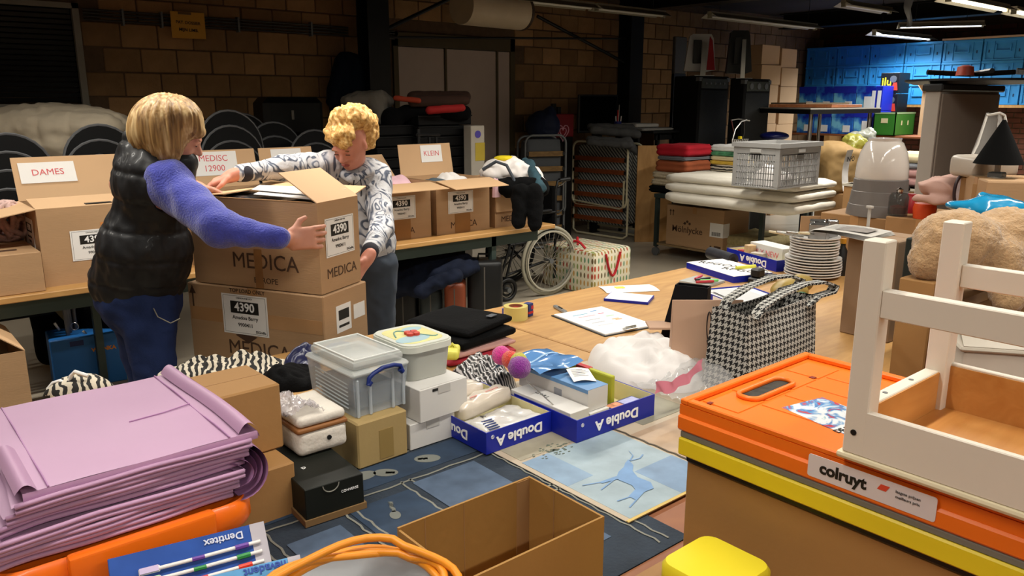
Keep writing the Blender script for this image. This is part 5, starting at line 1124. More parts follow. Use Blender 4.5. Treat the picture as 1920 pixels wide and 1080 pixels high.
# box with an oval hand hole, blue plastic bag
hb_ = D(1832, 326, 3.45); t = carton('brown_file_box', 'brown archive carton with an oval hand hole at the right edge', 'box', (0, 0, 0), .5, .34, .30, 0)
dH = 3.4; q = R(CZ(1836, 1.02, dH)); t.location = (q.x, q.y, .75); hz = zat(q, 328)-.75
for ch in [o for o in bpy.data.objects if o.parent == t]: ch.scale = (1, 1, hz/.30)
t.rotation_euler = (0, 0, -.98)
b = MB(); b.prism([(.22+.05*math.cos(a), hz*.78+.022*math.sin(a)) for a in [2*PI*i/24 for i in range(24)]], 0, .003, Matrix(((1, 0, 0, 0), (0, 0, -1, 0), (0, 1, 0, 0), (0, 0, 0, 1)))); ob('hand_hole', b, mat('hole_grey', '6c675e', .6), t)
BLB = mat('blue_plastic_bag', '1f86b4', .18, var=.05, coat=.6)
blob('blue_plastic_bag', 'shiny bright blue plastic bag behind the teddy bear', 'bag', [('e', C(1870, 395, 2.9), (.12, .08, .05), None, .03), ('c', C(1840, 365, 2.95), C(1845, 395, 2.9), .012, .05, .03), ('c', C(1850, 378, 2.95), C(1915, 400, 2.9), .025, .03, .03), ('e', C(1805, 385, 2.95), (.06, .05, .02), None, .03)], BLB, res=.006, amp=.006, ns=14)
# black cone lampshade, draped netting, table lamp base
dl = 3.55; lb_ = D(1868, 335, dl); t = thing('table_lamp', 'table lamp with a black cone shade standing behind the archive carton', 'lamp', lb_); s_ = dl/FPX; hL = zat(lb_, 222)-lb_.z; h0 = zat(lb_, 298)-lb_.z
b = MB(); b.lathe([(42*s_, h0), (3*s_, hL), (2.4*s_, hL), (41*s_, h0+.003)], 32); ob('lamp_shade', b, mat('black_shade', '060606', 1.0), t, smooth=60)
b = MB(); b.lathe([(.05, -.02), (.05, 0), (.012, .02), (.012, h0+.02), (0, h0+.02)], 20); ob('base', b, mat('white_lamp_base', 'a59d94', .4), t, smooth=50)
b = MB(); b.box(-.03, .03, -.03, .03, .005, .03, bev=.005); ob('switch_block', b, GREYM, t)
support('carton carrying the black shaded lamp', lb_.x-.07, lb_.x+.07, lb_.y-.07, lb_.y+.07, lb_.z-.021)
pD, pE, pF2 = C(1802, 318, 3.9), C(1872, 212, 3.9), C(1935, 300, 3.9)
def net(u, v):
    top = (1-v); a = u
    x = C(1800+a*160, 320, 3.85-.25*a)[0]*(1) ; xt = C(1868+a*34, 212, 3.85)[0]; X_ = x*v+xt*(1-v)+.0; zt_ = D(1870, 212, 3.85).z; zb_ = D(1870, 322, 3.85).z
    return R((X_+.012*math.sin(a*19+v*3), 3.92-.1*v+.03*math.sin(a*9), zt_*(1-v**.9)+zb_*v**.9))
b = MB(); b.grid(lambda u, v: net(u, v), 26, 14); tag(ob('netting', b, mat('tulle', 'b8b4ae', .8, alpha=.35), smooth=180), 'pale translucent netting draped over the lamp at the right edge', 'netting')
b = MB(); b.tube([net(0, 1), net(0, .5), net(.0, .05)], .006, 5); b.tube([net(0, .03), net(.5, 0), net(1, .03)], .006, 5); b.tube([net(1, .03), net(1, .5), net(1, 1)], .006, 5); ob('hem', b, mat('hem_white', 'c2bdb5', .8), bpy.data.objects['netting'])
b = MB(); zc_ = .75; q = D(1835, 330, 3.75); b.box(q.x-.05, q.x+.2, q.y-.1, q.y+.15, .75, q.z); tag(ob('white_casserole', MB().box(-.12, .12, -.09, .09, 0, .10, bev=.025, seg=3), mat('off_white_enamel', 'b5ab9f', .3), None, D(1842, 331, 3.75), (0, 0, -.5), smooth=40), 'off white enamel container left of the black shaded lamp', 'container')
q = D(1842, 331, 3.75); support('carton under the off white container', q.x-.08, q.x+.08, q.y-.08, q.y+.08, q.z-.001)
# teddy bear seen from behind
TED = mat('teddy_plush', 'b08e66', .95, var=.18, vs=60, bump=.6, bs=160, sheen=.4)
dt = 2.35
tb = D(1860, 560, dt); t = thing('teddy_bear', 'large curly tan teddy bear lying face down behind the white stool', 'teddy bear', (tb.x, tb.y, .75))
sdf_ob('body', [('e', C(1795, 455, dt), (.125, .115, .10), None, .03), ('e', C(1885, 455, dt+.05), (.105, .12, .11), None, .04), ('e', C(1935, 470, dt+.15), (.12, .13, .12), None, .05), ('e', C(1740, 490, dt-.02), (.055, .05, .06), None, .03), ('e', C(1835, 500, dt-.02), (.06, .05, .06), None, .03), ('c', C(1880, 490, dt-.05), C(1890, 560, dt-.1), .065, .045, .03), ('c', C(1940, 520, dt), C(1950, 620, dt-.05), .08, .06, .04), ('e', C(1765, 520, dt), (.05, .05, .05), None, .03)], .008, TED, t, disp=lambda v, n_: .0045*noise.noise(Vector(v)*110)+.006*noise.noise(Vector(v)*30))
support('carton hidden under the teddy bear', tb.x-.12, tb.x+.30, tb.y-.15, tb.y+.22, D(1870, 575, dt).z+.02)
# ================================================================ NEAR TABLES
Z = .75
trestle('sorting_table', 'light beech sorting table in the middle, under the clipboard and the parcel tape', 1.965, 4.12, 1.02, 2.58, WOOD, legs=(.2, 1.9), legm=BLACKM)
trestle('sorting_table', 'beech sorting table at the left of the seam, under the storage boxes', -.35, 1.955, 1.02, 2.575, WOOD, legs=(.3, 2.1), legm=BLACKM)
trestle('front_table', 'reddish brown table nearest the camera, mostly under cartons and cloths', -.35, 3.2, -.45, 1.01, WOODR, legs=(.3, 3.2), legm=BLACKM)
# blue cloth printed with spoons
BCL = mat('blue_tablecloth', '28323e', .9, var=.25, vs=14, bump=.3, bs=120); GLN = mat('grey_print_line', '7d7d74', .9, var=.15); LBL = mat('light_blue_print', '4c5c72', .9, var=.25, vs=18); DBP = mat('mid_blue_print', '28394e', .9, var=.25, vs=16); DKP = mat('dark_print', '20252c', .9)
CXA, CXB, CYA, CYB = .30, 1.225, .88, 1.93
t = thing('blue_tablecloth', 'dark blue cloth printed with grey spoons and squares under the open carton', 'tablecloth', (CXA, CYA, Z)); b = MB()
LXc, LYc = CXB-CXA, CYB-CYA
b.grid(lambda u, v: (u*LXc, v*LYc, .003+.0012*noise.noise(Vector((u*5, v*5, 2)))), 30, 34); ob('cloth', b, BCL, t, smooth=180)
b = MB(); b.box(0, LXc, 0, LYc, 0, .0015); ob('underside', b, BCL, t)
z0 = .0048
def wavy(b, x0, y0, x1, y1, w_, z=z0, n=26, a=.0025):
    P_ = [Vector((x0+(x1-x0)*i/n+a*math.sin(i*2.3+x0*50), y0+(y1-y0)*i/n+a*math.cos(i*1.9+y0*40), z)) for i in range(n+1)]; d = Vector((-(y1-y0), x1-x0, 0)).normalized()*w_/2
    for i in range(n): b.add([P_[i]-d, P_[i+1]-d, P_[i+1]+d, P_[i]+d], [(0, 1, 2, 3)])
b = MB()
for (x0, y0, x1, y1) in ((.03, .10, .42, .22), (.5, .10, .80, .22)): b.box(x0, x1, y0, y1, z0-.001, z0)
for (x0, x1, y0, y1) in ((.28, .40, .36, .50), (.62, .80, .40, .56), (.30, .42, .10, .24), (.04, .20, .36, .50)): b.box(x0, x1, y0, y1, z0-.0008, z0+.0002)
tag(ob('printed_squares', b, LBL, t), kind='stuff')
b = MB()
for (x0, x1, y0, y1) in ((.02, .88, .60, .70), (.02, .88, .73, .82), (.44, .60, .38, .54), (.02, .88, .86, .96)): b.box(x0, x1, y0, y1, z0-.0014, z0-.0004)
tag(ob('printed_bands', b, DBP, t), kind='stuff')
b = MB()
for y in (.32, .345, .575, .715, .84, .985, 1.01): wavy(b, .01, y, LXc-.01, y, .006)
for x in (.24, .265, .43, .455, .60, .625, .86, .885): wavy(b, x, .02, x, .58, .005)
ob('printed_lines', b, GLN, t)
b = MB()
def spoon(b, x, y, a, l, r):
    b.add([(x+math.cos(a)*(r*1.5*math.cos(k))-math.sin(a)*r*math.sin(k), y+math.sin(a)*(r*1.5*math.cos(k))+math.cos(a)*r*math.sin(k), z0+.0004) for k in [2*PI*i/18 for i in range(18)]], [tuple(range(18))])
    wavy(b, x+math.cos(a)*r, y+math.sin(a)*r, x+math.cos(a)*l, y+math.sin(a)*l, .008, z0+.0004)
spoon(b, .23, .655, .05, .30, .024); spoon(b, .55, .665, PI+.0, .32, .022); spoon(b, .60, .645, -.7, .0, .020); spoon(b, .12, .775, .04, .34, .026); spoon(b, .66, .775, PI+.05, .30, .024); spoon(b, .51, .46, 1.2, .06, .012); spoon(b, .32, .93, .0, .3, .022); spoon(b, .72, .645, 2.6, .0, .022); spoon(b, .30, .66, PI-.1, .12, .024); spoon(b, .45, .775, 0, .1, .02)
ob('printed_spoons', b, mat('spoon_print', '72756f', .9, var=.15), t)
# pale patchwork oilcloth with a deer
PX0, PX1, PY0, PY1 = 1.165, 2.0, .99, 1.80
t = thing('patchwork_oilcloth', 'pale patchwork oilcloth with a light blue deer square under the blue trays', 'tablecloth', (PX0, PY0, Z+.0055)); b = MB(); b.box(0, PX1-PX0, 0, PY1-PY0, 0, .0012); ob('cloth', b, mat('oilcloth_base', 'b4a58f', .45, var=.15, vs=5), t)
b = MB(); z1 = .0016
pat = [('pale_blue_patch', '93a5ae', .015, .33, .01, .36), ('sky_patch', '748fac', .19, .33, .01, .15), ('sky_patch2', '7d97b0', .015, .1, .2, .36), ('beige_patch', 'ad957c', .34, .60, .0, .30), ('greyish_patch', '9c9580', .02, .22, .37, .62), ('tan_patch', 'ab9274', .23, .40, .37, .56), ('grey_green_patch', '8a8673', .42, .62, .32, .52), ('dark_patch', '7b7261', .22, .36, .57, .66), ('cream_patch', 'a99b85', .62, .8, .1, .5)]
for i, (nm, c_, x0, x1, y0, y1) in enumerate(pat):
    b = MB(); b.box(x0, x1, y0, y1, .001, .0016+i*.0001); ob('patch', b, mat(nm, c_, .45, var=.22, vs=12), t)
b = MB(); b.box(.0, .6, .0, .008, .001, .003); ob('yellow_edge', b, mat('yellow_edge', 'c9ad62', .5), t); b = MB(); wavy(b, .34, .0, .34, .55, .006, .0032); ob('dark_line', b, mat('dark_line', '4c4335', .6), t)
# deer silhouette
DP = [(0, 0), (.012, .035), (.010, .06), (.03, .075), (.06, .072), (.085, .085), (.10, .105), (.125, .118), (.118, .100), (.108, .085), (.10, .06), (.09, .045), (.095, .0), (.088, .0), (.08, .035), (.045, .038), (.03, .030), (.02, .0)]
b = MB(); q0 = Vector(G(1160, 945, Z)); 
Md = Matrix.Translation((.145, .112, .0026)) @ Matrix(((0, 1, 0, 0), (1, 0, 0, 0), (0, 0, 1, 0), (0, 0, 0, 1))) @ Matrix.Scale(1.2, 4)
b.prism([(x-.05, y-.05) for x, y in DP], 0, .0004, Md)
for pts in ([(.118, .115), (.13, .14), (.15, .15)], [(.118, .115), (.112, .14), (.12, .16)], [(0, 0), (-.01, -.03)], [(.092, 0), (.105, -.035)], [(.016, 0), (.02, -.03)], [(.082, .03), (.07, -.02)]): b.add([Md @ Vector((x-.05, y-.05, .0003)) for x, y in [v for p in pts for v in (p,)]]+[Md @ Vector((x-.047, y-.05, .0003)) for x, y in reversed(pts)], [tuple(range(2*len(pts)))])
ob('printed_deer', b, mat('deer_blue', '6f93bd', .5, var=.15, vs=20), t)
b = MB()
for k in range(60): a, r_ = RNG.uniform(0, 2*PI), RNG.uniform(0, .07); b.box(.12+math.cos(a)*r_*1.2, .126+math.cos(a)*r_*1.2, .36+math.sin(a)*r_*.5, .363+math.sin(a)*r_*.5, .0015, .003)
tag(ob('printed_twigs', b, mat('twig_print', '6c7568', .6), t), kind='stuff')

# blue tray lids
def tray(label, near, wx, wy, h, rz=0, txt='Double A', inner=CREAMIN, side_txt=None, size=None, rot=None):
    t = thing('paper_tray', label, 'tray', near, rz); b = MB(); th = .003
    b.box(0, wx, 0, wy, 0, th); b.box(0, wx, 0, th, th, h); b.box(0, wx, wy-th, wy, th, h); b.box(0, th, th, wy-th, th, h); b.box(wx-th, wx, th, wy-th, th, h); ob('lid', b, BLUEA, t)
    b = MB(); b.box(th, wx-th, th, th*1.5, th, h-.001); b.box(th, wx-th, wy-th*1.5, wy-th, th, h-.001); b.box(th, th*1.5, th, wy-th, th, h-.001); b.box(wx-th*1.5, wx-th, th, wy-th, th, h-.001); b.box(th, wx-th, th, wy-th, th, th*1.3); ob('inside', b, inner, t)
    s_ = size or h*.62
    if txt: text(t, txt, (wx*.5, -.001, h*.47), s_, WHITEINK, 'f', flip=True, bold=.03, stretch=1.1)
    if side_txt: text(t, side_txt, (-.001, wy*.45, h*.47), s_, WHITEINK, 'l', flip=True, bold=.03, stretch=1.1)
    return t
ZC2 = Z+.008
nL = G(912, 853, ZC2); LW, LD_ = .222, .30
tL = tray('blue paper box lid with white lettering upside down, left of two, filled with white bags', (nL.x, nL.y, ZC2), LW, LD_, .058, 0, side_txt='Double')
nR = G(1081, 831, ZC2); tR = tray('blue paper box lid with white lettering upside down, right of two, filled with medicine boxes', (nR.x, nR.y, ZC2), .302, .255, .062, -.02)
text(tL, '®', (LW*.09, -.001, .042), .014, WHITEINK, 'f'); text(tR, '®', (.02, -.001, .044), .014, WHITEINK, 'f')
# crumpled plastic-wrapped packs
PLW = mat('white_plastic_film', 'd5d3cf', .2, var=.05, coat=.4); PLC = mat('clear_plastic_film', 'c9c9c9', .12, var=0, alpha=.35, coat=.5)
def pack(label, c, sx, sy, sz, m, rz=0, rx=0, ry=0, seed=0, amp=.006, name='wrapped_pack', cat='pack', ns=24):
    b = soft(sx, sy, sz, r=min(sz*.48, .02), amp=amp, seed=seed, ns=ns); return tag(ob(name, b, m, None, c, (rx, ry, rz), smooth=180), label, cat)
lx, ly = nL.x, nL.y
pack('silvery white wrapped pack with dark print at the front of the left blue lid', (lx+.12, ly+.08, ZC2+.01), .19, .12, .035, PLW, .0, seed=1)
o = bpy.data.objects['wrapped_pack']; 
b = MB()
for i in range(5): b.box(-.085+i*.004, -.080+i*.004+.03, -.05+i*.013, -.045+i*.013, .036, .0375)
ob('printed_stripes', b, mat('navy_print', '', .5) if 'navy_print' in MATS else INK, o); text(o, 'A', (-.045, .03, .038), .022, INK, 't', rz=.4)
pack('cream plastic wrapped roll leaning in the left blue lid, nearer of two', (lx+.12, ly+.17, ZC2+.035), .20, .06, .05, mat('cream_film', 'd9cfc0', .25, coat=.3), .15, seed=2)
pack('cream plastic wrapped roll leaning in the left blue lid, farther of two', (lx+.06, ly+.225, ZC2+.05), .20, .065, .05, MATS['cream_film'], .12, seed=3)
b = MB(); b.box(-.05, .06, -.006, -.001, .051, .0525); ob('red_line', b, mat('faded_red_line', 'c98a80', .5), [o for o in bpy.data.objects if o.name.startswith('wrapped_pack')][1])
zq = G(903, 722, Z); lump('striped_scarf_pack', 'black and white striped fabric in clear plastic behind the left blue lid', 'pack', (zq.x, zq.y, Z), .20, .24, .075, mat('black_white_stripes_fine', '1d1c1f', .4, var=0), seed=4, rag=.5, ns=16)
m_ = MATS['black_white_stripes_fine']; N, L, bs_ = nodes(m_); tc = N.new('ShaderNodeTexCoord'); wv = N.new('ShaderNodeTexWave'); wv.inputs['Scale'].default_value = 32; wv.inputs['Distortion'].default_value = 5; wv.inputs['Detail'].default_value = 3; L.new(tc.outputs['Object'], wv.inputs[0]); r_ = ramp(N, [(0, '19181a'), (.6, '3c3a3a'), (.82, 'cfcac8')]); L.new(wv.outputs['Fac'], r_.inputs[0]); L.new(r_.outputs[0], bs_.inputs['Base Color']); bs_.inputs['Coat Weight'].default_value = .6
# medicine boxes in the right lid
WBX = mat('white_box', 'cfcdc9', .5, var=.02); MBL = mat('medical_blue', '5b88b8', .35, var=.06)
def wbox(name, label, cat, near, wx, wy, h, rz=0, m=WBX, bev=.001, parts=None, tilt=0):
    t = thing(name, label, cat, near, rz); t.rotation_euler = (tilt, 0, rz); b = MB(); b.box(0, wx, 0, wy, 0, h, bev=bev); ob('body', b, m, t)
    for (nm, x0, x1, y0, y1, z0_, z1_, mm) in (parts or []): b = MB(); b.box(x0, x1, y0, y1, z0_, z1_); ob(nm, b, mm, t)
    return t
rx, ry = nR.x, nR.y
t = wbox('medicine_box', 'long white medicine box lying in the left half of the right blue lid', 'box', (rx+.006, ry+.030, ZC2+.004), .070, .24, .066, .0, parts=[('blue_panel', -.0006, 0, .0, .07, .012, .05, MBL), ('white_patch', -.0012, -.0005, .012, .05, .018, .044, WHITEINK)])
text(t, '13 9 8 1', (.036, .15, .067), .016, GREYM, 't', rz=-PI/2)
wbox('medicine_box', 'small plain white box under the tall blue topped box', 'box', (rx+.080, ry+.03, ZC2+.004), .075, .2, .046)
t = wbox('medicine_box', 'tall white medicine box with blue top lying across the right blue lid', 'box', (rx+.080, ry+.040, ZC2+.051), .078, .28, .062, .0, parts=[('blue_top', .0, .078, 0, .28, .062, .0628, MBL), ('blue_edge', -.0007, 0, 0, .28, .052, .0625, MBL), ('bar_marks', -.001, 0, .10, .13, .012, .036, mat('faint_grey_print', '8c8f96', .5))])
wbox('medicine_box', 'white and blue medicine box farthest in the right blue lid', 'box', (rx+.145, ry+.20, ZC2+.03), .07, .16, .052, .05, parts=[('blue_edge', 0, .07, 0, .16, .052, .0526, MBL), ('printed_lines', .008, .06, .02, .10, .0527, .053, PAPER)])
# blue film pouch with zip and a paper leaflet
b = MB(); bo = Vector((rx+.115, ry+.345, ZC2+.128))
b.grid(lambda u, v: (bo.x-.085+u*.17+.01*v, bo.y-.17+v*.23, bo.z+.006-.055*max(0, v-.72)*3+.005*math.sin(u*7+v*5)+.004*math.sin(v*11)), 16, 20)
pz = tag(ob('zip_pouch', b, mat('blue_film', '5d8cc4', .15, var=.1, coat=.6), smooth=180), 'translucent blue zip pouch lying over the medicine boxes', 'pouch')
b = MB(); b.tube([(bo.x-.085+.17*i/8, bo.y-.06, bo.z+.004+.008*math.sin(i/8*7+2.4)) for i in range(9)], .003, 6); ob('zip', b, mat('pale_blue_zip', '9fc4e4', .3), pz)
b = MB(); b.tube([(bo.x-.07, bo.y-.15, bo.z+.002), (bo.x+.08, bo.y-.15, bo.z+.006)], .0025, 6); ob('zip', b, MATS['pale_blue_zip'], pz)
def leaflet(label, c, sx, sy, rz, tx=0, ty=0, name='leaflet', m=PAPER, cat='paper', lines=5, lm=None):
    b = MB(); b.grid(lambda u, v: ((u-.5)*sx, (v-.5)*sy, .004*math.sin(u*4)), 6, 6); b.grid(lambda u, v: ((1-u-.5)*sx, (v-.5)*sy, .004*math.sin((1-u)*4)-.0006), 6, 6)
    o = tag(ob(name, b, m, None, c, (tx, ty, rz), smooth=180), label, cat)
    if lines:
        b = MB()
        for i in range(lines): b.box(-sx*.38, sx*(.15+.2*((i*7) % 3)/2), sy*(.3-.6*i/lines)-.0008, sy*(.3-.6*i/lines)+.0008, .0044, .005)
        ob('printed_lines', b, lm or mat('grey_print', '7a7a80', .6), o)
    return o
leaflet('folded white leaflet tucked on the blue topped medicine box', (rx+.135, ry+.12, ZC2+.124), .065, .08, -.5, .12)
leaflet('small white leaflet tucked by the blue zip pouch', (rx+.185, ry+.27, ZC2+.12), .05, .06, -.7, .3)
# fluffy pom poms on a wire
t = thing('pom_pom_wand', 'string of four fluffy pom poms pink, red, yellow and purple by the blue trays', 'toy', (0, 0, 0)); PO = [((940, 676), .024, 'e02a96', 'pink'), ((957, 684), .022, 'e8432c', 'red'), ((973, 687), .021, 'c9c32e', 'yellow'), ((992, 699), .027, '8a1a96', 'purple')]
dps = [2.10, 2.07, 2.04, 1.98]
for ((u, v), r_, c_, nm), d_ in zip(PO, dps):
    p = D(u-18 if nm == 'purple' else u, v-10, d_); r_ *= 1.12; b = MB(); bm = bmesh.new(); bmesh.ops.create_icosphere(bm, subdivisions=3, radius=r_)
    for vv in bm.verts: vv.co *= 1+.08*noise.noise(vv.co*300)
    bm.verts.index_update(); b.add([vv.co.copy() for vv in bm.verts], [[vv.index for vv in f.verts] for f in bm.faces]); bm.free()
    o = ob('pom_pom', b, mat('fluff_'+nm, c_, .95, var=.2, vs=200, bump=.8, bs=300, sheen=.5), t, p, smooth=180); o['label'] = nm+' pom pom'
pa, pb_ = D(985, 712, 1.97), G(1055, 775, .80); b = MB(); b.tube([tuple(pa), tuple(pb_)], .0018, 5); ob('wire', b, STEEL, t)
# small things in the front of the right lid
wbox('card_deck', 'colourful card box in violet plastic at the front of the right blue lid', 'box', (rx+.165, ry+.012, ZC2+.02), .12, .05, .022, .02, mat('navy_print', '', .5) if 'navy_print' in MATS else INK, parts=[('top_print', .004, .05, .004, .046, .022, .0226, mat('candy_print', 'd9906a', .5, var=.6, vs=60)), ('top_label', .055, .115, .006, .044, .022, .0226, mat('lavender_print', '9fa3cf', .4, var=.2, vs=30))])
b = MB(); b.box(0, .13, 0, .2, 0, .005); tag(ob('carton_insert', b, CREAMIN, None, (rx+.165, ry+.085, ZC2+.004)), 'cream card lining the right part of the right blue lid', 'card')
# yellow and red ribbon roll
q = Vector((rx+.205, ry+.07, ZC2+.006)); b = MB(); b.box(0, .016, 0, .26, .0, .110, bev=.005, seg=2); yo = tag(ob('packet_strip', b, mat('chartreuse', 'a8ab30', .5), None, q), 'long yellow green packet with a red band between the boxes and the white clothes', 'packet')
b = MB(); b.box(-.0008, .0168, .09, .14, .002, .1108); ob('red_band', b, mat('red_band', 'b8242c', .5), yo)
# white clothes in plastic bag
ws = G(1205, 690, Z)
zq = G(1210, 698, Z); lump('white_garment_bag', 'white clothes in a clear plastic bag in the middle of the table', 'clothes', (zq.x+.03, zq.y+.02, Z), .36, .50, .095, mat('bright_white_cloth', 'd8d4d2', .8, var=.03, bump=.1, bs=14), seed=11, rag=.38, ns=8, rz=-.5)
b = MB(); pk = [D(u, v, d_) for u, v, d_ in ((1228, 728, 2.08), (1262, 724, 2.10), (1292, 706, 2.14), (1318, 680, 2.22))]; b.grid(lambda u, v: tuple(pk[min(int(u*3), 2)].lerp(pk[min(int(u*3), 2)+1], u*3-min(int(u*3), 2))+Vector((.006*math.sin(u*22+v*3), 0, (v-.5)*.034+.004*math.sin(u*17)))), 30, 6); tag(ob('pink_trim', b, mat('coral_pink', 'd8849a', .7), smooth=180), 'pink edge of the garment sticking out of the clear plastic bag', 'clothes')
b = MB(); cq = G(1280, 715, Z)
b.grid(lambda u, v: (cq.x+(u-.5)*.36, cq.y-.10+(v-.5)*.34, Z+.02+.07*math.sin(PI*min(1, max(0, u)))*math.sin(PI*v)+.008*noise.noise(Vector((u*9, v*9, 1)))+.012*noise.noise(Vector((u*19, v*19, 1)))), 34, 34)
tag(ob('clear_bag', b, PLC, smooth=180), 'wrinkled clear plastic bag around the white clothes beside the houndstooth bag', 'plastic bag')
# white garment tag box etc on the left
nT = G(905, 850, Z)
# boxes to the left
nW = G(788, 797, .84); nW2 = (.985, 1.60, Z+.005)
TANC = mat('olive_tan_card', 'a28a5a', .75, var=.05, bump=.05)
t = carton('tan_carton', 'olive tan carton with a tape strip, under the clear storage box', 'box', (.857, 1.576, Z+.005), .143, .24, .118, .03, m=TANC, mi=TANC, tape=False)
b = MB(); b.box(.06, .1, -.001, 0, .01, .085); ob('tape', b, mat('olive_tape', '8f7745', .35), t)
def lidbox(label, near, wx, wy, h, rz=0, m=WBX):
    t = thing('white_box', label, 'box', near, rz); b = MB(); b.box(0, wx, 0, wy, 0, h, bev=.0015); ob('body', b, m, t); b = MB(); b.box(.004, wx-.004, .004, .0055, h-.0005, h+.0006); b.box(wx/2-.02, wx/2+.02, -.0012, .0, h-.022, h-.001); ob('tuck_flap', b, mat('white_box_shade', 'b9b7b2', .6), t); return t
lb1 = lidbox('plain white box, lower of two beside the left blue lid', (1.012, 1.588, Z+.005), .14, .17, .069)
lb2 = lidbox('plain white box, upper of two, under the ice cream tub', (1.038, 1.578, Z+.075), .155, .18, .088, .05)
b = MB(); b.box(.04, .075, -.001, .0, .075, .082); ob('dark_slot', b, INK, lb2)
# clear storage box with blue handles
CLP = mat('clear_box_plastic', 'c3ccd2', .22, var=.02, alpha=.30, coat=.3); LIDP = mat('frosted_lid', 'cfd3d0', .35, var=.02, alpha=.55); BH = mat('blue_handle', '14296e', .35)
def storage(near, wx, wy, h, rz):
    t = thing('storage_box', 'clear plastic storage box with dark blue handles on the olive tan carton', 'storage box', near, rz); b = MB(); th = .003; tp = .008
    for q in ([(tp, tp), (wx-tp, tp)], [(wx-tp, tp), (wx-tp, wy-tp)], [(wx-tp, wy-tp), (tp, wy-tp)], [(tp, wy-tp), (tp, tp)]):
        (xa_, ya_), (xb_, yb_) = q; e = lambda x, y: (x+(-tp if x < wx/2 else tp), y+(-tp if y < wy/2 else tp))
        ea, eb = e(xa_, ya_), e(xb_, yb_); b.sheet([(xa_, ya_, .0), (xb_, yb_, .0), (eb[0], eb[1], h*.72), (ea[0], ea[1], h*.72)], th)
    b.box(tp, wx-tp, tp, wy-tp, 0, th); ob('tub', b, CLP, t)
    b = MB(); b.box(-.006, wx+.006, -.006, wy+.006, h*.70, h*.80, bev=.006); b.box(.004, wx-.004, .004, wy-.004, h*.80, h*.96, bev=.01, seg=2); ob('lid', b, LIDP, t, smooth=30)
    b = MB()
    for q in ((.012, wx-.012, .012, .017), (.012, wx-.012, wy-.017, wy-.012), (.012, .017, .017, wy-.017), (wx-.017, wx-.012, .017, wy-.017)): b.box(*q, h*.96, h*.98)
    ob('lid_rim', b, mat('rim_plastic', 'd8dcd9', .3), t)
    for x in (.012, wx*.30, wx*.72, wx-.012): b = MB(); b.box(x-.004, x+.004, -.002, .004, .0, h*.66, bev=.002); ob('corner_rib', b, mat('rib_plastic', 'b9c2c9', .3, alpha=.7), t)
    for s_ in (0, 1):
        y = -.012 if s_ == 0 else wy+.012; b = MB(); P_ = [(wx*.22, y, h*.56), (wx*.24, y, h*.68), (wx*.32, y, h*.74), (wx*.5, y, h*.80), (wx*.70, y, h*.80), (wx*.82, y, h*.76), (wx*.86, y, h*.64)]
        b.tube(P_, .0055, 8); b.tube([P_[0], (wx*.27, y, h*.62)], .007, 8); b.tube([P_[-1], (wx*.81, y, h*.70)], .007, 8); ob('handle', b, BH, t, smooth=60)
    b = MB(); b.box(.02, wx-.02, .02, wy-.02, .006, h*.45, bev=.01); ob('contents', b, mat('grey_blue_contents', '46505f', .6, var=.2, vs=30), t)
    b = MB()
    for i in range(7): b.tube([(.0035, wy*.15, h*(.12+.07*i)), (.0035, wy*.85, h*(.17+.07*i))], .0018, 5)
    ob('cutlery', b, mat('pale_rods', 'b9c0c4', .4), t)
    return t
storage((.868, 1.605, Z+.124), .156, .22, .146, .04)
# ice cream tub
TUBW = mat('tub_grey_white', 'a9aba4', .4, var=.03); t = thing('ice_cream_tub', 'white plastic tub with a painted lid and a red clover, on the white boxes', 'tub', (1.115, 1.725, Z+.164)); 
def rr(hx, hy, r, n=6): return [(x, y) for x, y in rrect(-hx, hx, -hy, hy, r, n)]
b = MB(); P0, P1 = rr(.066, .082, .03), rr(.073, .09, .034); n_ = len(P0); vs_ = [(x, y, 0) for x, y in P0]+[(x, y, .082) for x, y in P1]; b.add(vs_, [tuple(range(n_))[::-1], tuple(range(n_, 2*n_))]+[(i, (i+1) % n_, n_+(i+1) % n_, n_+i) for i in range(n_)]); ob('tub_body', b, TUBW, t, smooth=40)
b = MB(); P1, P2 = rr(.078, .095, .036), rr(.074, .091, .034); b.prism(P1, .078, .094); b.prism(P2, .094, .098); ob('lid', b, mat('tub_lid_white', 'cfd2c8', .35), t, smooth=30)
b = MB(); b.prism([(x*.82, y*.82) for x, y in P2], .098, .0986); pr = ob('lid_print', b, mat('lid_yellow', 'd5cf8a', .4, var=.15, vs=20), t)
b = MB(); b.prism([(.05*math.cos(a)-.02, .028*math.sin(a)-.035) for a in [2*PI*i/20 for i in range(20)]], .0986, .0990); b.prism([(.03*math.cos(a)+.028, .02*math.sin(a)+.045) for a in [2*PI*i/20 for i in range(20)]], .0986, .0990); ob('blue_print', b, mat('lid_blue', '9fbfc9', .4), t)
b = MB(); b.tube([(-.05+.1*i/14, .05*math.sin(i/14*PI*1.6), .0992) for i in range(15)], .002, 5); ob('teal_line', b, mat('teal_line', '6d9a94', .4), t)
b = MB()
for a in range(4): b.cyl((.012*math.cos(a*PI/2+.6), .012*math.sin(a*PI/2+.6), .098), (.012*math.cos(a*PI/2+.6), .012*math.sin(a*PI/2+.6), .106), .010, n=14)
ob('red_clover', b, mat('clover_red', 'c8402c', .5), t)
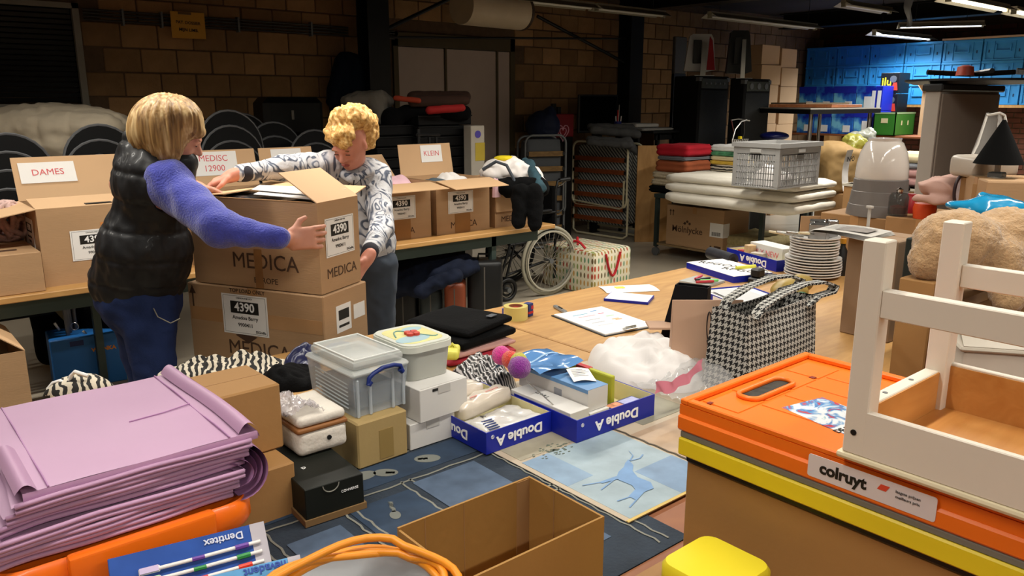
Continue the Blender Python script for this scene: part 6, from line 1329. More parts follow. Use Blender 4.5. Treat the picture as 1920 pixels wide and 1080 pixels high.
# toiletry bag on the black shoe box
BKB = mat('black_green_card', '1a1c18', .45, var=.1)
sb_ = G(572, 985, Z+.005); t = thing('shoe_box', 'black shoe box with a brown base under the white toiletry bag', 'box', (.643, 1.418, Z+.005), -.06); b = MB(); b.box(0, .133, 0, .26, .012, .082, bev=.0015); ob('lid', b, BKB, t); b = MB(); b.box(-.004, .137, -.004, .264, 0, .014); ob('base', b, mat('shoebox_brown', '7b5f3c', .6), t)
b = MB(); b.tube([(.058+.018*math.cos(a), -.001, .079+.016*math.sin(a)) for a in [PI+PI*i/12 for i in range(13)]], .0012, 5); ob('thumb_notch', b, mat('notch_grey', '8c8a80', .5), t); text(t, 'CONVERSE', (.1, -.001, .055), .008, WHITEINK, 'f'); text(t, 'D', (.04, .1, .0825), .014, WHITEINK, 't', rz=.3)
tb_ = Vector((.762, 1.640, Z+.088)); t = thing('toiletry_bag', 'white leather toiletry bag with a brown zip band on the black shoe box', 'bag', tb_, .0); WL = mat('white_leather', 'd6cfc4', .55, var=.03, bump=.2, bs=90)
b = soft(.125, .165, .062, r=.016, amp=.003, seed=4, ns=12); ob('bag_body', b, WL, t, smooth=180); b = soft(.127, .167, .014, r=.006, amp=.002, seed=5, ns=12); ob('zip_band', b, mat('brown_leather_band', '8a5a30', .5, var=.1), t, (0, 0, .056), smooth=180)
b = soft(.122, .162, .026, r=.012, amp=.003, seed=6, ns=12); ob('lid', b, WL, t, (0, 0, .068), smooth=180); b = MB(); b.cyl((.012, -.086, .034), (.012, -.080, .034), .0055, n=14); ob('snap_button', b, BLACK, t)
b = MB(); b.grid(lambda u, v: (.685+u*.085+.014*noise.noise(Vector((u*5, v*5, 7))), 1.56+v*.17, Z+.190+.02*math.sin(PI*u)-.02*v+.014*noise.noise(Vector((u*8, v*8, 3)))+.010*noise.noise(Vector((u*22, v*22, 5)))), 30, 34)
tag(ob('crumpled_wrap', b, mat('crinkled_clear_film', 'c6bfc2', .12, var=.1, vs=30, alpha=.55, coat=.6), smooth=180), 'crumpled clear plastic wrap on the white toiletry bag', 'plastic')
# plain brown cartons, stacked
CT3 = mat('carton_amber', '9f7645', .75, var=.05, bump=.05, vs=3)
carton('brown_carton', 'plain brown carton, lower of two behind the lilac sheets', 'box', (.52, 1.488, Z), .138, .20, .122, .02, m=CT3, tape=False, mi=CT3)
bc = G(532, 840, Z+.09); tt = carton('brown_carton', 'plain brown carton, upper of two behind the lilac sheets', 'box', (.535, 1.568, Z+.123), .137, .17, .150, .02, m=CT3, tape=False, mi=CT3)
# zebra scarf behind, dark cloths
zq = G(425, 705, Z); lump('zebra_scarf', 'zebra striped scarf crumpled behind the brown cartons', 'scarf', (zq.x, zq.y, Z), .46, .18, .060, ZEB, seed=3, rag=.6, ns=9, rz=-.35)
blob('zebra_bag', 'zebra striped cloth bag with cream edging behind the lilac sheets', 'bag', [('e', C(150, 745, 2.2), (.10, .08, .07), None, .03)], ZEB, res=.01, amp=.008, ns=12)
b = MB(); P_ = [R(C(u, v, 2.18)) for u, v in ((90, 730), (100, 718), (112, 714), (128, 722), (133, 705), (140, 697), (165, 705))]; b.tube([tuple(p) for p in P_], .006, 6); ob('bag_edging', b, PAPER, bpy.data.objects['zebra_bag'], tuple(-bpy.data.objects['zebra_bag'].location), smooth=60)
zq = G(548, 715, Z); lump('black_garment', 'black garment between the zebra scarf and the clear storage box', 'clothes', (zq.x, zq.y, Z), .20, .20, .05, BLACKC, seed=5, rag=.6, ns=9)
zq = G(568, 690, Z); lump('navy_packet', 'navy blue plastic packet left of the clear storage box', 'packet', (zq.x, zq.y, Z), .12, .14, .07, mat('navy_plastic', '23264a', .3), seed=6, rag=.5, ns=12)
# folded clothes behind the ice cream tub
bk = G(870, 640, Z); PKC = mat('salmon_cloth', 'b98c84', .9, var=.06); RDC = mat('crimson_cloth', '9c1c2e', .85, var=.1)
q = G(880, 665, Z)
g = 'pile of folded clothes behind the ice cream tub'; z = Z
for lab, hh, m, w_, dd_2, sd in (('crimson folded garment, lowest behind the ice cream tub', .022, RDC, .33, .34, 1), ('salmon pink folded garment in the pile behind the ice cream tub', .022, PKC, .32, .34, 2), ('black folded trousers, lower of two behind the ice cream tub', .035, BLACKC, .33, .34, 3), ('black folded trousers with a small label, topmost behind the ice cream tub', .03, BLACKC, .32, .32, 4)):
    o = cloth('folded_garment', lab, 'clothes', (q.x+.0+sd*.01, q.y+.05+sd*.015, z), w_*.86, dd_2*.9, hh, m, rz=.12*sd-.2, layers=1, g=.008, r=.012, amp=.004, seed=sd+20, group=g); z += hh
b = MB(); b.box(-.02, .02, -.012, .012, .031, .033); ob('woven_label', b, mat('label_grey', '4c4f55', .7), o, (.06, -.10, .004))
t = thing('yellow_shoe', 'yellow and white child sandal beside the ice cream tub', 'shoe', G(848, 668, Z+.045)); b = soft(.05, .10, .03, r=.012, amp=.003, seed=2, ns=20); ob('sole', b, mat('lemon_yellow', 'd5cf55', .5), t, smooth=180); b = MB(); b.tube([(-.02, .0, .02), (0, .01, .04), (.02, 0, .02)], .006, 6); ob('strap', b, MATS['lemon_yellow'], t, smooth=60); t.rotation_euler = (0, 0, -.7)
cloth('white_garment', 'white printed garment folded under the yellow sandal', 'clothes', (1.30, 1.86, Z), .22, .18, .035, WHT, rz=.3, amp=.004, seed=9); text(bpy.data.objects['white_garment'], 'ML', (-.03, -.05, .037), .03, INK, 't', rz=.2)

# ---------------------------------------------------------------- on the beech table
tp = G(967, 597, Z); t = thing('tape_roll', 'yellowish roll of parcel tape standing on its side on the beech table', 'tape', tp)
TPY = mat('tape_yellow', 'd2c274', .3, var=.04, coat=.3); b = MB(); b.lathe([(.030, 0), (.050, 0), (.050, .054), (.030, .054), (.030, .0)], 40); ob('tape', b, TPY, t, smooth=30); b = MB(); b.lathe([(.027, 0), (.030, 0), (.030, .0545), (.027, .0545), (.027, 0)], 32); ob('core', b, mat('core_card', '8b5a3a', .7), t, smooth=30)
b = MB(); b.lathe([(.0, .030), (.026, .040), (.026, .044), (0, .044)], 24); ob('red_disc', b, mat('red_disc', 'b8242c', .5), t); 
wbox('small_red_blue_box', 'small dark blue and red box beside the parcel tape', 'box', (tp.x+.055, tp.y-.02, Z), .03, .03, .055, .2, mat('ink_blue', '1b2c6c', .5), parts=[('red_band', -.0005, .0305, -.0005, .0305, .012, .022, mat('red_disc', '', .5)), ('red_corner', .015, .0306, -.0006, .0306, .03, .045, MATS['red_disc'])])
wbox('small_blue_packet', 'small violet blue packet behind the parcel tape', 'packet', (tp.x-.01, tp.y+.055, Z), .04, .02, .03, .1, mat('violet_blue', '3a48a8', .5))
kn = G(1050, 582, Z); t = thing('box_cutter', 'silver grey box cutter lying on the beech table', 'cutter', kn, math.radians(70)); b = MB(); b.box(-.055, .055, -.011, .011, 0, .012, bev=.004); ob('handle', b, mat('cutter_silver', 'a9a8a4', .3, metal=.6), t); b = MB(); b.box(-.066, -.04, -.006, .006, .003, .006); ob('blade', b, CHROME, t); b = MB(); b.box(-.02, .015, -.004, .004, .012, .015, bev=.001); ob('slider', b, BLACK, t)
# clipboard
cA, cB, cC_, cD = G(1135, 628, Z+.006), G(1228, 610, Z+.006), G(1168, 572, Z+.006), G(1088, 578, Z+.006)
t = thing('clipboard', 'clipboard with a printed colour coded sheet on the beech table', 'clipboard', (cA.x, cA.y, Z)); 
cN = cA; ex = (cB-cA); ey = (cD-cA); ex.z = ey.z = 0; L1, L2 = ex.length, ey.length; print('CLIP', L1, L2); t.rotation_euler = (0, 0, math.atan2(ex.y, ex.x)); L2 = min(L2, .34)
b = MB(); b.box(-.008, L1+.004, -.006, L2+.01, 0, .004, bev=.001); ob('board', b, BLACK, t); b = MB(); b.box(0, L1, 0, L2, .004, .009); sh = ob('paper_sheets', b, PAPER, t)
b = MB(); b.box(L1*.38, L1*.62, -.01, .015, .009, .016, bev=.002); b.tube([(L1*.4, .0, .02), (L1*.6, .0, .02)], .004, 8); ob('clip', b, STEEL, t)
for i, (x, y, w_, c_) in enumerate(((.20, .80, .30, '6fa8c0'), (.62, .86, .13, '3c86c0'), (.22, .70, .34, 'd5a0a8'), (.64, .72, .12, 'd05a78'), (.66, .58, .16, '9cc49a'), (.63, .44, .14, 'd9a05a'), (.66, .40, .13, 'e0893a'), (.2, .55, .3, 'b0b0b8'), (.2, .42, .26, 'b0b0b8'), (.2, .30, .3, 'c5c5cc'))):
    b = MB(); b.box(L1*x, L1*(x+w_), L2*y, L2*(y+.025), .009, .0094); ob('printed_entry', b, mat('entry_'+c_, c_, .6), t)
kc = G(1178, 541, Z); t = leaflet('white paper card with a yellow marked line at the far side of the beech table', (kc.x, kc.y, Z+.002), .16, .26, math.radians(60), name='paper_card', lines=0); b = MB(); b.box(-.015, .02, .02, .065, .0, .006); ob('yellow_mark', b, mat('highlighter', 'dcd84a', .6), t)
# black bag and kraft bag
nb = D(1270, 622, 2.62)
k0, k1 = D(1262, 640, 2.42), D(1392, 650, 2.42); kw = (k1-k0).length; t = thing('kraft_bag', 'pinkish kraft paper bag with a black elastic loop standing before the houndstooth bag', 'bag', (k0.x, k0.y, Z), math.atan2((k1-k0).y, (k1-k0).x)); kh = zat(k0, 560)-Z; KB = mat('pink_kraft', 'b8957c', .7, var=.03, bump=.06, bs=10)
b = MB(); b.sheet([(0, 0, 0), (kw, 0, 0), (kw, .03, kh), (0, .03, kh)], .003); b.sheet([(0, .06, 0), (kw, .06, 0), (kw, .035, kh), (0, .035, kh)], .003); b.sheet([(0, 0, 0), (0, .06, 0), (0, .035, kh), (0, .03, kh)], .003); b.sheet([(kw, 0, 0), (kw, .06, 0), (kw, .035, kh), (kw, .03, kh)], .003); ob('bag_body', b, KB, t)
EL = mat('elastic_black', '18161a', .6); b = MB(); b.tube([(kw*.52+.007*math.sin(a), .03*(.68+.045*math.cos(a)/kh)-.005, kh*.68+.045*math.cos(a)) for a in [2*PI*i/20 for i in range(20)]], .0018, 5, closed=True); b.tube([(kw*.52, .010, kh*.50), (kw*.53, .008, kh*.42), (kw*.51, .006, kh*.36)], .0022, 5); b.cyl((kw*.515, .004, kh*.47), (kw*.515, .012, kh*.49), .005, n=10); ob('elastic_loop', b, EL, t, smooth=60)
q = G(1230, 645, Z+.045); t = thing('kraft_folder', 'flat pinkish kraft folder with a black elastic loop lying on the white clothes', 'folder', (q.x, q.y, Z+.105), math.atan2((k1-k0).y, (k1-k0).x)); b = MB(); b.box(-.03, .19, -.03, .06, 0, .008, bev=.001); ob('folder_body', b, KB, t); b = MB(); b.tube([(.05, -.02, .012), (.07, -.04, .016), (.10, -.03, .02), (.15, .01, .02), (.17, -.005, .012), (.13, -.02, .012)], .0018, 5); ob('elastic_loop', b, EL, t, smooth=60)
b0, b1 = D(1232, 622, 2.70), D(1318, 640, 2.62); t = thing('black_gift_bag', 'black stiff bag standing behind the kraft bag', 'bag', (b0.x, b0.y, Z), math.atan2((b1-b0).y, (b1-b0).x)); bw = (b1-b0).length; bh = zat(b0, 527)-Z
b = MB(); b.sheet([(-.0, 0, 0), (bw, 0, 0), (bw, .02, bh), (bw*.32, .02, bh)], .003); b.sheet([(0, .08, 0), (bw, .08, 0), (bw, .06, bh), (bw*.32, .06, bh)], .003); b.sheet([(0, 0, 0), (0, .08, 0), (bw*.32, .06, bh), (bw*.32, .02, bh)], .003); b.sheet([(bw, 0, 0), (bw, .08, 0), (bw, .06, bh), (bw, .02, bh)], .003); ob('bag_body', b, mat('matt_black_card', '0d0d10', .6), t)
# houndstooth bag
HT_ = mat('houndstooth', '101010', .85, var=0, bump=.2, bs=200); N, L, bs_ = nodes(HT_); uvn = N.new('ShaderNodeTexCoord'); mp = N.new('ShaderNodeMapping'); mp.inputs['Scale'].default_value = (400, 400, 1); L.new(uvn.outputs['UV'], mp.inputs[0]); sx_ = N.new('ShaderNodeSeparateXYZ'); L.new(mp.outputs[0], sx_.inputs[0])
def M3(op, a, bb=None, c_=None):
    n_ = N.new('ShaderNodeMath'); n_.operation = op
    for i, x in enumerate((a, bb, c_)):
        if x is None: continue
        if isinstance(x, (int, float)): n_.inputs[i].default_value = x
        else: L.new(x, n_.inputs[i])
    return n_.outputs[0]
X_, Y_ = M3('FLOOR', sx_.outputs[0]), M3('FLOOR', sx_.outputs[1])
wa = M3('LESS_THAN', M3('FLOORED_MODULO', X_, 8), 3.5); we = M3('LESS_THAN', M3('FLOORED_MODULO', Y_, 8), 3.5); tw = M3('LESS_THAN', M3('FLOORED_MODULO', M3('ADD', X_, Y_), 4), 1.5)
col = M3('ADD', M3('MULTIPLY', tw, wa), M3('MULTIPLY', M3('SUBTRACT', 1, tw), we)); mx = N.new('ShaderNodeMixRGB'); mx.inputs[1].default_value = (*lin('b4b2ac'), 1); mx.inputs[2].default_value = (*lin('0e0e10'), 1); L.new(col, mx.inputs[0]); L.new(mx.outputs[0], bs_.inputs['Base Color'])
hx, hy, hw, hd, hh = 1.965, 1.235, .385, .16, .265
t = thing('houndstooth_bag', 'black and white houndstooth shopping bag with two handles behind the orange crate', 'bag', (hx, hy, Z)); b = MB()
for q in ([(0, 0, 0), (hw, 0, 0), (hw, .02, hh), (0, .02, hh-.02)], [(0, hd, 0), (0, hd, 0), (0, hd-.02, hh-.015), (0, hd-.02, hh-.015)]): 
    if q[0] != q[1]: b.sheet(q, .004)
b.grid(lambda u, v: (u*hw, 0-.012*math.sin(PI*v)*math.sin(PI*u)+.02*v, v*(hh-.02*(1-u)*0-.012*math.sin(PI*u))), 20, 12); b.grid(lambda u, v: ((1-u)*hw, hd+.012*math.sin(PI*v)*math.sin(PI*u)-.02*v, v*(hh-.012*math.sin(PI*u))), 20, 12)
b.grid(lambda u, v: (.012*math.sin(PI*u)*v, hd*(1-u)+.02*v*(2*u-1), v*hh), 8, 10); b.grid(lambda u, v: (hw-.012*math.sin(PI*u)*v, hd*u+.02*v*(1-2*u), v*hh), 8, 10); b.box(0, hw, 0, hd, 0, .004); ob('bag_body', b, HT_, t, smooth=60)
for y, k in ((.02, 0), (hd-.02, 1)):
    b = MB(); P_ = [(hw*.10+.02*k, y, hh-.02), (hw*.20, y, hh+.01), (hw*.5, y+.01, hh+.030), (hw*.85, y+.01, hh+.042), (hw*1.12, y, hh+.035), (hw*1.26, y-.01, hh+.015), (hw*1.22, y-.01, hh-.002), (hw*1.0, y-.005, hh-.005), (hw*.85, y, hh-.03)]
    for i in range(len(P_)-1): a_, c2_ = Vector(P_[i]), Vector(P_[i+1]); n_ = Vector((0, .017, 0)); b.sheet([a_-n_, a_+n_, c2_+n_, c2_-n_], .007)
    ob('handle', b, HT_, t)
b = MB(); b.box(.02, hw-.02, .03, hd-.03, .01, hh-.06, bev=.01); ob('dark_contents', b, BLACKC, t)
# white box lids with dark lettering and trays of paper
def q4(pts, z): return [G(u, v, z) for u, v in pts]
P_ = q4([(1380, 521), (1405, 516), (1335, 487), (1287, 498)], Z+.045); tA = thing('paper_tray', 'closed white paper box lid with dark lettering, far side of the beech table', 'box', (P_[0].x, P_[0].y, Z+.0)); o_ = P_[0].copy(); o_.z = Z
nE = G(1375, 531, Z); rE = G(1405, 524, Z); lE = G(1287, 503, Z); axE = math.atan2((lE-nE).y, (lE-nE).x)-PI/2; print('EPS', (rE-nE).length, (lE-nE).length, axE)
tA.location = (nE.x, nE.y, Z); tA.rotation_euler = (0, 0, axE); eL = (lE-nE).length; eW = .24; b = MB(); b.box(0, eW, 0, eL, 0, .032); ob('blue_side', b, BLUEA, tA); b = MB(); b.box(0, eW, 0, eL, .032, .034); ob('white_top', b, PAPER, tA)
text(tA, 'RPGOX', (eW*.5, eL*.68, .035), .07, INK, 't', rz=-PI/2+.5, bold=.0); text(tA, 'RPGOX', (eW*.55, eL*.22, .035), .07, INK, 't', rz=-PI/2+.5)
nE = G(1412, 598, Z); lE = G(1310, 556, Z); axE = math.atan2((lE-nE).y, (lE-nE).x)-PI/2; eL = (lE-nE).length; eW = min(.26, (G(1452, 575, Z)-nE).length*1.2)
tA = thing('paper_tray', 'open blue box lid with loose white papers behind the kraft bag', 'box', (nE.x, nE.y, Z), axE); b = MB(); th = .003; h = .034
b.box(0, eW, 0, eL, 0, th); b.box(0, eW, 0, th, th, h); b.box(0, eW, eL-th, eL, th, h); b.box(0, th, th, eL-th, th, h); b.box(eW-th, eW, th, eL-th, th, h); ob('lid', b, BLUEA, tA)
b = MB(); b.box(th, eW-th, th, eL-th, .012, .028); ob('paper_stack', b, PAPER, tA); b = MB(); b.sheet([(.02, .02, .034), (eW-.04, .03, .030), (eW-.06, eL-.06, .032), (.03, eL-.04, .038)], .001); ob('loose_sheet', b, mat('cool_paper', 'c6c7c9', .6), tA)
b = MB(); b.box(-.001, 0, eL*.5, eL*.72, .004, .03); ob('white_sticker', b, PAPER, tA)
q = G(1300, 532, Z); wbox('pen_tray', 'grey tray with coloured pens beside the white lettered lid', 'tray', (q.x-.02, q.y-.1, Z), .16, .16, .012, .1, mat('pale_tray', 'a9aaa6', .4))
for i, (u, v, c_, rz_) in enumerate(((1310, 517, 'c02848', .3), (1318, 520, '1e2a28', -.2), (1330, 523, '6fd06a', -.6), (1322, 525, 'b02030', -.5))):
    q = G(u, v, Z+.03); b = MB(); b.cyl((-.045, 0, 0), (.045, 0, 0), .007, n=8); tag(ob('marker_pen', b, mat('marker_'+c_, c_, .4), None, (q.x, q.y, Z+.022+.0*i), (0, 0, rz_)), ['crimson', 'black', 'bright green', 'dark red'][i]+' marker pen on the grey tray', 'pen')
q = G(1215, 572, Z); wbox('flat_blue_lid', 'shallow blue edged white lid left of the black bag', 'tray', (q.x, q.y, Z), .14, .2, .012, .5, BLUEA, parts=[('paper', .004, .136, .004, .196, .012, .0126, PAPER)])
for i, (u, v, w_, d_, z_) in enumerate(((1268, 548, .16, .10, .02), (1290, 560, .14, .10, .03))):
    q = G(u, v, Z); 
leaflet('white sheet lying behind the black bag', tuple(G(1330, 548, Z+.02))[:2]+(Z+.016,), .12, .14, .3, lines=3)
# black object pile: calculator, stapler, rolls
q = G(1340, 500, Z+.0); q = G(1352, 492, Z); t = thing('black_roll', 'roll of dark grey film lying by the blue tray of small things', 'roll', (q.x, q.y, Z+.035), axE+PI/2); b = MB(); b.cyl((-.11, 0, 0), (.11, 0, 0), .034, n=20); ob('roll', b, mat('dark_grey_film', '2c2c30', .35, var=.3, vs=30), t, smooth=40); b = MB(); b.cyl((-.112, 0, 0), (.112, 0, 0), .015, n=14); ob('core', b, BLACK, t)
nE = G(1455, 510, Z); lE = G(1362, 484, Z); axE = math.atan2((lE-nE).y, (lE-nE).x)-PI/2; eL = (lE-nE).length
t3 = tray('blue paper box lid with white lettering holding small boxes, beside the plates', (nE.x, nE.y, Z), .24, eL, .06, axE, txt=None, side_txt='Double A', size=.05)
wb_ = G(1470, 470, Z+.06); wbox('white_carton', 'white carton with faint red lettering in the far blue lid', 'box', (nE.x+.10, nE.y+.03, Z+.005), .10, .26, .10, axE, WBX); t = [o for o in bpy.data.objects if o.name == 'white_carton'][0]; text(t, 'DLX NEW', (-.001, .13, .055), .045, mat('faint_red', 'd06a70', .6), 'l')
p = lambda fx, fy: Vector((nE.x, nE.y, Z+.004))+Matrix.Rotation(axE, 3, 'Z') @ Vector((fx, fy, 0))
for i, (fx, fy, s_, c_, lab) in enumerate(((.03, .26, (.05, .04, .09), 'c9a67c', 'small upright tan and white box in the far blue lid'), (.05, .33, (.04, .04, .05), '9c2020', 'small dark red tin in the far blue lid'), (.04, .16, (.05, .07, .06), 'b0a79a', 'greyish packet in the far blue lid'))):
    wbox('small_packet', lab, 'packet', p(fx, fy), *s_, axE+.2*i, mat('pk_'+c_, c_, .5, var=.2, vs=30), parts=[('white_band', -.0006, s_[0]+.0006, -.0006, s_[1]+.0006, 0, s_[2]*.4, PAPER)] if i == 0 else None)
q = G(1430, 528, Z); t = thing('stapler', 'black stapler and holder in front of the plates', 'stapler', (q.x, q.y, Z), axE+.3); b = MB(); b.box(-.09, .09, -.03, .03, 0, .03, bev=.006); ob('base', b, BLACK, t); b = MB(); b.box(-.08, -.02, -.025, .025, .03, .075, bev=.008); ob('holder', b, BLACK, t); b = MB(); b.tube([(-.04, 0, .08), (.07, .02, .04)], .004, 6); ob('white_rod', b, WHITEINK, t)
zq = G(1424, 522, Z); lump('clear_packets', 'crumpled clear packets with pink dots by the black stapler', 'packet', (zq.x, zq.y, Z), .15, .10, .03, mat('pink_dot_film', 'b57a86', .3, var=.5, vs=60), seed=2, ns=20)
q = G(1398, 508, Z+.02); b = MB(); b.cyl((-.06, 0, 0), (.06, 0, 0), .010, n=8); tag(ob('yellow_highlighter', b, mat('highlighter', '', .4), None, (q.x, q.y, Z+.04), (0, 0, axE)), 'yellow highlighter beside the white lettered lid', 'pen')
blob('green_gift_box', 'crinkled olive and green gift wrap behind the houndstooth bag', 'wrap', [('e', C(1480, 545, 2.85), (.07, .06, .04), None, .03), ('e', C(1500, 530, 2.95), (.05, .05, .035), None, .03), ('c', C(1480, 548, 2.85), CZ(1485, .775, 2.88), .05, .05, .02)], mat('olive_gold_wrap', 'a08848', .4, var=.25, vs=12), res=.007, amp=.006)
blob('green_wrap', 'dark green wrap in front of the olive gift wrap', 'wrap', [('c', C(1465, 575, 2.7), C(1505, 560, 2.75), .022, .022, .02)], mat('forest_green', '1f5a34', .5), res=.006)
# plates, cutlery tins
pl = G(1522, 518, Z); PLT = mat('grey_white_porcelain', 'cbc8c3', .25, var=.02)
pr_ = [(.0, .003), (.07, .003), (.075, .0), (.08, .003), (.134, .015), (.138, .018), (.137, .023), (.08, .009), (0, .008)]
b = MB(); b.lathe(pr_, 36); PM = mesh('plate', b, PLT, 50)
nmz = ['lowest', 'second', 'third', 'fourth', 'fifth', 'sixth', 'seventh', 'eighth', 'ninth', 'tenth', 'eleventh', 'twelfth', 'thirteenth', 'fourteenth', 'fifteenth']
for i in range(15):
    o = bpy.data.objects.new('plate', PM); COL.objects.link(o); s_ = 1.0 if i < 7 else .87; o.scale = (s_, s_, 1); o.location = (pl.x+RNG.uniform(-.004, .004), pl.y+RNG.uniform(-.004, .004), Z+.0135*i)
    tag(o, 'greyish white porcelain plate, %s from the bottom of the stack' % (nmz[i] if i else 'first'), 'plate', 'stacked porcelain plates')
zt = Z+.0135*14+.012
TIN = mat('brushed_tin', '9a9896', .3, metal=.7)
for i, (dx, dy, w_, h_) in enumerate(((-.02, -.03, .085, .075), (.05, .02, .075, .08), (.075, -.045, .05, .085))):
    t = thing('metal_container', ['square brushed metal cutlery holder on the plates, nearest', 'square brushed metal cutlery holder on the plates, farther', 'tall narrow metal holder at the right of the plates'][i], 'container', (pl.x+dx, pl.y+dy, zt+.0), .3+.2*i); b = MB(); a_ = w_/2; e = .002
    b.box(-a_, a_, -a_, -a_+e, 0, h_); b.box(-a_, a_, a_-e, a_, 0, h_); b.box(-a_, -a_+e, -a_, a_, 0, h_); b.box(a_-e, a_, -a_, a_, 0, h_); b.box(-a_, a_, -a_, a_, 0, e); ob('body', b, TIN, t); b = MB(); b.tube([(x, y, h_) for x, y in rr(a_, a_, .008, 3)], .002, 5, closed=True); ob('rim', b, CHROME, t)
for i in range(4):
    t = thing('table_knife' if i % 2 else 'table_spoon', ['cream handled knife', 'steel knife', 'steel spoon', 'bone handled fork'][i]+' sticking out to the left over the plates', 'cutlery', (pl.x-.06+.015*i, pl.y+.03-.02*i, zt+.006+.005*i), 2.3+.25*i); b = MB(); b.tube([(0, 0, 0), (.09, 0, .012)], .004, 6); ob('shaft', b, STEEL, t); b = MB(); b.tube([(.09, 0, .012), (.17, 0, .024)], .0075, 6, r2=.006); ob('handle', b, mat('bone_handle', 'c9bd9c', .5) if i in (0, 3) else STEEL, t)
b = MB(); b.lathe([(.028, 0), (.028, .12), (.012, .15), (.012, .165), (0, .165)], 20); q = pl+Vector((.14, -.08, 0)); t = tag(ob('black_bottle', b, BLACK, None, (q.x, q.y, Z), smooth=40), 'small black bottle with yellow cap right of the plates', 'bottle'); b = MB(); b.lathe([(.014, .165), (.014, .19), (0, .19)], 16); ob('cap', b, mat('amber_cap', 'b87f1c', .5), t)
b = MB(); b.lathe([(.015, 0), (.015, .19), (0, .2)], 14); tag(ob('green_marker', b, mat('marker_6fd06a', '', .4), None, (q.x-.03, q.y+.05, Z), smooth=40), 'bright green upright tube right of the plates', 'tube')
# brown boards / cartons around the plates
c1 = D(1500, 440, 4.55); t = carton('brown_carton', 'brown carton behind the plates with raised flap', 'box', (3.98, 2.5-.35, Z), .1, .1, .1); 
for ch in [o for o in bpy.data.objects if o.parent == t]: bpy.data.objects.remove(ch)
bpy.data.objects.remove(t)
e0, e1 = D(1497, 470, 4.45), D(1622, 470, 4.45); b = MB(); L_ = (e1-e0).length; hz = zat(e0, 396)-Z; b.box(0, L_, 0, .006, 0, hz); t = tag(ob('cardboard_sheet', b, CARD, None, (e0.x, e0.y, Z), (0, 0, math.atan2((e1-e0).y, (e1-e0).x))), 'brown cardboard sheet standing behind the plates', 'cardboard'); b = MB(); b.box(L_*.47, L_*.475, -.001, 0, 0, hz); ob('fold_line', b, CARDD, t)
nq = D(1612, 430, 2.95); nb_ = Vector((nq.x, nq.y, Z)); ztp = zat(nb_, 427)
f0, f1 = D(1592, 430, 2.95), D(1687, 440, 2.80); L_ = (f1-f0).length; rz_ = math.atan2((f1-f0).y, (f1-f0).x)
t = carton('tall_brown_carton', 'tall brown carton carrying the newspapers behind the white stool', 'box', (f0.x, f0.y, Z), L_, .20, ztp-Z, rz_, m=mat('taupe_card', '8d735a', .75), tape=False)
for i in range(5):
    t = leaflet(['newspaper lying on the tall brown carton, topmost', 'newspaper just under the topmost on the tall brown carton', 'newspaper in the middle of the pile on the tall brown carton', 'newspaper low in the pile on the tall brown carton', 'newspaper at the bottom of the pile on the tall brown carton'][i], (f0.x+.5*(f1-f0).x+.04, f0.y+.5*(f1-f0).y+.10, ztp+.014-.003*i), .22+.004*i, .20, rz_+.1-.05*i, name='newspaper', m=mat('newsprint', 'b3afa8', .8, var=.08, vs=30), lines=0 if i else 8); t['group'] = 'newspapers on the tall brown carton'
    if i == 0: b = MB(); b.box(-.04, .08, -.06, .04, .0046, .0052); ob('photo_print', b, mat('photo_grey', '7d7772', .6, var=.3, vs=40), t)
b = MB(); b.cyl((0, 0, 0), (0, 0, .09), .006, n=10); b.cyl((0, 0, .088), (0, 0, .096), .014, n=12); q = D(1628, 418, 3.05); tag(ob('bolt_rod', b, mat('pale_rod', 'b5aea5', .4), None, (q.x, q.y, ztp)), 'pale upright rod with a flat head behind the newspapers', 'rod')
f0, f1 = D(1690, 520, 2.62), D(1762, 520, 2.62); t = carton('dark_green_crate', 'dark green crate beside the tall brown carton under the teddy bear', 'box', (f0.x, f0.y, Z), (f1-f0).length, .3, zat(f0, 430)-Z, rz_, m=mat('dark_green_card', '1c2420', .6), tape=False)
f0, f1 = D(1682, 560, 2.35), D(1745, 560, 2.35); t = carton('amber_carton', 'amber brown carton seen between the legs of the white stool', 'box', (f0.x, f0.y, Z), (f1-f0).length, .18, zat(f0, 500)-Z, rz_, m=CT3, tape=False)
# ================================================================ FOREGROUND
# big brown carton under the folded crates
BX0, BY1 = 1.115, .80
carton('large_brown_carton', 'large brown carton at the lower right under the yellow and orange folded crates', 'box', (1.12, .02, .73), .60, .80, .24, m=mat('carton_ochre', 'a87d47', .75, var=.05, vs=3, bump=.05), tape=False)
t_ = bpy.data.objects['large_brown_carton']; t_.location.z = Z+.001
for ch in [o for o in bpy.data.objects if o.parent == t_]: ch.scale.z = (.975-Z)/.24
ORG = mat('orange_plastic', 'ef7318', .38, var=.03); YEL = mat('yellow_plastic', 'e8cf22', .4, var=.03); GRYB = mat('grey_band', '77756a', .5, var=.05)
OX0, OX1, OY0, OY1 = 1.100, 1.525, .14, .826; LXo, LYo = OX1-OX0, OY1-OY0
# black and yellow lower crate
t = thing('folded_crate', 'yellow folded crate with black base and grey rim, lower of the two at the right', 'crate', (OX0, OY0, .976)); b = MB(); b.box(.012, LXo, .006, LYo-.008, 0, .018, bev=.004); ob('black_base', b, BLACK, t)
b = MB(); b.box(-.004, LXo, 0, LYo-.002, .018, .052, bev=.003); ob('yellow_side', b, YEL, t); b = MB(); b.box(-.001, LXo, 0, LYo-.004, .052, .064, bev=.002); ob('grey_rim', b, GRYB, t)
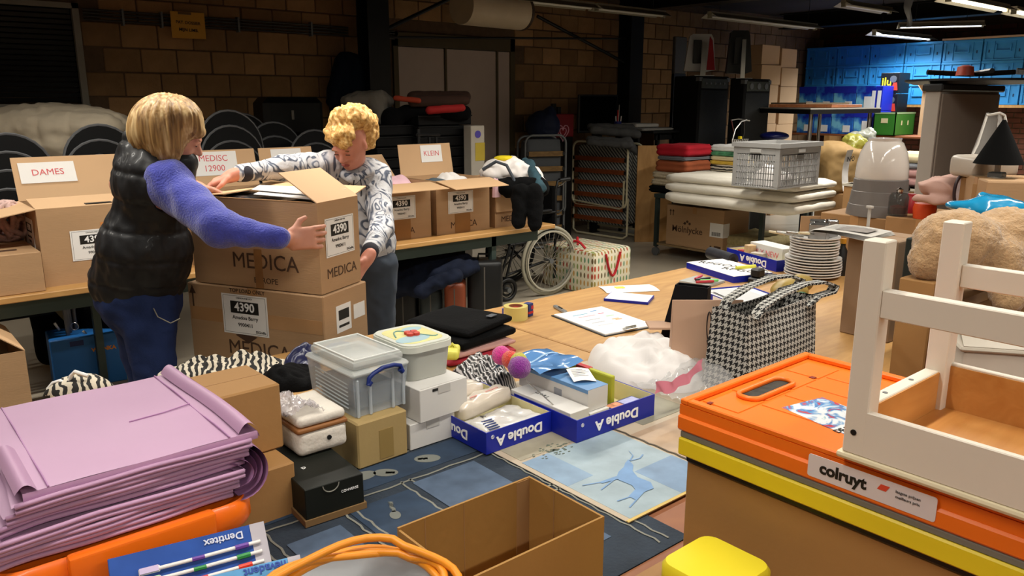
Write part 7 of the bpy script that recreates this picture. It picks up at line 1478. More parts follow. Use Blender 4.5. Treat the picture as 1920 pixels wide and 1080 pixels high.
# orange upper crate with recessed top
t = thing('folded_crate', 'orange folded crate with hand hole and supermarket sticker, upper of the two at the right', 'crate', (OX0, OY0, 1.041)); HO = 1.10-1.041
b = MB(); b.box(-.005, LXo+.005, -.0, LYo+.002, 0, .030, bev=.004); b.box(.0, LXo, 0, LYo, .030, HO-.010)
e = .016; b.box(0, LXo, 0, e, HO-.010, HO, bev=.002); b.box(0, LXo, LYo-e, LYo, HO-.010, HO, bev=.002); b.box(0, e, e, LYo-e, HO-.010, HO, bev=.002); b.box(LXo-e, LXo, e, LYo-e, HO-.010, HO, bev=.002); ob('body', b, ORG, t)
b = MB()
for k in range(5): b.box(.03+k*.075, .03+k*.075+.067, .30, LYo-.10, HO-.0102, HO-.0085, bev=.0008)
for k in range(4): b.box(.04+k*.09, .04+k*.09+.082, LYo-.095, LYo-.02, HO-.0102, HO-.0085, bev=.0008)
ob('ribbed_plate', b, ORG, t)
hxc, hyc = .175, LYo-.065; b = MB(); b.tube([(hxc+x, hyc+y, HO-.005) for x, y in rr(.072, .021, .019, 5)], .005, 7, closed=True); ob('hole_rim', b, ORG, t, smooth=60)
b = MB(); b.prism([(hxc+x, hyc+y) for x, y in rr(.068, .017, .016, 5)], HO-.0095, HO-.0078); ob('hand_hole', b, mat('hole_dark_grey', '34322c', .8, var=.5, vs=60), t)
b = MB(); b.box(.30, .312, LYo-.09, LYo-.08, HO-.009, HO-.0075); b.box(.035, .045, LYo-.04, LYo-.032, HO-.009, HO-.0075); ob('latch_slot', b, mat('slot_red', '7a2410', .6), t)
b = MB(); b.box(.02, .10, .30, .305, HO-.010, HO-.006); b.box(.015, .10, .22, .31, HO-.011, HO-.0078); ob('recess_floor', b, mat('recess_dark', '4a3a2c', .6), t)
# supermarket sticker on the long side
b = MB(); b.prism([(-y, z) for y, z in [(.335+x, .027+zz) for x, zz in rr(.096, .0185, .004, 3)]], 0.0052, .0062, Matrix(((0, 0, -1, 0), (-1, 0, 0, 0), (0, 1, 0, 0), (0, 0, 0, 1)))); st = ob('sticker', b, mat('sticker_lilac', 'dcd3d3', .45, var=.01), t)
text(st, 'colruyt', (-.0066, .375, .0275), .0255, INK, 'l', bold=.035); b = MB(); b.prism([(-.322, .028), (-.309, .028), (-.304, .037), (-.317, .037)], .0064, .0068, Matrix(((0, 0, -1, 0), (-1, 0, 0, 0), (0, 1, 0, 0), (0, 0, 0, 1)))); ob('red_mark', b, mat('mark_red', 'd84a30', .5), st)
text(st, 'laagste prijzen', (-.0066, .278, .034), .0062, GREYM, 'l'); text(st, 'meilleurs prix', (-.0066, .278, .026), .0062, GREYM, 'l')
# flyer on the orange crate
fq = Vector((OX0+.155, OY1-.215, 1.0925)); b = MB(); b.box(-.052, .052, -.075, .075, 0, .0012)
FLY = mat('flyer_print', 'dfe3e6', .3, var=0); N, L, bs_ = nodes(FLY); tc = N.new('ShaderNodeTexCoord'); nz = N.new('ShaderNodeTexNoise'); nz.inputs['Scale'].default_value = 22; nz.inputs['Detail'].default_value = 4; nz.inputs['Distortion'].default_value = 1.5; L.new(tc.outputs['Object'], nz.inputs['Vector']); r_ = ramp(N, [(.28, '7a2a6a'), (.36, 'c8382c'), (.43, '2f86c0'), (.5, 'd8dde2'), (.6, 'e4e6ea'), (.68, '3aa0b0'), (.78, 'e0b83a')]); L.new(nz.outputs['Fac'], r_.inputs[0]); L.new(r_.outputs[0], bs_.inputs['Base Color'])
t = tag(ob('flyer', b, FLY, None, (fq.x, fq.y, 1.0905), (0, 0, -.2)), 'colourful glossy flyer with a painted face lying on the orange crate', 'flyer')
text(t, 'DE BURCHT', (-.012, -.045, .0016), .017, INK, 't', rz=PI/2*0-.0, bold=.02); b = MB(); b.box(.0, .05, -.073, -.055, .0012, .0016); ob('white_strip', b, PAPER, t)
# white stool / tray lying on the crate
WP = mat('white_painted_wood', 'ddd3c4', .4, var=.02); PINE2 = woodmat('pine_inside', 'c98f4d', 'b97c3c', (2, 10, 10), .5)
sx0, sy1, sz = 1.083, .515, 1.1025
t = thing('white_stool', 'white painted wooden stool with a pine tray bottom standing on the orange crate', 'stool', (sx0, sy1, sz))
SW, SL = .30, .60       # x extent, y extent (towards the camera side, negative y)
b = MB(); b.box(-.004, SW+.02, -SL, .008, 0, .011, bev=.005, seg=2); ob('base_board', b, mat('cream_edge', 'd8cbaa', .45), t)
zf, zh = .011, .070
b = MB(); b.box(.0, .012, -SL, -.03, zf, zf+zh, bev=.0015); ob('side_rail', b, WP, t); b = MB(); b.box(SW-.012, SW, -SL, -.03, zf, zf+zh+.012, bev=.0015); ob('side_rail', b, WP, t)
b = MB(); b.box(.028, SW-.028, -.022, -.0, zf, zf+zh, bev=.0015); ob('end_rail', b, WP, t)
b = MB(); b.box(.012, .014, -SL, -.032, zf+.002, zf+zh-.002); b.box(SW-.014, SW-.012, -SL, -.032, zf+.002, zf+zh+.008); b.box(.03, SW-.03, -.0245, -.022, zf+.002, zf+zh-.002); b.box(.012, SW-.012, -SL, -.025, zf, zf+.004); ob('pine_lining', b, PINE2, t)
lt = .033; PH = .330
for x in (0, SW-lt):
    b = MB(); b.box(x, x+lt, -lt, 0, zf, PH, bev=.0018); lg = ob('leg', b, WP, t)
    if x == 0: b = MB(); b.cyl((-.001, -.015, .045), (.0, -.015, .045), .0045, n=14); ob('screw', b, BLACKM, lg)
b = MB(); b.box(.002, .022, -SL, -lt, .222, .262, bev=.0015); ob('cross_rail', b, WP, t)
b = MB(); b.box(SW-.024, SW-.004, -SL, -lt, .225, .262, bev=.0015); ob('cross_rail', b, WP, t)
b = MB(); b.cyl((.10, -.011, zf+zh), (.10, -.011, zf+zh+.0008), .004, n=10); b.cyl((.19, -.011, zf+zh), (.19, -.011, zf+zh+.0008), .004, n=10); ob('screw_hole', b, GREYM, t)
for x in (0, SW-lt): b = MB(); b.box(x, x+lt, -SL-lt, -SL, zf, PH, bev=.0018); ob('leg', b, WP, t)
# white storage tub behind the stool
f0 = D(1800, 700, 1.95); t = thing('white_bin', 'large off white plastic bin behind the white stool', 'bin', (f0.x, f0.y, Z), .0); t.rotation_euler = (0, 0, YAW-PI/2+.0-.25); hz = zat(f0, 625)-Z
b = MB(); b.box(0, .42, 0, .26, 0, hz, bev=.012, seg=2); ob('body', b, mat('bin_white', 'bdb5a9', .4), t, smooth=40); b = MB(); b.box(-.01, .43, -.01, .27, hz, hz+.012, bev=.005); b.sheet([(.0, .0, hz+.012), (.42, 0, hz+.012), (.40, .22, hz+.035), (.04, .22, hz+.035)], .004); ob('lid', b, mat('bin_lid', 'a39a8c', .45), t)
f0 = G(1722, 705, Z+.03); lump('white_cloth_scrap', 'white crumpled cloth glimpsed behind the orange crate', 'cloth', (f0.x, f0.y, Z), .12, .12, .05, WHT, 2)
# yellow tub
yq = Vector((.935, .60, .80)); YT = mat('lemon_tub', 'e2cf2c', .35, var=.02); t = thing('yellow_tub', 'bright yellow plastic tub with a rounded lid at the bottom of the picture', 'tub', (.988, .655, .775), .0)
b = MB(); P1, P2 = rr(.068, .068, .025), rr(.066, .066, .024); b.prism([(x*.94, y*.94) for x, y in P1], 0, .10); ob('tub_body', b, YT, t, smooth=30)
b = MB(); vs_ = [(x, y, .092) for x, y in P1]+[(x, y, .115) for x, y in P1]+[(x*.93, y*.93, .123) for x, y in P1]; n_ = len(P1)
b.add(vs_, [tuple(range(n_))[::-1], tuple(range(2*n_, 3*n_))]+[(k*n_+i, k*n_+(i+1) % n_, (k+1)*n_+(i+1) % n_, (k+1)*n_+i) for k in (0, 1) for i in range(n_)]); ob('lid', b, YT, t, smooth=50)
carton('support_carton', 'brown carton under the yellow tub at the bottom of the picture', 'box', (.92, .54, Z), .18, .30, .024, m=CARDD, tape=False)
# small brown carton corner at the bottom edge
nq = G(1162, 1047, .86); carton('small_brown_carton', 'corner of a small brown carton at the bottom edge beside the yellow tub', 'box', (.80, .60, Z), .10, .105, .105, -.02, m=CARD, tape=False)
# open carton in the centre
OC = mat('open_carton_ochre', '9c7339', .75, var=.05, vs=3, bump=.05); OCI = OC
ZR_ = .95; oN, oR, oL = Vector((.615, .826, 0)), Vector((.892, .818, 0)), Vector((.609, .998, 0)); wx, wy = .283, .19
t = thing('open_carton', 'empty open brown carton without flaps in the lower middle of the picture', 'box', (.606, .812, Z+.006), -.012); h = ZR_-Z-.006; th = .004; b = MB()
b.box(0, wx, 0, wy, 0, th); b.box(0, wx, 0, th, th, h); b.box(0, wx, wy-th, wy, th, h); b.box(0, th, th, wy-th, th, h-.004); b.box(wx-th, wx, th, wy-th, th, h); ob('body', b, OC, t)
b = MB(); b.box(wx-th-.030, wx-th, wy-th-.001, wy-th, th, h-.002); b.box(.05, .0515, wy-th-.0012, wy-th, th, h); b.box(.13, .1312, wy-th-.001, wy-th, th, h); b.box(wx-th-.001, wx-th, wy*.62, wy*.63, th, h); ob('crease', b, CARDD, t)
# orange bin with lilac sheets
OB = mat('orange_bin_plastic', 'ee6e14', .3, var=.03, coat=.3); bz = .926
RX0, RX1, RY0, RY1 = .085, .487, 1.292, 1.70
t = thing('orange_bin', 'orange plastic bin with rolled rim under the lilac sheets', 'bin', (RX0, RY0, Z)); lw, ld = RX1-RX0, RY1-RY0; h = bz-Z
cx_, cy_ = lw/2, ld/2; P1 = [(x+cx_, y+cy_) for x, y in rr(lw/2, ld/2, .05)]; P0 = [(x*.9+cx_, y*.9+cy_) for x, y in rr(lw/2, ld/2, .05)]; n_ = len(P1)
b = MB(); vs_ = [(x, y, 0) for x, y in P0]+[((x-cx_)*.955+cx_, (y-cy_)*.955+cy_, h) for x, y in P1]; b.add(vs_, [tuple(range(n_))[::-1]]+[(i, (i+1) % n_, n_+(i+1) % n_, n_+i) for i in range(n_)]); ob('tub', b, OB, t, smooth=40)
b = MB(); ring = [((x-cx_)*s_+cx_, (y-cy_)*s_+cy_, z_) for s_, z_ in ((.955, h), (1.0, h+.003), (1.035, h-.008), (1.04, h-.036), (1.02, h-.046)) for x, y in P1]; b.add(ring, [(k*n_+i, k*n_+(i+1) % n_, (k+1)*n_+(i+1) % n_, (k+1)*n_+i) for k in range(4) for i in range(n_)]); ob('rim', b, OB, t, smooth=50)
b = MB(); b.box(.10, lw-.075, -.028, -.002, h-.050, h+.010, bev=.006, seg=2); ob('grip_bar', b, OB, t, smooth=40)
b = MB()
for x in (.10, .17, .24): b.box(x, x+.045, -.030, -.022, h-.064, h-.048, bev=.002)
ob('grip_tab', b, OB, t)
b = MB(); b.prism([((x-cx_)*.945+cx_, (y-cy_)*.945+cy_) for x, y in P1], h-.012, h-.004); ob('inner_lid', b, OB, t)
# lilac folded sheets
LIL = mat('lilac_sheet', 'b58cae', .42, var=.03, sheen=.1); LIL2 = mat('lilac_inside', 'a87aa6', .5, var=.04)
zc = bz+.010; n_l = 6; tot = .105; g = 'folded lilac sheets on the orange bin'
for k in range(6):
    hk = tot/6; inset = [.03, .02, .01, .03, .015, .0][k]; x0 = .07+.012*k; x1 = [.455, .465, .475, .482, .488, .492][k]; y0_, y1_ = 1.284+inset*.5+.002*k, 1.715-.004*k
    t = thing('lilac_sheet', 'folded lilac plastic sheet on the orange bin, %s' % ['lowest of the pile', 'second from the bottom', 'third from the bottom', 'fourth from the bottom', 'second from the top', 'broad topmost sheet'][k], 'sheet', (x0, y0_, zc+k*hk), 0, g)
    w_, d_ = x1-x0, y1_-y0_; b = MB(); nx, ny = 20, 16
    def sh_(zz, s=1):
        return lambda u, v: (u*w_+.004*math.sin(v*9+k), v*d_+.003*math.sin(u*8+k*2), zz+.0025*noise.noise(Vector((u*4+k, v*4, zz*9)))-(.004*(1-u*6) if u < .16 else 0))
    for j, zz in enumerate((.004, .013)):
        b.grid(sh_(zz), nx, ny)
        # hem rolled along the front edge
        b.tube([(w_*i/16, -.001+.003*math.sin(i/16*8+k*2), zz+.0005+.0025*noise.noise(Vector((i/16*4+k, 0, zz*9)))-(.004*(1-i/16*6) if i < 3 else 0)) for i in range(17)], .0042, 7)
    ob('sheet_layers', b, LIL, t, smooth=180)
    # folded bend at the right end
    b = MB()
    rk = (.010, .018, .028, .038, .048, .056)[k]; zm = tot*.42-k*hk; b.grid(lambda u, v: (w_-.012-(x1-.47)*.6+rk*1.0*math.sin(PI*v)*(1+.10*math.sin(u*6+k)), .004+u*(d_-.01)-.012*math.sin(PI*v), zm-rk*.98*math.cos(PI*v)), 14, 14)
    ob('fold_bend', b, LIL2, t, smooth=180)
zt = zc+tot+.002
t = thing('lilac_cover', 'broad flat lilac sheet laid over the pile with sewn edge bands', 'sheet', (.143, 1.300, zt)); w_, d_ = .365, .42; b = MB()
b.grid(lambda u, v: (u*w_, v*d_, .004+.003*noise.noise(Vector((u*2.2, v*2.2, 5)))+.0015*math.sin(v*PI)), 30, 30); b.grid(lambda u, v: (u*w_, -.001*math.sin(PI*v), .004-.014*v), 30, 3); b.grid(lambda u, v: (w_+.004*v, u*d_, .004-.012*v), 30, 3); ob('sheet', b, LIL, t, smooth=60)
for x in (.035, w_-.05): b = MB(); b.tube([(x, 0.0+d_*i/12, .006+.0015*math.sin(i)) for i in range(13)], .0016, 5); ob('seam', b, LIL2, t)
b = MB(); b.grid(lambda u, v: (w_-.034+.036*v+.004*math.sin(u*5), u*d_, .008+.016*math.sin(PI*v)), 24, 8); ob('rolled_band', b, LIL, t, smooth=180)
b = MB(); b.grid(lambda u, v: (-.01+.03*v, -.002+u*d_*.45, .006+.012*math.sin(PI*v)), 16, 8); ob('rolled_band', b, LIL, t, smooth=180)
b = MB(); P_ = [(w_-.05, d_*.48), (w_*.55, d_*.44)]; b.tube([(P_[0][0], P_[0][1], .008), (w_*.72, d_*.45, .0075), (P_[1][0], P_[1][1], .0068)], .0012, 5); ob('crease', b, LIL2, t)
# toothbrush packs
def brushpack(label, p, rz, tilt, brand, w_=.21, h_=.058, brushes=True, col='2b4f9c'):
    t = thing('toothbrush_pack', label, 'toothbrush pack', p); t.rotation_euler = (tilt, .0, rz); b = MB(); b.box(0, w_, 0, h_, 0, .003, bev=.001); ob('card', b, mat('pack_blue_'+col, col, .3, var=.15, vs=20), t)
    b = MB(); b.box(w_*.90, w_, 0, h_, .003, .004); ob('clear_end', b, mat('pale_film_end', 'b5b0b8', .3), t)
    text(t, brand, (w_*.72, h_*.84, .0045), .017 if brushes else .018, mat('pack_text', 'c9cde0', .5) if brushes else mat('pack_text_blue', '24449c', .5), 't', flip=True, bold=.02)
    if brushes:
        for i, (c1_, c2_) in enumerate((('e8402c', 'f0a49c'), ('2f8a44', 'b9d9b4'), ('6a3f9c', 'c9b9dc'))):
            y = h_*(.18+.2*i); b = MB(); b.tube([(w_*.28, y, .008), (w_*.45, y, .008), (w_*.95, y+.002, .007)], .0032, 7); br = ob('brush_handle', b, mat('brush_white', 'e6e2e0', .4), t, smooth=60)
            b = MB(); b.box(w_*.17, w_*.30, y-.005, y+.005, .006, .009, bev=.001); ob('brush_head', b, MATS['brush_white'], br); b = MB(); b.box(w_*.175, w_*.29, y-.0045, y+.0045, .009, .016); ob('bristles', b, mat('bristle_'+c2_, c2_, .7), br)
            b = MB(); b.tube([(w_*.78, y+.001, .0078), (w_*.87, y+.0015, .0076)], .0045, 7); ob('colour_band', b, mat('band_'+c1_, c1_, .4), br); b = MB(); b.tube([(w_*.50, y, .0082), (w_*.58, y, .0082)], .0036, 7); ob('grip', b, MATS['band_'+c1_], br)
    return t
brushpack('clear pack of three toothbrushes in blue card in front of the orange bin, reading Dentitex', (.222, 1.185, .872), -.20, .85, 'Dentitex', w_=.235, h_=.080); brushpack('blue and white toothbrush pack with the word nevadent, under the other pack', (.285, 1.125, .858), -.26, .75, 'nevadent', w_=.20, h_=.055, brushes=False, col='5f9ccc')
carton('support_carton', 'low carton under the toothbrush packs', 'box', (.25, 1.08, Z), .22, .16, .100, m=CARDD, tape=False)
for n_ in ('toothbrush_pack', 'toothbrush_pack.001'):
    pass
# white basin with the orange cable coil and mint cup
bc_ = D(650, 1120, 1.02); t = thing('white_basin', 'translucent white basin under the orange cable at the bottom edge', 'basin', (.465, .905, Z)); 
b = MB(); b.lathe([(.09, 0), (.132, .176), (.136, .18), (.128, .18), (.086, .004), (0, .004)], 40); ob('basin', b, mat('milky_plastic', 'c9ccd0', .3, alpha=.85), t, smooth=50); b = MB(); b.tube([(.134*math.cos(a), .134*math.sin(a), .181) for a in [2*PI*i/40 for i in range(40)]], .004, 6, closed=True); ob('rim', b, mat('milky_rim', 'd2d4d8', .3), t, smooth=60)
CAB = mat('orange_cable', 'e08b1e', .4, var=.03)
b = MB(); cx_, cy_ = .452, .872; P_ = []
for i in range(150):
    a = i/150*2*PI*3.6+.5; r_ = .132+.010*math.sin(i*.13)+.006*math.sin(i*.7); P_.append((cx_+r_*1.12*math.cos(a), cy_+r_*.95*math.sin(a), .943+.008*math.sin(i*.21)+.007*(i//42)))
b.tube(P_, .0062, 8); tag(ob('cable_coil', b, CAB, smooth=60), 'coiled orange extension cable on the white basin at the bottom edge', 'cable')
t = thing('mint_cup', 'pale mint plastic cup lying inside the orange cable coil', 'cup', (.42, .86, Z+.10)); b = MB(); b.lathe([(.03, 0), (.042, .075), (.046, .08), (.04, .078), (.028, .004), (0, .004)], 28); ob('cup', b, mat('mint_plastic', 'b7d9cf', .35), t, smooth=50); b = MB(); b.tube([(.0435*math.cos(a), .0435*math.sin(a), .08) for a in [2*PI*i/28 for i in range(28)]], .0028, 6, closed=True); ob('rim', b, mat('mint_rim', 'cbe6de', .3), t, smooth=60)

# ================================================================ THE STACKED CARTONS BEING SORTED
sN, sL = Vector((1.385, 2.78, 0)), Vector((1.12, 3.40, 0)); d_ = (sL-sN); ang = math.atan2(d_.y, d_.x)-PI/2   # local y runs to the left end
bl = d_.length; zU = .90
N1 = G(605, 556, zU); L1 = G(350, 528, zU); d_ = L1-N1; ang = math.atan2(d_.y, d_.x)-PI/2; bl = d_.length; print('STACK', N1, L1, bl, math.degrees(ang))
BW = .30
t = carton('large_carton', 'large closed carton with label 4390 under the opened carton the women hold', 'box', (N1.x, N1.y, zU-.50), BW, bl, .498, ang)
label4390(t, 'l', bl*.565, .388, .225, .165); 
b = MB()
b.prism([(-bl*.56+.005, .27), (-bl*.56+.05, .30), (-bl*.56-.03, .31), (-bl*.56-.06, .30)], 0, .0008, Matrix(((0, 0, -1, 0), (-1, 0, 0, 0), (0, 1, 0, 0), (0, 0, 0, 1)))); ob('printed_logo', b, BROWNINK, t)
text(t, 'MEDICA', (-.001, bl*.48, .245), .085, BROWNINK, 'l'); text(t, 'TOP LOAD ONLY', (-.001, bl*.54, .485), .022, BROWNINK, 'l', bold=.02)
b = MB(); b.box(-.0012, 0, bl*.955, bl*.965, .40, .47); b.prism([(-bl*.985, .455), (-bl*.935, .455), (-bl*.96, .49)], 0, .0012, Matrix(((0, 0, -1, 0), (-1, 0, 0, 0), (0, 1, 0, 0), (0, 0, 0, 1)))); ob('printed_arrow', b, BROWNINK, t)
b = MB(); b.box(-.0009, 0, .01, bl-.01, .345, .40); ob('tape_band', b, mat('shiny_tape', 'b3875a', .2, coat=.4), t)
b = MB(); b.box(.08, .18, -.0012, 0, .33, .44); b.box(.20, .28, -.0012, 0, .36, .42); ob('label_side', b, PAPER, t); b = MB(); b.box(.095, .165, -.002, -.0012, .38, .42); b.box(.095, .165, -.002, -.0012, .35, .36); ob('dark_print', b, INK, t)
t2 = carton('support_carton', 'closed carton on the floor beneath the large labelled carton', 'box', (N1.x, N1.y, 0), BW, bl, zU-.502, ang)
zB = zU+.002; N2 = G(605, 553, zB+.0); L2 = G(372, 521, zB); d2 = L2-N2; ang2 = math.atan2(d2.y, d2.x)-PI/2; bl2 = d2.length
N2 = N1+Matrix.Rotation(ang, 3, 'Z') @ Vector((.012, .012, 0)); bl2 = bl-.05; ang2 = ang+.0; hB = zat(N2, 392)-zB; print('UP', bl2, hB)
t = carton('opened_carton', 'opened carton filled with papers, held between the two women', 'box', (N2.x, N2.y, zB), BW-.03, bl2, hB, ang2, opened=True, flaps={'f': -58}, fl=.20)
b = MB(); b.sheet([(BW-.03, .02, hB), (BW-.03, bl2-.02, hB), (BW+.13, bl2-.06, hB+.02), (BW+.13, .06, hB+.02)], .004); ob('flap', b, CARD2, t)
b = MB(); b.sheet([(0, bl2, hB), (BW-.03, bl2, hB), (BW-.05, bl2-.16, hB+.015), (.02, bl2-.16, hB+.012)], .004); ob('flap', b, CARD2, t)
b = MB(); b.sheet([(0.0, .02, hB), (0.0, bl2-.02, hB), (.012, bl2-.06, hB-.0), (.012, .06, hB-.0)], .006); ob('folded_flap', b, CARDD, t)
text(t, 'MEDICA', (-.001, bl2*.42, hB*.30), .088, BROWNINK, 'l'); text(t, 'EUROPE', (-.001, bl2*.42, hB*.09), .032, BROWNINK, 'l'); text(t, 'MEDICA', (.14, -.001, hB*.20), .055, BROWNINK, 'f')
b = MB(); b.box(-.0016, 0, bl2*.44, bl2*.50, .0, hB*.45); ob('tape', b, MATS['brown_tape2'], t)
label4390(t, 'f', .135, hB*.60, .19, .15)
o = thing('paper_pile', 'black plastic and white sheets filling the opened carton', 'papers', (N2.x, N2.y, zB), ang2)
b = MB(); b.box(.012, BW-.042, .012, bl2-.012, .008, hB-.012, bev=.01); b.grid(lambda u, v: (.012+u*(BW-.056), .012+v*(bl2-.024), hB-.006+.010*noise.noise(Vector((u*4, v*6, 1)))), 14, 18); ob('black_plastic', b, mat('black_film', '1b1a1c', .3, coat=.3), o, smooth=60)
b = MB(); b.sheet([(.02, .03, hB+.012), (.24, .03, hB+.020), (.25, bl2-.20, hB+.020), (.08, bl2-.26, hB+.010)], .002); b.sheet([(.06, .05, hB+.022), (.25, .04, hB+.028), (.25, bl2-.15, hB+.026), (.14, bl2-.20, hB+.020)], .002); ob('white_sheets', b, PAPER, o)
# ================================================================ PEOPLE
V3 = lambda p: np.array(p, float)
SKIN = mat('skin', 'c98f78', .5, var=.08, vs=14); SKIN2 = mat('skin_rosy', 'cf8b76', .5, var=.10, vs=16)
def hand(wr, dr, nm, side, curl, L=1.0, sp=.0195, thumb=(.5, .8, .2)):
    """prims: wrist, direction of the fingers, palm normal (towards the palm), side of the thumb"""
    dr = V3(dr)/np.linalg.norm(dr); nm = V3(nm); nm = nm-dr*(nm@dr); nm /= np.linalg.norm(nm); ac = np.cross(dr, nm)*side
    M_ = np.stack([ac, dr, nm], 1); P = [('b', wr+dr*.048, (.040*L, .046*L, .0135*L), M_, .012, .006), ('c', wr-dr*.03, wr+dr*.02, .024, .024, .02)]
    for i, ln in enumerate((.068, .078, .072, .056)):
        a = wr+dr*.088*L+ac*(1.5-i)*sp*L; ang = 0
        for j, f in enumerate((.45, .31, .24)):
            ang += curl[j]*(1+.08*i); d_ = dr*math.cos(ang)+nm*math.sin(ang)+ac*(1.5-i)*.03; e = a+d_*ln*f*L; P.append(('c', a, e, (.0092-.0008*j)*L, (.0086-.0010*j)*L, .003)); a = e
    t0 = wr+dr*.022*L+ac*.030*L; t1 = t0+(ac*thumb[1]+dr*thumb[0]+nm*thumb[2])*.040*L; t2 = t1+(ac*thumb[1]*.35+dr*1.0*max(thumb[0], .4)+nm*thumb[2])*.032*L; P += [('c', t0, t1, .0135*L, .0105*L, .008), ('c', t1, t2, .0105*L, .0085*L, .003)]
    return P
def headprims(c, f, up=(0, 0, 1), s=1.0):
    M_ = fr(*f, up=up); r, fw, u = M_[:, 0], M_[:, 1], M_[:, 2]; c = V3(c); o = lambda x, y, z: c+(r*x+fw*y+u*z)*s
    P = [('e', o(0, -.012, .022), (.074*s, .092*s, .088*s), M_, .01), ('e', o(0, .018, -.035), (.060*s, .070*s, .078*s), M_, .03), ('e', o(0, .062, -.082), (.026*s, .024*s, .020*s), M_, .02),
         ('e', o(0, .080, .018), (.050*s, .014*s, .012*s), M_, .015), ('c', o(0, .084, .005), o(0, .104, -.028), .008*s, .012*s, .010), ('e', o(-.011, .092, -.033), (.008*s, .009*s, .007*s), M_, .005), ('e', o(.011, .092, -.033), (.008*s, .009*s, .007*s), M_, .005),
         ('e', o(0, .083, -.056), (.022*s, .010*s, .006*s), M_, .006), ('e', o(0, .081, -.066), (.018*s, .010*s, .006*s), M_, .006),
         ('e', o(-.030, .078, -.004), (.013*s, .010*s, .008*s), M_, .006), ('e', o(.030, .078, -.004), (.013*s, .010*s, .008*s), M_, .006), ('e', o(-.036, .060, -.030), (.018*s, .018*s, .016*s), M_, .02), ('e', o(.036, .060, -.030), (.018*s, .018*s, .016*s), M_, .02),
         ('e', o(-.073, -.004, -.012), (.007*s, .016*s, .027*s), M_, .006), ('e', o(.073, -.004, -.012), (.007*s, .016*s, .027*s), M_, .006)]
    return P, o, M_
def facebits(par, o, M_, skincol, s=1.0, lip='a8564e'):
    for nm, sx in (('eye', -1), ('eye', 1)):
        sdf_ob(nm, [('c', o(sx*.030-.010, .0870, -.006), o(sx*.030+.010, .0870, -.006), .0024, .0024, .001)], .0016, mat('eye_line', '4a3028', .5), par)
        sdf_ob('eyebrow', [('c', o(sx*.030-.014, .091, .016), o(sx*.030+.014, .089, .018), .0030, .0022, .001)], .0018, mat('brow_hair', '8f6a40', .8), par)
    sdf_ob('lips', [('c', o(-.019, .0905, -.060), o(0, .0935, -.058), .0030, .0042, .003), ('c', o(0, .0935, -.058), o(.019, .0905, -.060), .0042, .0030, .003), ('c', o(-.012, .0905, -.066), o(.012, .0905, -.066), .0036, .0036, .003)], .0018, mat('lips', lip, .45), par)

def dN(p): return p.x*ay+p.y*ax
dc_ = dN(N2)
# ---- woman in the black quilted vest
def limbs(hip, yawf, z_h, foot_off=(0, 0)):
    pass
hc = C(327, 252, 3.0); f1 = (.86, .26, -.44)
fx, fy = .8, .6; rv = V3((fy, -fx, 0)); fv = V3((fx, fy, 0)); MT = np.stack([rv, fv, V3((0, 0, 1))], 1)
t = thing('person', 'woman with a blonde bob in black quilted vest and blue sweater, holding the carton', 'person', R((C(262, 560, 3.05)[0], 3.05, 0)))
HP, ho, HM = headprims(hc, f1)
X0 = C(262, 560, 3.06)[0]; hipc = V3((X0, 3.06, .86)); chest = V3(C(282, 360, 3.0)); bell = V3(C(272, 470, 3.02))
shR, shL = V3(C(322, 352, 2.90)), V3(C(228, 346, 3.14)); elR, wrR = V3(C(412, 428, 2.74)), V3(C(520, 446, 2.74)); elL, wrL = V3(C(318, 392, 3.25)), V3(C(366, 352, 3.25))
hdR = V3(C(541, 449, dc_-.075)); 
legs = []
ftR, ftL = hipc+rv*.10, hipc-rv*.10
def leg(h, k, f, rh, rk, ra, foot=True):
    P = [('c', h, k, rh, rk, .03), ('c', k, f, rk*.95, ra, .02)]
    return P
kR, kL = V3((ftR[0]+.02, ftR[1]-.02, .47)), V3((ftL[0]+.02, ftL[1], .47)); aR, aL = V3((ftR[0]-.01, ftR[1]-.01, .09)), V3((ftL[0]-.01, ftL[1]+.02, .09))
body = HP+[('c', V3(hc)+V3((-.03, 0, -.07)), chest+V3((0, 0, .16)), .052, .06, .03), ('e', chest, (.17, .11, .17), MT, .04), ('e', bell, (.165, .13, .17), MT, .05), ('e', hipc, (.17, .14, .14), MT, .05)]
body += leg(ftR, kR, aR, .085, .055, .04)+leg(ftL, kL, aL, .085, .055, .04)
body += [('c', shR, elR, .045, .038, .03), ('c', elR, wrR, .036, .029, .02), ('c', wrR, hdR, .028, .025, .01), ('c', shL, elL, .045, .036, .03), ('c', elL, wrL, .034, .027, .02)]
body += hand(hdR, (1.0, .18, .05), (.15, 1, -.1), 1, (.75, .35, .25), 1.05, sp=.022, thumb=(.55, .8, .25))
body += hand(wrL, (.9, -.05, -.15), (.1, -.3, -1), -1, (.2, .3, .3), 1.0)
sdf_ob('body', body, .0055, SKIN, t)
facebits(t, ho, HM, SKIN)
# hair
HAIR1 = mat('ash_blonde_hair', 'a08050', .5, var=0); N, L, bs_ = nodes(HAIR1); tc = N.new('ShaderNodeTexCoord'); mp = N.new('ShaderNodeMapping'); mp.inputs['Scale'].default_value = (38, 38, 3); L.new(tc.outputs['Object'], mp.inputs[0]); nz = N.new('ShaderNodeTexNoise'); nz.inputs['Scale'].default_value = 1.6; nz.inputs['Detail'].default_value = 5; L.new(mp.outputs[0], nz.inputs['Vector']); r_ = ramp(N, [(.3, '6b4c2a'), (.5, 'a5814f'), (.7, 'd8bd8c')]); L.new(nz.outputs['Fac'], r_.inputs[0]); L.new(r_.outputs[0], bs_.inputs['Base Color'])
def hd1(v, n_):
    a = math.atan2(v[1]-hc[1], v[0]-hc[0]); return .007*noise.noise(Vector((a*9, v[2]*4, 1)))+.003*noise.noise(Vector((a*26, v[2]*6, 4)))
hv = V3(hc)
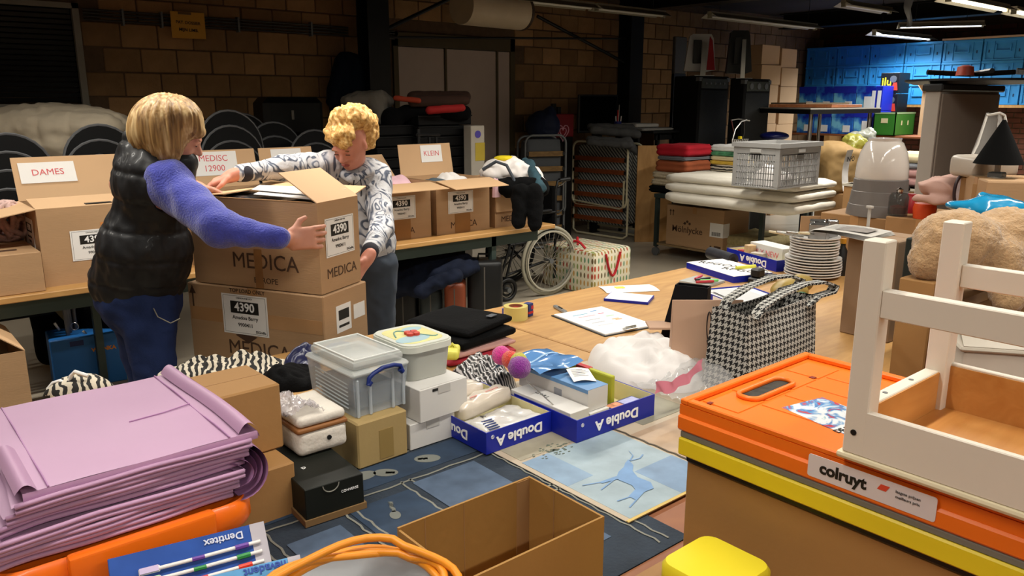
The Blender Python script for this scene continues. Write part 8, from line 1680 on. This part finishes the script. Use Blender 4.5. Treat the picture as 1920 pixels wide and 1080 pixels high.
sdf_ob('hair', [('e', V3(C(316, 226, 3.0)), (.120, .125, .098), None, .02), ('e', V3(C(301, 254, 3.0)), (.108, .118, .098), None, .05), ('e', V3(C(312, 268, 2.92)), (.055, .05, .085), None, .03), ('c', V3(C(352, 226, 2.97)), V3(C(374, 248, 2.98)), .050, .022, .03),
    ('e', ho(0, .120, -.055), (.095, .075, .080), HM, -.008), ('e', V3(C(318, 345, 3.0)), (.2, .2, .062), None, -.02)], .005, HAIR1, t, disp=hd1)
VST = mat('black_nylon_vest', '18181a', .55, var=.15, vs=10, bump=.1, bs=30, coat=.1)
def vd(v, n_):
    zz = v[2]+.10*(v[0]-X0)+.012*noise.noise(Vector((v[0]*6, v[1]*6, 3))); k = abs(math.sin(PI*(zz-.83)/.11)); return .006*(min(k*2.2, 1)**.7)-.010+.008*noise.noise(Vector((v[0]*17, v[1]*17, zz*8)))+.005*noise.noise(Vector((v[0]*36, v[1]*36, zz*18)))
sdf_ob('vest', [('e', chest+V3((0, 0, .02)), (.190, .135, .185), MT, .04), ('e', bell, (.200, .178, .19), MT, .06), ('e', hipc+V3((0, 0, .07)), (.195, .180, .14), MT, .05), ('c', shL+V3((.02, 0, .0)), shR+V3((-.02, 0, .01)), .062, .062, .05), ('c', chest+V3((-.02, 0, .17)), V3(hc)+V3((-.045, .0, -.115)), .075, .062, .03),
    ('e', hipc+V3((0, 0, -.16)), (.3, .3, .12), None, -.01), ('e', V3(hc)+V3((.05, .02, -.03)), (.075, .075, .10), None, -.01), ('c', shR+V3((.03, -.05, -.03)), elR, .075, .08, -.01)], .0075, VST, t, disp=vd)
SW1 = mat('blue_violet_wool', '4148a8', .95, var=.12, vs=40, bump=.5, bs=140, sheen=.5)
fold = lambda s, a: (lambda v, n_: a*noise.noise(Vector(v)*s)+a*.5*noise.noise(Vector(v)*s*2.2))
sdf_ob('sleeve', [('c', shR, elR, .082, .066, .03), ('c', elR, wrR, .062, .040, .025), ('e', shR+V3((-.01, -.01, .02)), (.085, .075, .085), None, .03)], .006, SW1, t, disp=lambda v, n_: .007*noise.noise(Vector(v)*16)+.005*math.sin(v[0]*75+v[2]*30)*max(0, noise.noise(Vector(v)*7)+.3))
sdf_ob('cuff', [('c', wrR+V3((-.035, .0, .002)), wrR+V3((.004, .0, 0)), .041, .040, .002)], .005, SW1, t)
sdf_ob('sleeve', [('c', shL+V3((.06, 0, -.05)), elL, .05, .050, .03), ('c', elL, wrL+V3((-.02, 0, 0)), .050, .036, .025)], .007, SW1, t, disp=fold(14, .008))
sdf_ob('collar', [('c', V3(hc)+V3((.02, .0, -.105)), V3(hc)+V3((-.01, .0, -.15)), .056, .075, .02)], .006, VST, t)
JN = mat('indigo_jeans', '25335c', .8, var=.25, vs=9, bump=.2, bs=160)
sdf_ob('jeans', [('e', hipc+V3((0, 0, .0)), (.188, .160, .15), MT, .04)]+leg(ftR, kR, V3((aR[0], aR[1], .06)), .108, .072, .058)+leg(ftL, kL, V3((aL[0], aL[1], .06)), .108, .072, .058), .007, JN, t, disp=fold(11, .009))
for a_, nm in ((aR, 'shoe'), (aL, 'shoe')):
    sdf_ob('shoe', [('c', V3((a_[0]-.03, a_[1]-.03, .045)), V3((a_[0]+.12, a_[1]+.09, .04)), .045, .040, .02), ('b', V3((a_[0]+.045, a_[1]+.03, .014)), (.05, .14, .013), np.stack([rv, fv, V3((0, 0, 1))], 1), .01, .01)], .007, BLACK, t)
st_ = [(286, 583), (300, 600), (322, 607), (340, 596)]; b = MB()
def on(u, v, d): return tuple(R(C(u, v, d))-t.location)
b.tube([on(288, 578, 2.885), on(296, 594, 2.875), on(320, 606, 2.87), on(338, 597, 2.885)], .0022, 5); ob('pocket_stitch', b, mat('stitch', '8f8a7a', .7), t)

# ---- woman in the printed hooded sweater
hc2 = C(656, 268, 3.70); f2 = (-.28, -.78, -.50); fx2, fy2 = -.35, -.93; rv2 = V3((fy2, -fx2, 0)); fv2 = V3((fx2, fy2, 0)); MT2 = np.stack([rv2, fv2, V3((0, 0, 1))], 1)
X2 = C(682, 560, 3.85)[0]; t = thing('person', 'woman with short blonde hair in a printed grey sweater behind the opened carton', 'person', R((X2, 3.86, 0)))
HP, ho2, HM2 = headprims(hc2, f2)
hip2 = V3((X2, 3.86, .84)); ch2 = V3(C(668, 360, 3.86)); be2 = V3(C(677, 445, 3.87))
s2R, s2L = V3(C(618, 312, 3.76)), V3(C(704, 330, 3.86)); e2R, w2R = V3(C(530, 314, 3.56)), V3(C(448, 326, 3.40)); e2L, w2L = V3(C(716, 428, 3.62)), V3(C(691, 480, 3.36))
h2R, h2L = V3(C(436, 329, 3.38)), V3(C(688, 486, 3.33))
lR, lL = hip2+rv2*.09, hip2-rv2*.09; k2R, k2L = V3((lR[0], lR[1], .46)), V3((lL[0], lL[1], .46)); a2R, a2L = V3((lR[0], lR[1]+.01, .09)), V3((lL[0], lL[1]+.01, .09))
body = HP+[('c', V3(hc2)+V3((0, .03, -.06)), ch2+V3((0, 0, .13)), .050, .06, .03), ('e', ch2, (.15, .10, .16), MT2, .04), ('e', be2, (.14, .11, .17), MT2, .05), ('e', hip2, (.15, .12, .14), MT2, .05)]+leg(lR, k2R, a2R, .075, .05, .036)+leg(lL, k2L, a2L, .075, .05, .036)
body += [('c', s2R, e2R, .042, .035, .03), ('c', e2R, w2R, .033, .026, .02), ('c', w2R, h2R, .025, .024, .01), ('c', s2L, e2L, .042, .035, .03), ('c', e2L, w2L, .033, .026, .02), ('c', w2L, h2L, .026, .024, .01)]
body += hand(h2R, (-1, -.15, -.38), (.1, .2, -1), 1, (.25, .3, .25), .98, thumb=(.6, .7, .2))
body += hand(h2L, (-.45, -.45, -.75), (-.9, .3, .35), -1, (.2, .45, .4), .98, thumb=(.6, .8, .1))
sdf_ob('body', body, .0055, SKIN2, t); facebits(t, ho2, HM2, SKIN2, lip='b05a50')
HAIR2 = mat('golden_short_hair', 'c89a52', .55, var=0); N, L, bs_ = nodes(HAIR2); tc = N.new('ShaderNodeTexCoord'); nz = N.new('ShaderNodeTexNoise'); nz.inputs['Scale'].default_value = 42; nz.inputs['Detail'].default_value = 4; nz.inputs['Distortion'].default_value = 1.5; L.new(tc.outputs['Object'], nz.inputs['Vector']); r_ = ramp(N, [(.3, '94652e'), (.5, 'c99b54'), (.7, 'e8c98c')]); L.new(nz.outputs['Fac'], r_.inputs[0]); L.new(r_.outputs[0], bs_.inputs['Base Color'])
sdf_ob('hair', [('e', V3(C(662, 228, 3.76)), (.106, .112, .082), None, .02), ('e', V3(C(666, 246, 3.80)), (.108, .10, .085), None, .04), ('e', V3(C(690, 262, 3.76)), (.038, .06, .05), None, .03), ('e', V3(C(624, 246, 3.75)), (.026, .05, .045), None, .03), ('e', V3(C(655, 222, 3.66)), (.085, .05, .055), None, .03), ('e', ho2(.0, .050, .080), (.076, .050, .040), HM2, .03), ('e', ho2(-.02, .082, .050), (.050, .018, .022), HM2, .02), ('e', ho2(0, .132, -.088), (.080, .072, .100), HM2, -.012)], .0045, HAIR2, t,
    disp=lambda v, n_: .010*noise.noise(Vector(v)*26)+.006*noise.noise(Vector((v[0]*60, v[1]*60, v[2]*40)))+.004*math.sin(v[0]*110+20*noise.noise(Vector(v)*9)))
SW2 = mat('printed_sweater', 'b8b8ba', .85, var=0, bump=.3, bs=90); N, L, bs_ = nodes(SW2); tc = N.new('ShaderNodeTexCoord'); mp = N.new('ShaderNodeMapping'); mp.inputs['Scale'].default_value = (9, 9, 5.5); L.new(tc.outputs['Object'], mp.inputs[0]); wv = N.new('ShaderNodeTexNoise'); wv.inputs['Scale'].default_value = 1.1; wv.inputs['Distortion'].default_value = 1.6; wv.inputs['Detail'].default_value = 1.2; L.new(mp.outputs[0], wv.inputs[0]); r_ = ramp(N, [(.36, 'c4c4c8'), (.39, '4a5163'), (.43, '8d919c'), (.46, 'c6c6c9'), (.55, 'bdbdc1'), (.57, '3a4152'), (.61, '5f6675'), (.64, 'c4c4c8')]); L.new(wv.outputs['Fac'], r_.inputs[0]); L.new(r_.outputs[0], bs_.inputs['Base Color'])
sdf_ob('sweater', [('e', ch2, (.172, .125, .175), MT2, .04), ('e', be2, (.160, .140, .19), MT2, .05), ('e', hip2+V3((0, 0, .09)), (.165, .145, .12), MT2, .05), ('c', s2R, s2L, .066, .066, .04), ('c', s2R, e2R, .072, .056, .03), ('c', e2R, w2R+V3((.01, 0, 0)), .054, .036, .02), ('c', s2L, e2L, .072, .056, .03), ('c', e2L, w2L+V3((.004, .01, .01)), .054, .038, .02)], .007, SW2, t, disp=lambda v, n_: .007*noise.noise(Vector(v)*13)+.004*noise.noise(Vector(v)*30))
sdf_ob('hood', [('c', V3(C(628, 316, 3.80)), V3(C(700, 322, 3.84)), .040, .040, .03), ('c', V3(C(632, 322, 3.74)), V3(C(664, 336, 3.70)), .022, .022, .02), ('c', V3(C(664, 336, 3.70)), V3(C(694, 322, 3.76)), .022, .022, .02)], .006, SW2, t, disp=fold(20, .005))
sdf_ob('cuff', [('c', w2R+V3((.0, 0, 0)), w2R+V3((.025, .006, .002)), .035, .037, .003)], .005, mat('dark_cuff', '2a2830', .9), t); sdf_ob('cuff', [('c', w2L, w2L+V3((.006, .015, .02)), .036, .038, .003)], .005, MATS['dark_cuff'], t)
b = MB()
def on2(u, v, d): return tuple(R(C(u, v, d))-t.location)
b.tube([on2(676, 336, 3.68), on2(678, 352, 3.69), on2(677, 368, 3.70)], .0028, 6); b.tube([on2(664, 338, 3.67), on2(662, 352, 3.68), on2(663, 362, 3.69)], .0028, 6); ob('drawstring', b, mat('dark_cord', '23252e', .7), t, smooth=60)
sdf_ob('jeans', [('e', hip2, (.162, .14, .13), MT2, .04)]+leg(lR, k2R, V3((a2R[0], a2R[1], .06)), .095, .066, .052)+leg(lL, k2L, V3((a2L[0], a2L[1], .06)), .095, .066, .052), .008, mat('slate_jeans', '39424f', .8, var=.25, vs=9), t, disp=fold(11, .008))
for a_ in (a2R, a2L): sdf_ob('shoe', [('c', V3((a_[0]+.01, a_[1]+.03, .042)), V3((a_[0]-.04, a_[1]-.13, .038)), .042, .038, .02)], .008, BLACK, t)

flush_texts()
for n_ in ('black_cloth', 'black_shade', 'chair_black', 'speaker_black', 'black_nylon_vest', 'speaker_grille', 'charcoal_blanket', 'black_crate', 'matt_black_card', 'navy_jacket', 'navy_denim', 'indigo_jeans', 'blue_violet_wool', 'black_green_card'):
    MATS[n_].node_tree.nodes['Principled BSDF'].inputs['Specular IOR Level'].default_value = .18 if n_ != 'black_nylon_vest' else .35
for o in bpy.data.objects:
    if o.parent is not None and o.type == 'MESH' and o.name.split('.')[0] in ('crease', 'printed_lines', 'rib', 'printed_spoons', 'printed_logo', 'printed_arrows', 'printed_arrow', 'spokes', 'rim_plate', 'grip_tab', 'barcode', 'mesh_base', 'wire_rack', 'screw_hole', 'printed_stripes', 'cutlery', 'label_side', 'dark_print', 'hanger', 'ribbed_plate', 'latch_slot', 'lid_rim', 'wire_frame', 'recess_floor', 'white_label', 'socket', 'zip'): o['kind'] = 'stuff'
for o in bpy.data.objects:
    if o.type == 'MESH' and o.parent is None and 'label' not in o and o.get('kind') != 'structure': print('UNTAGGED', o.name)
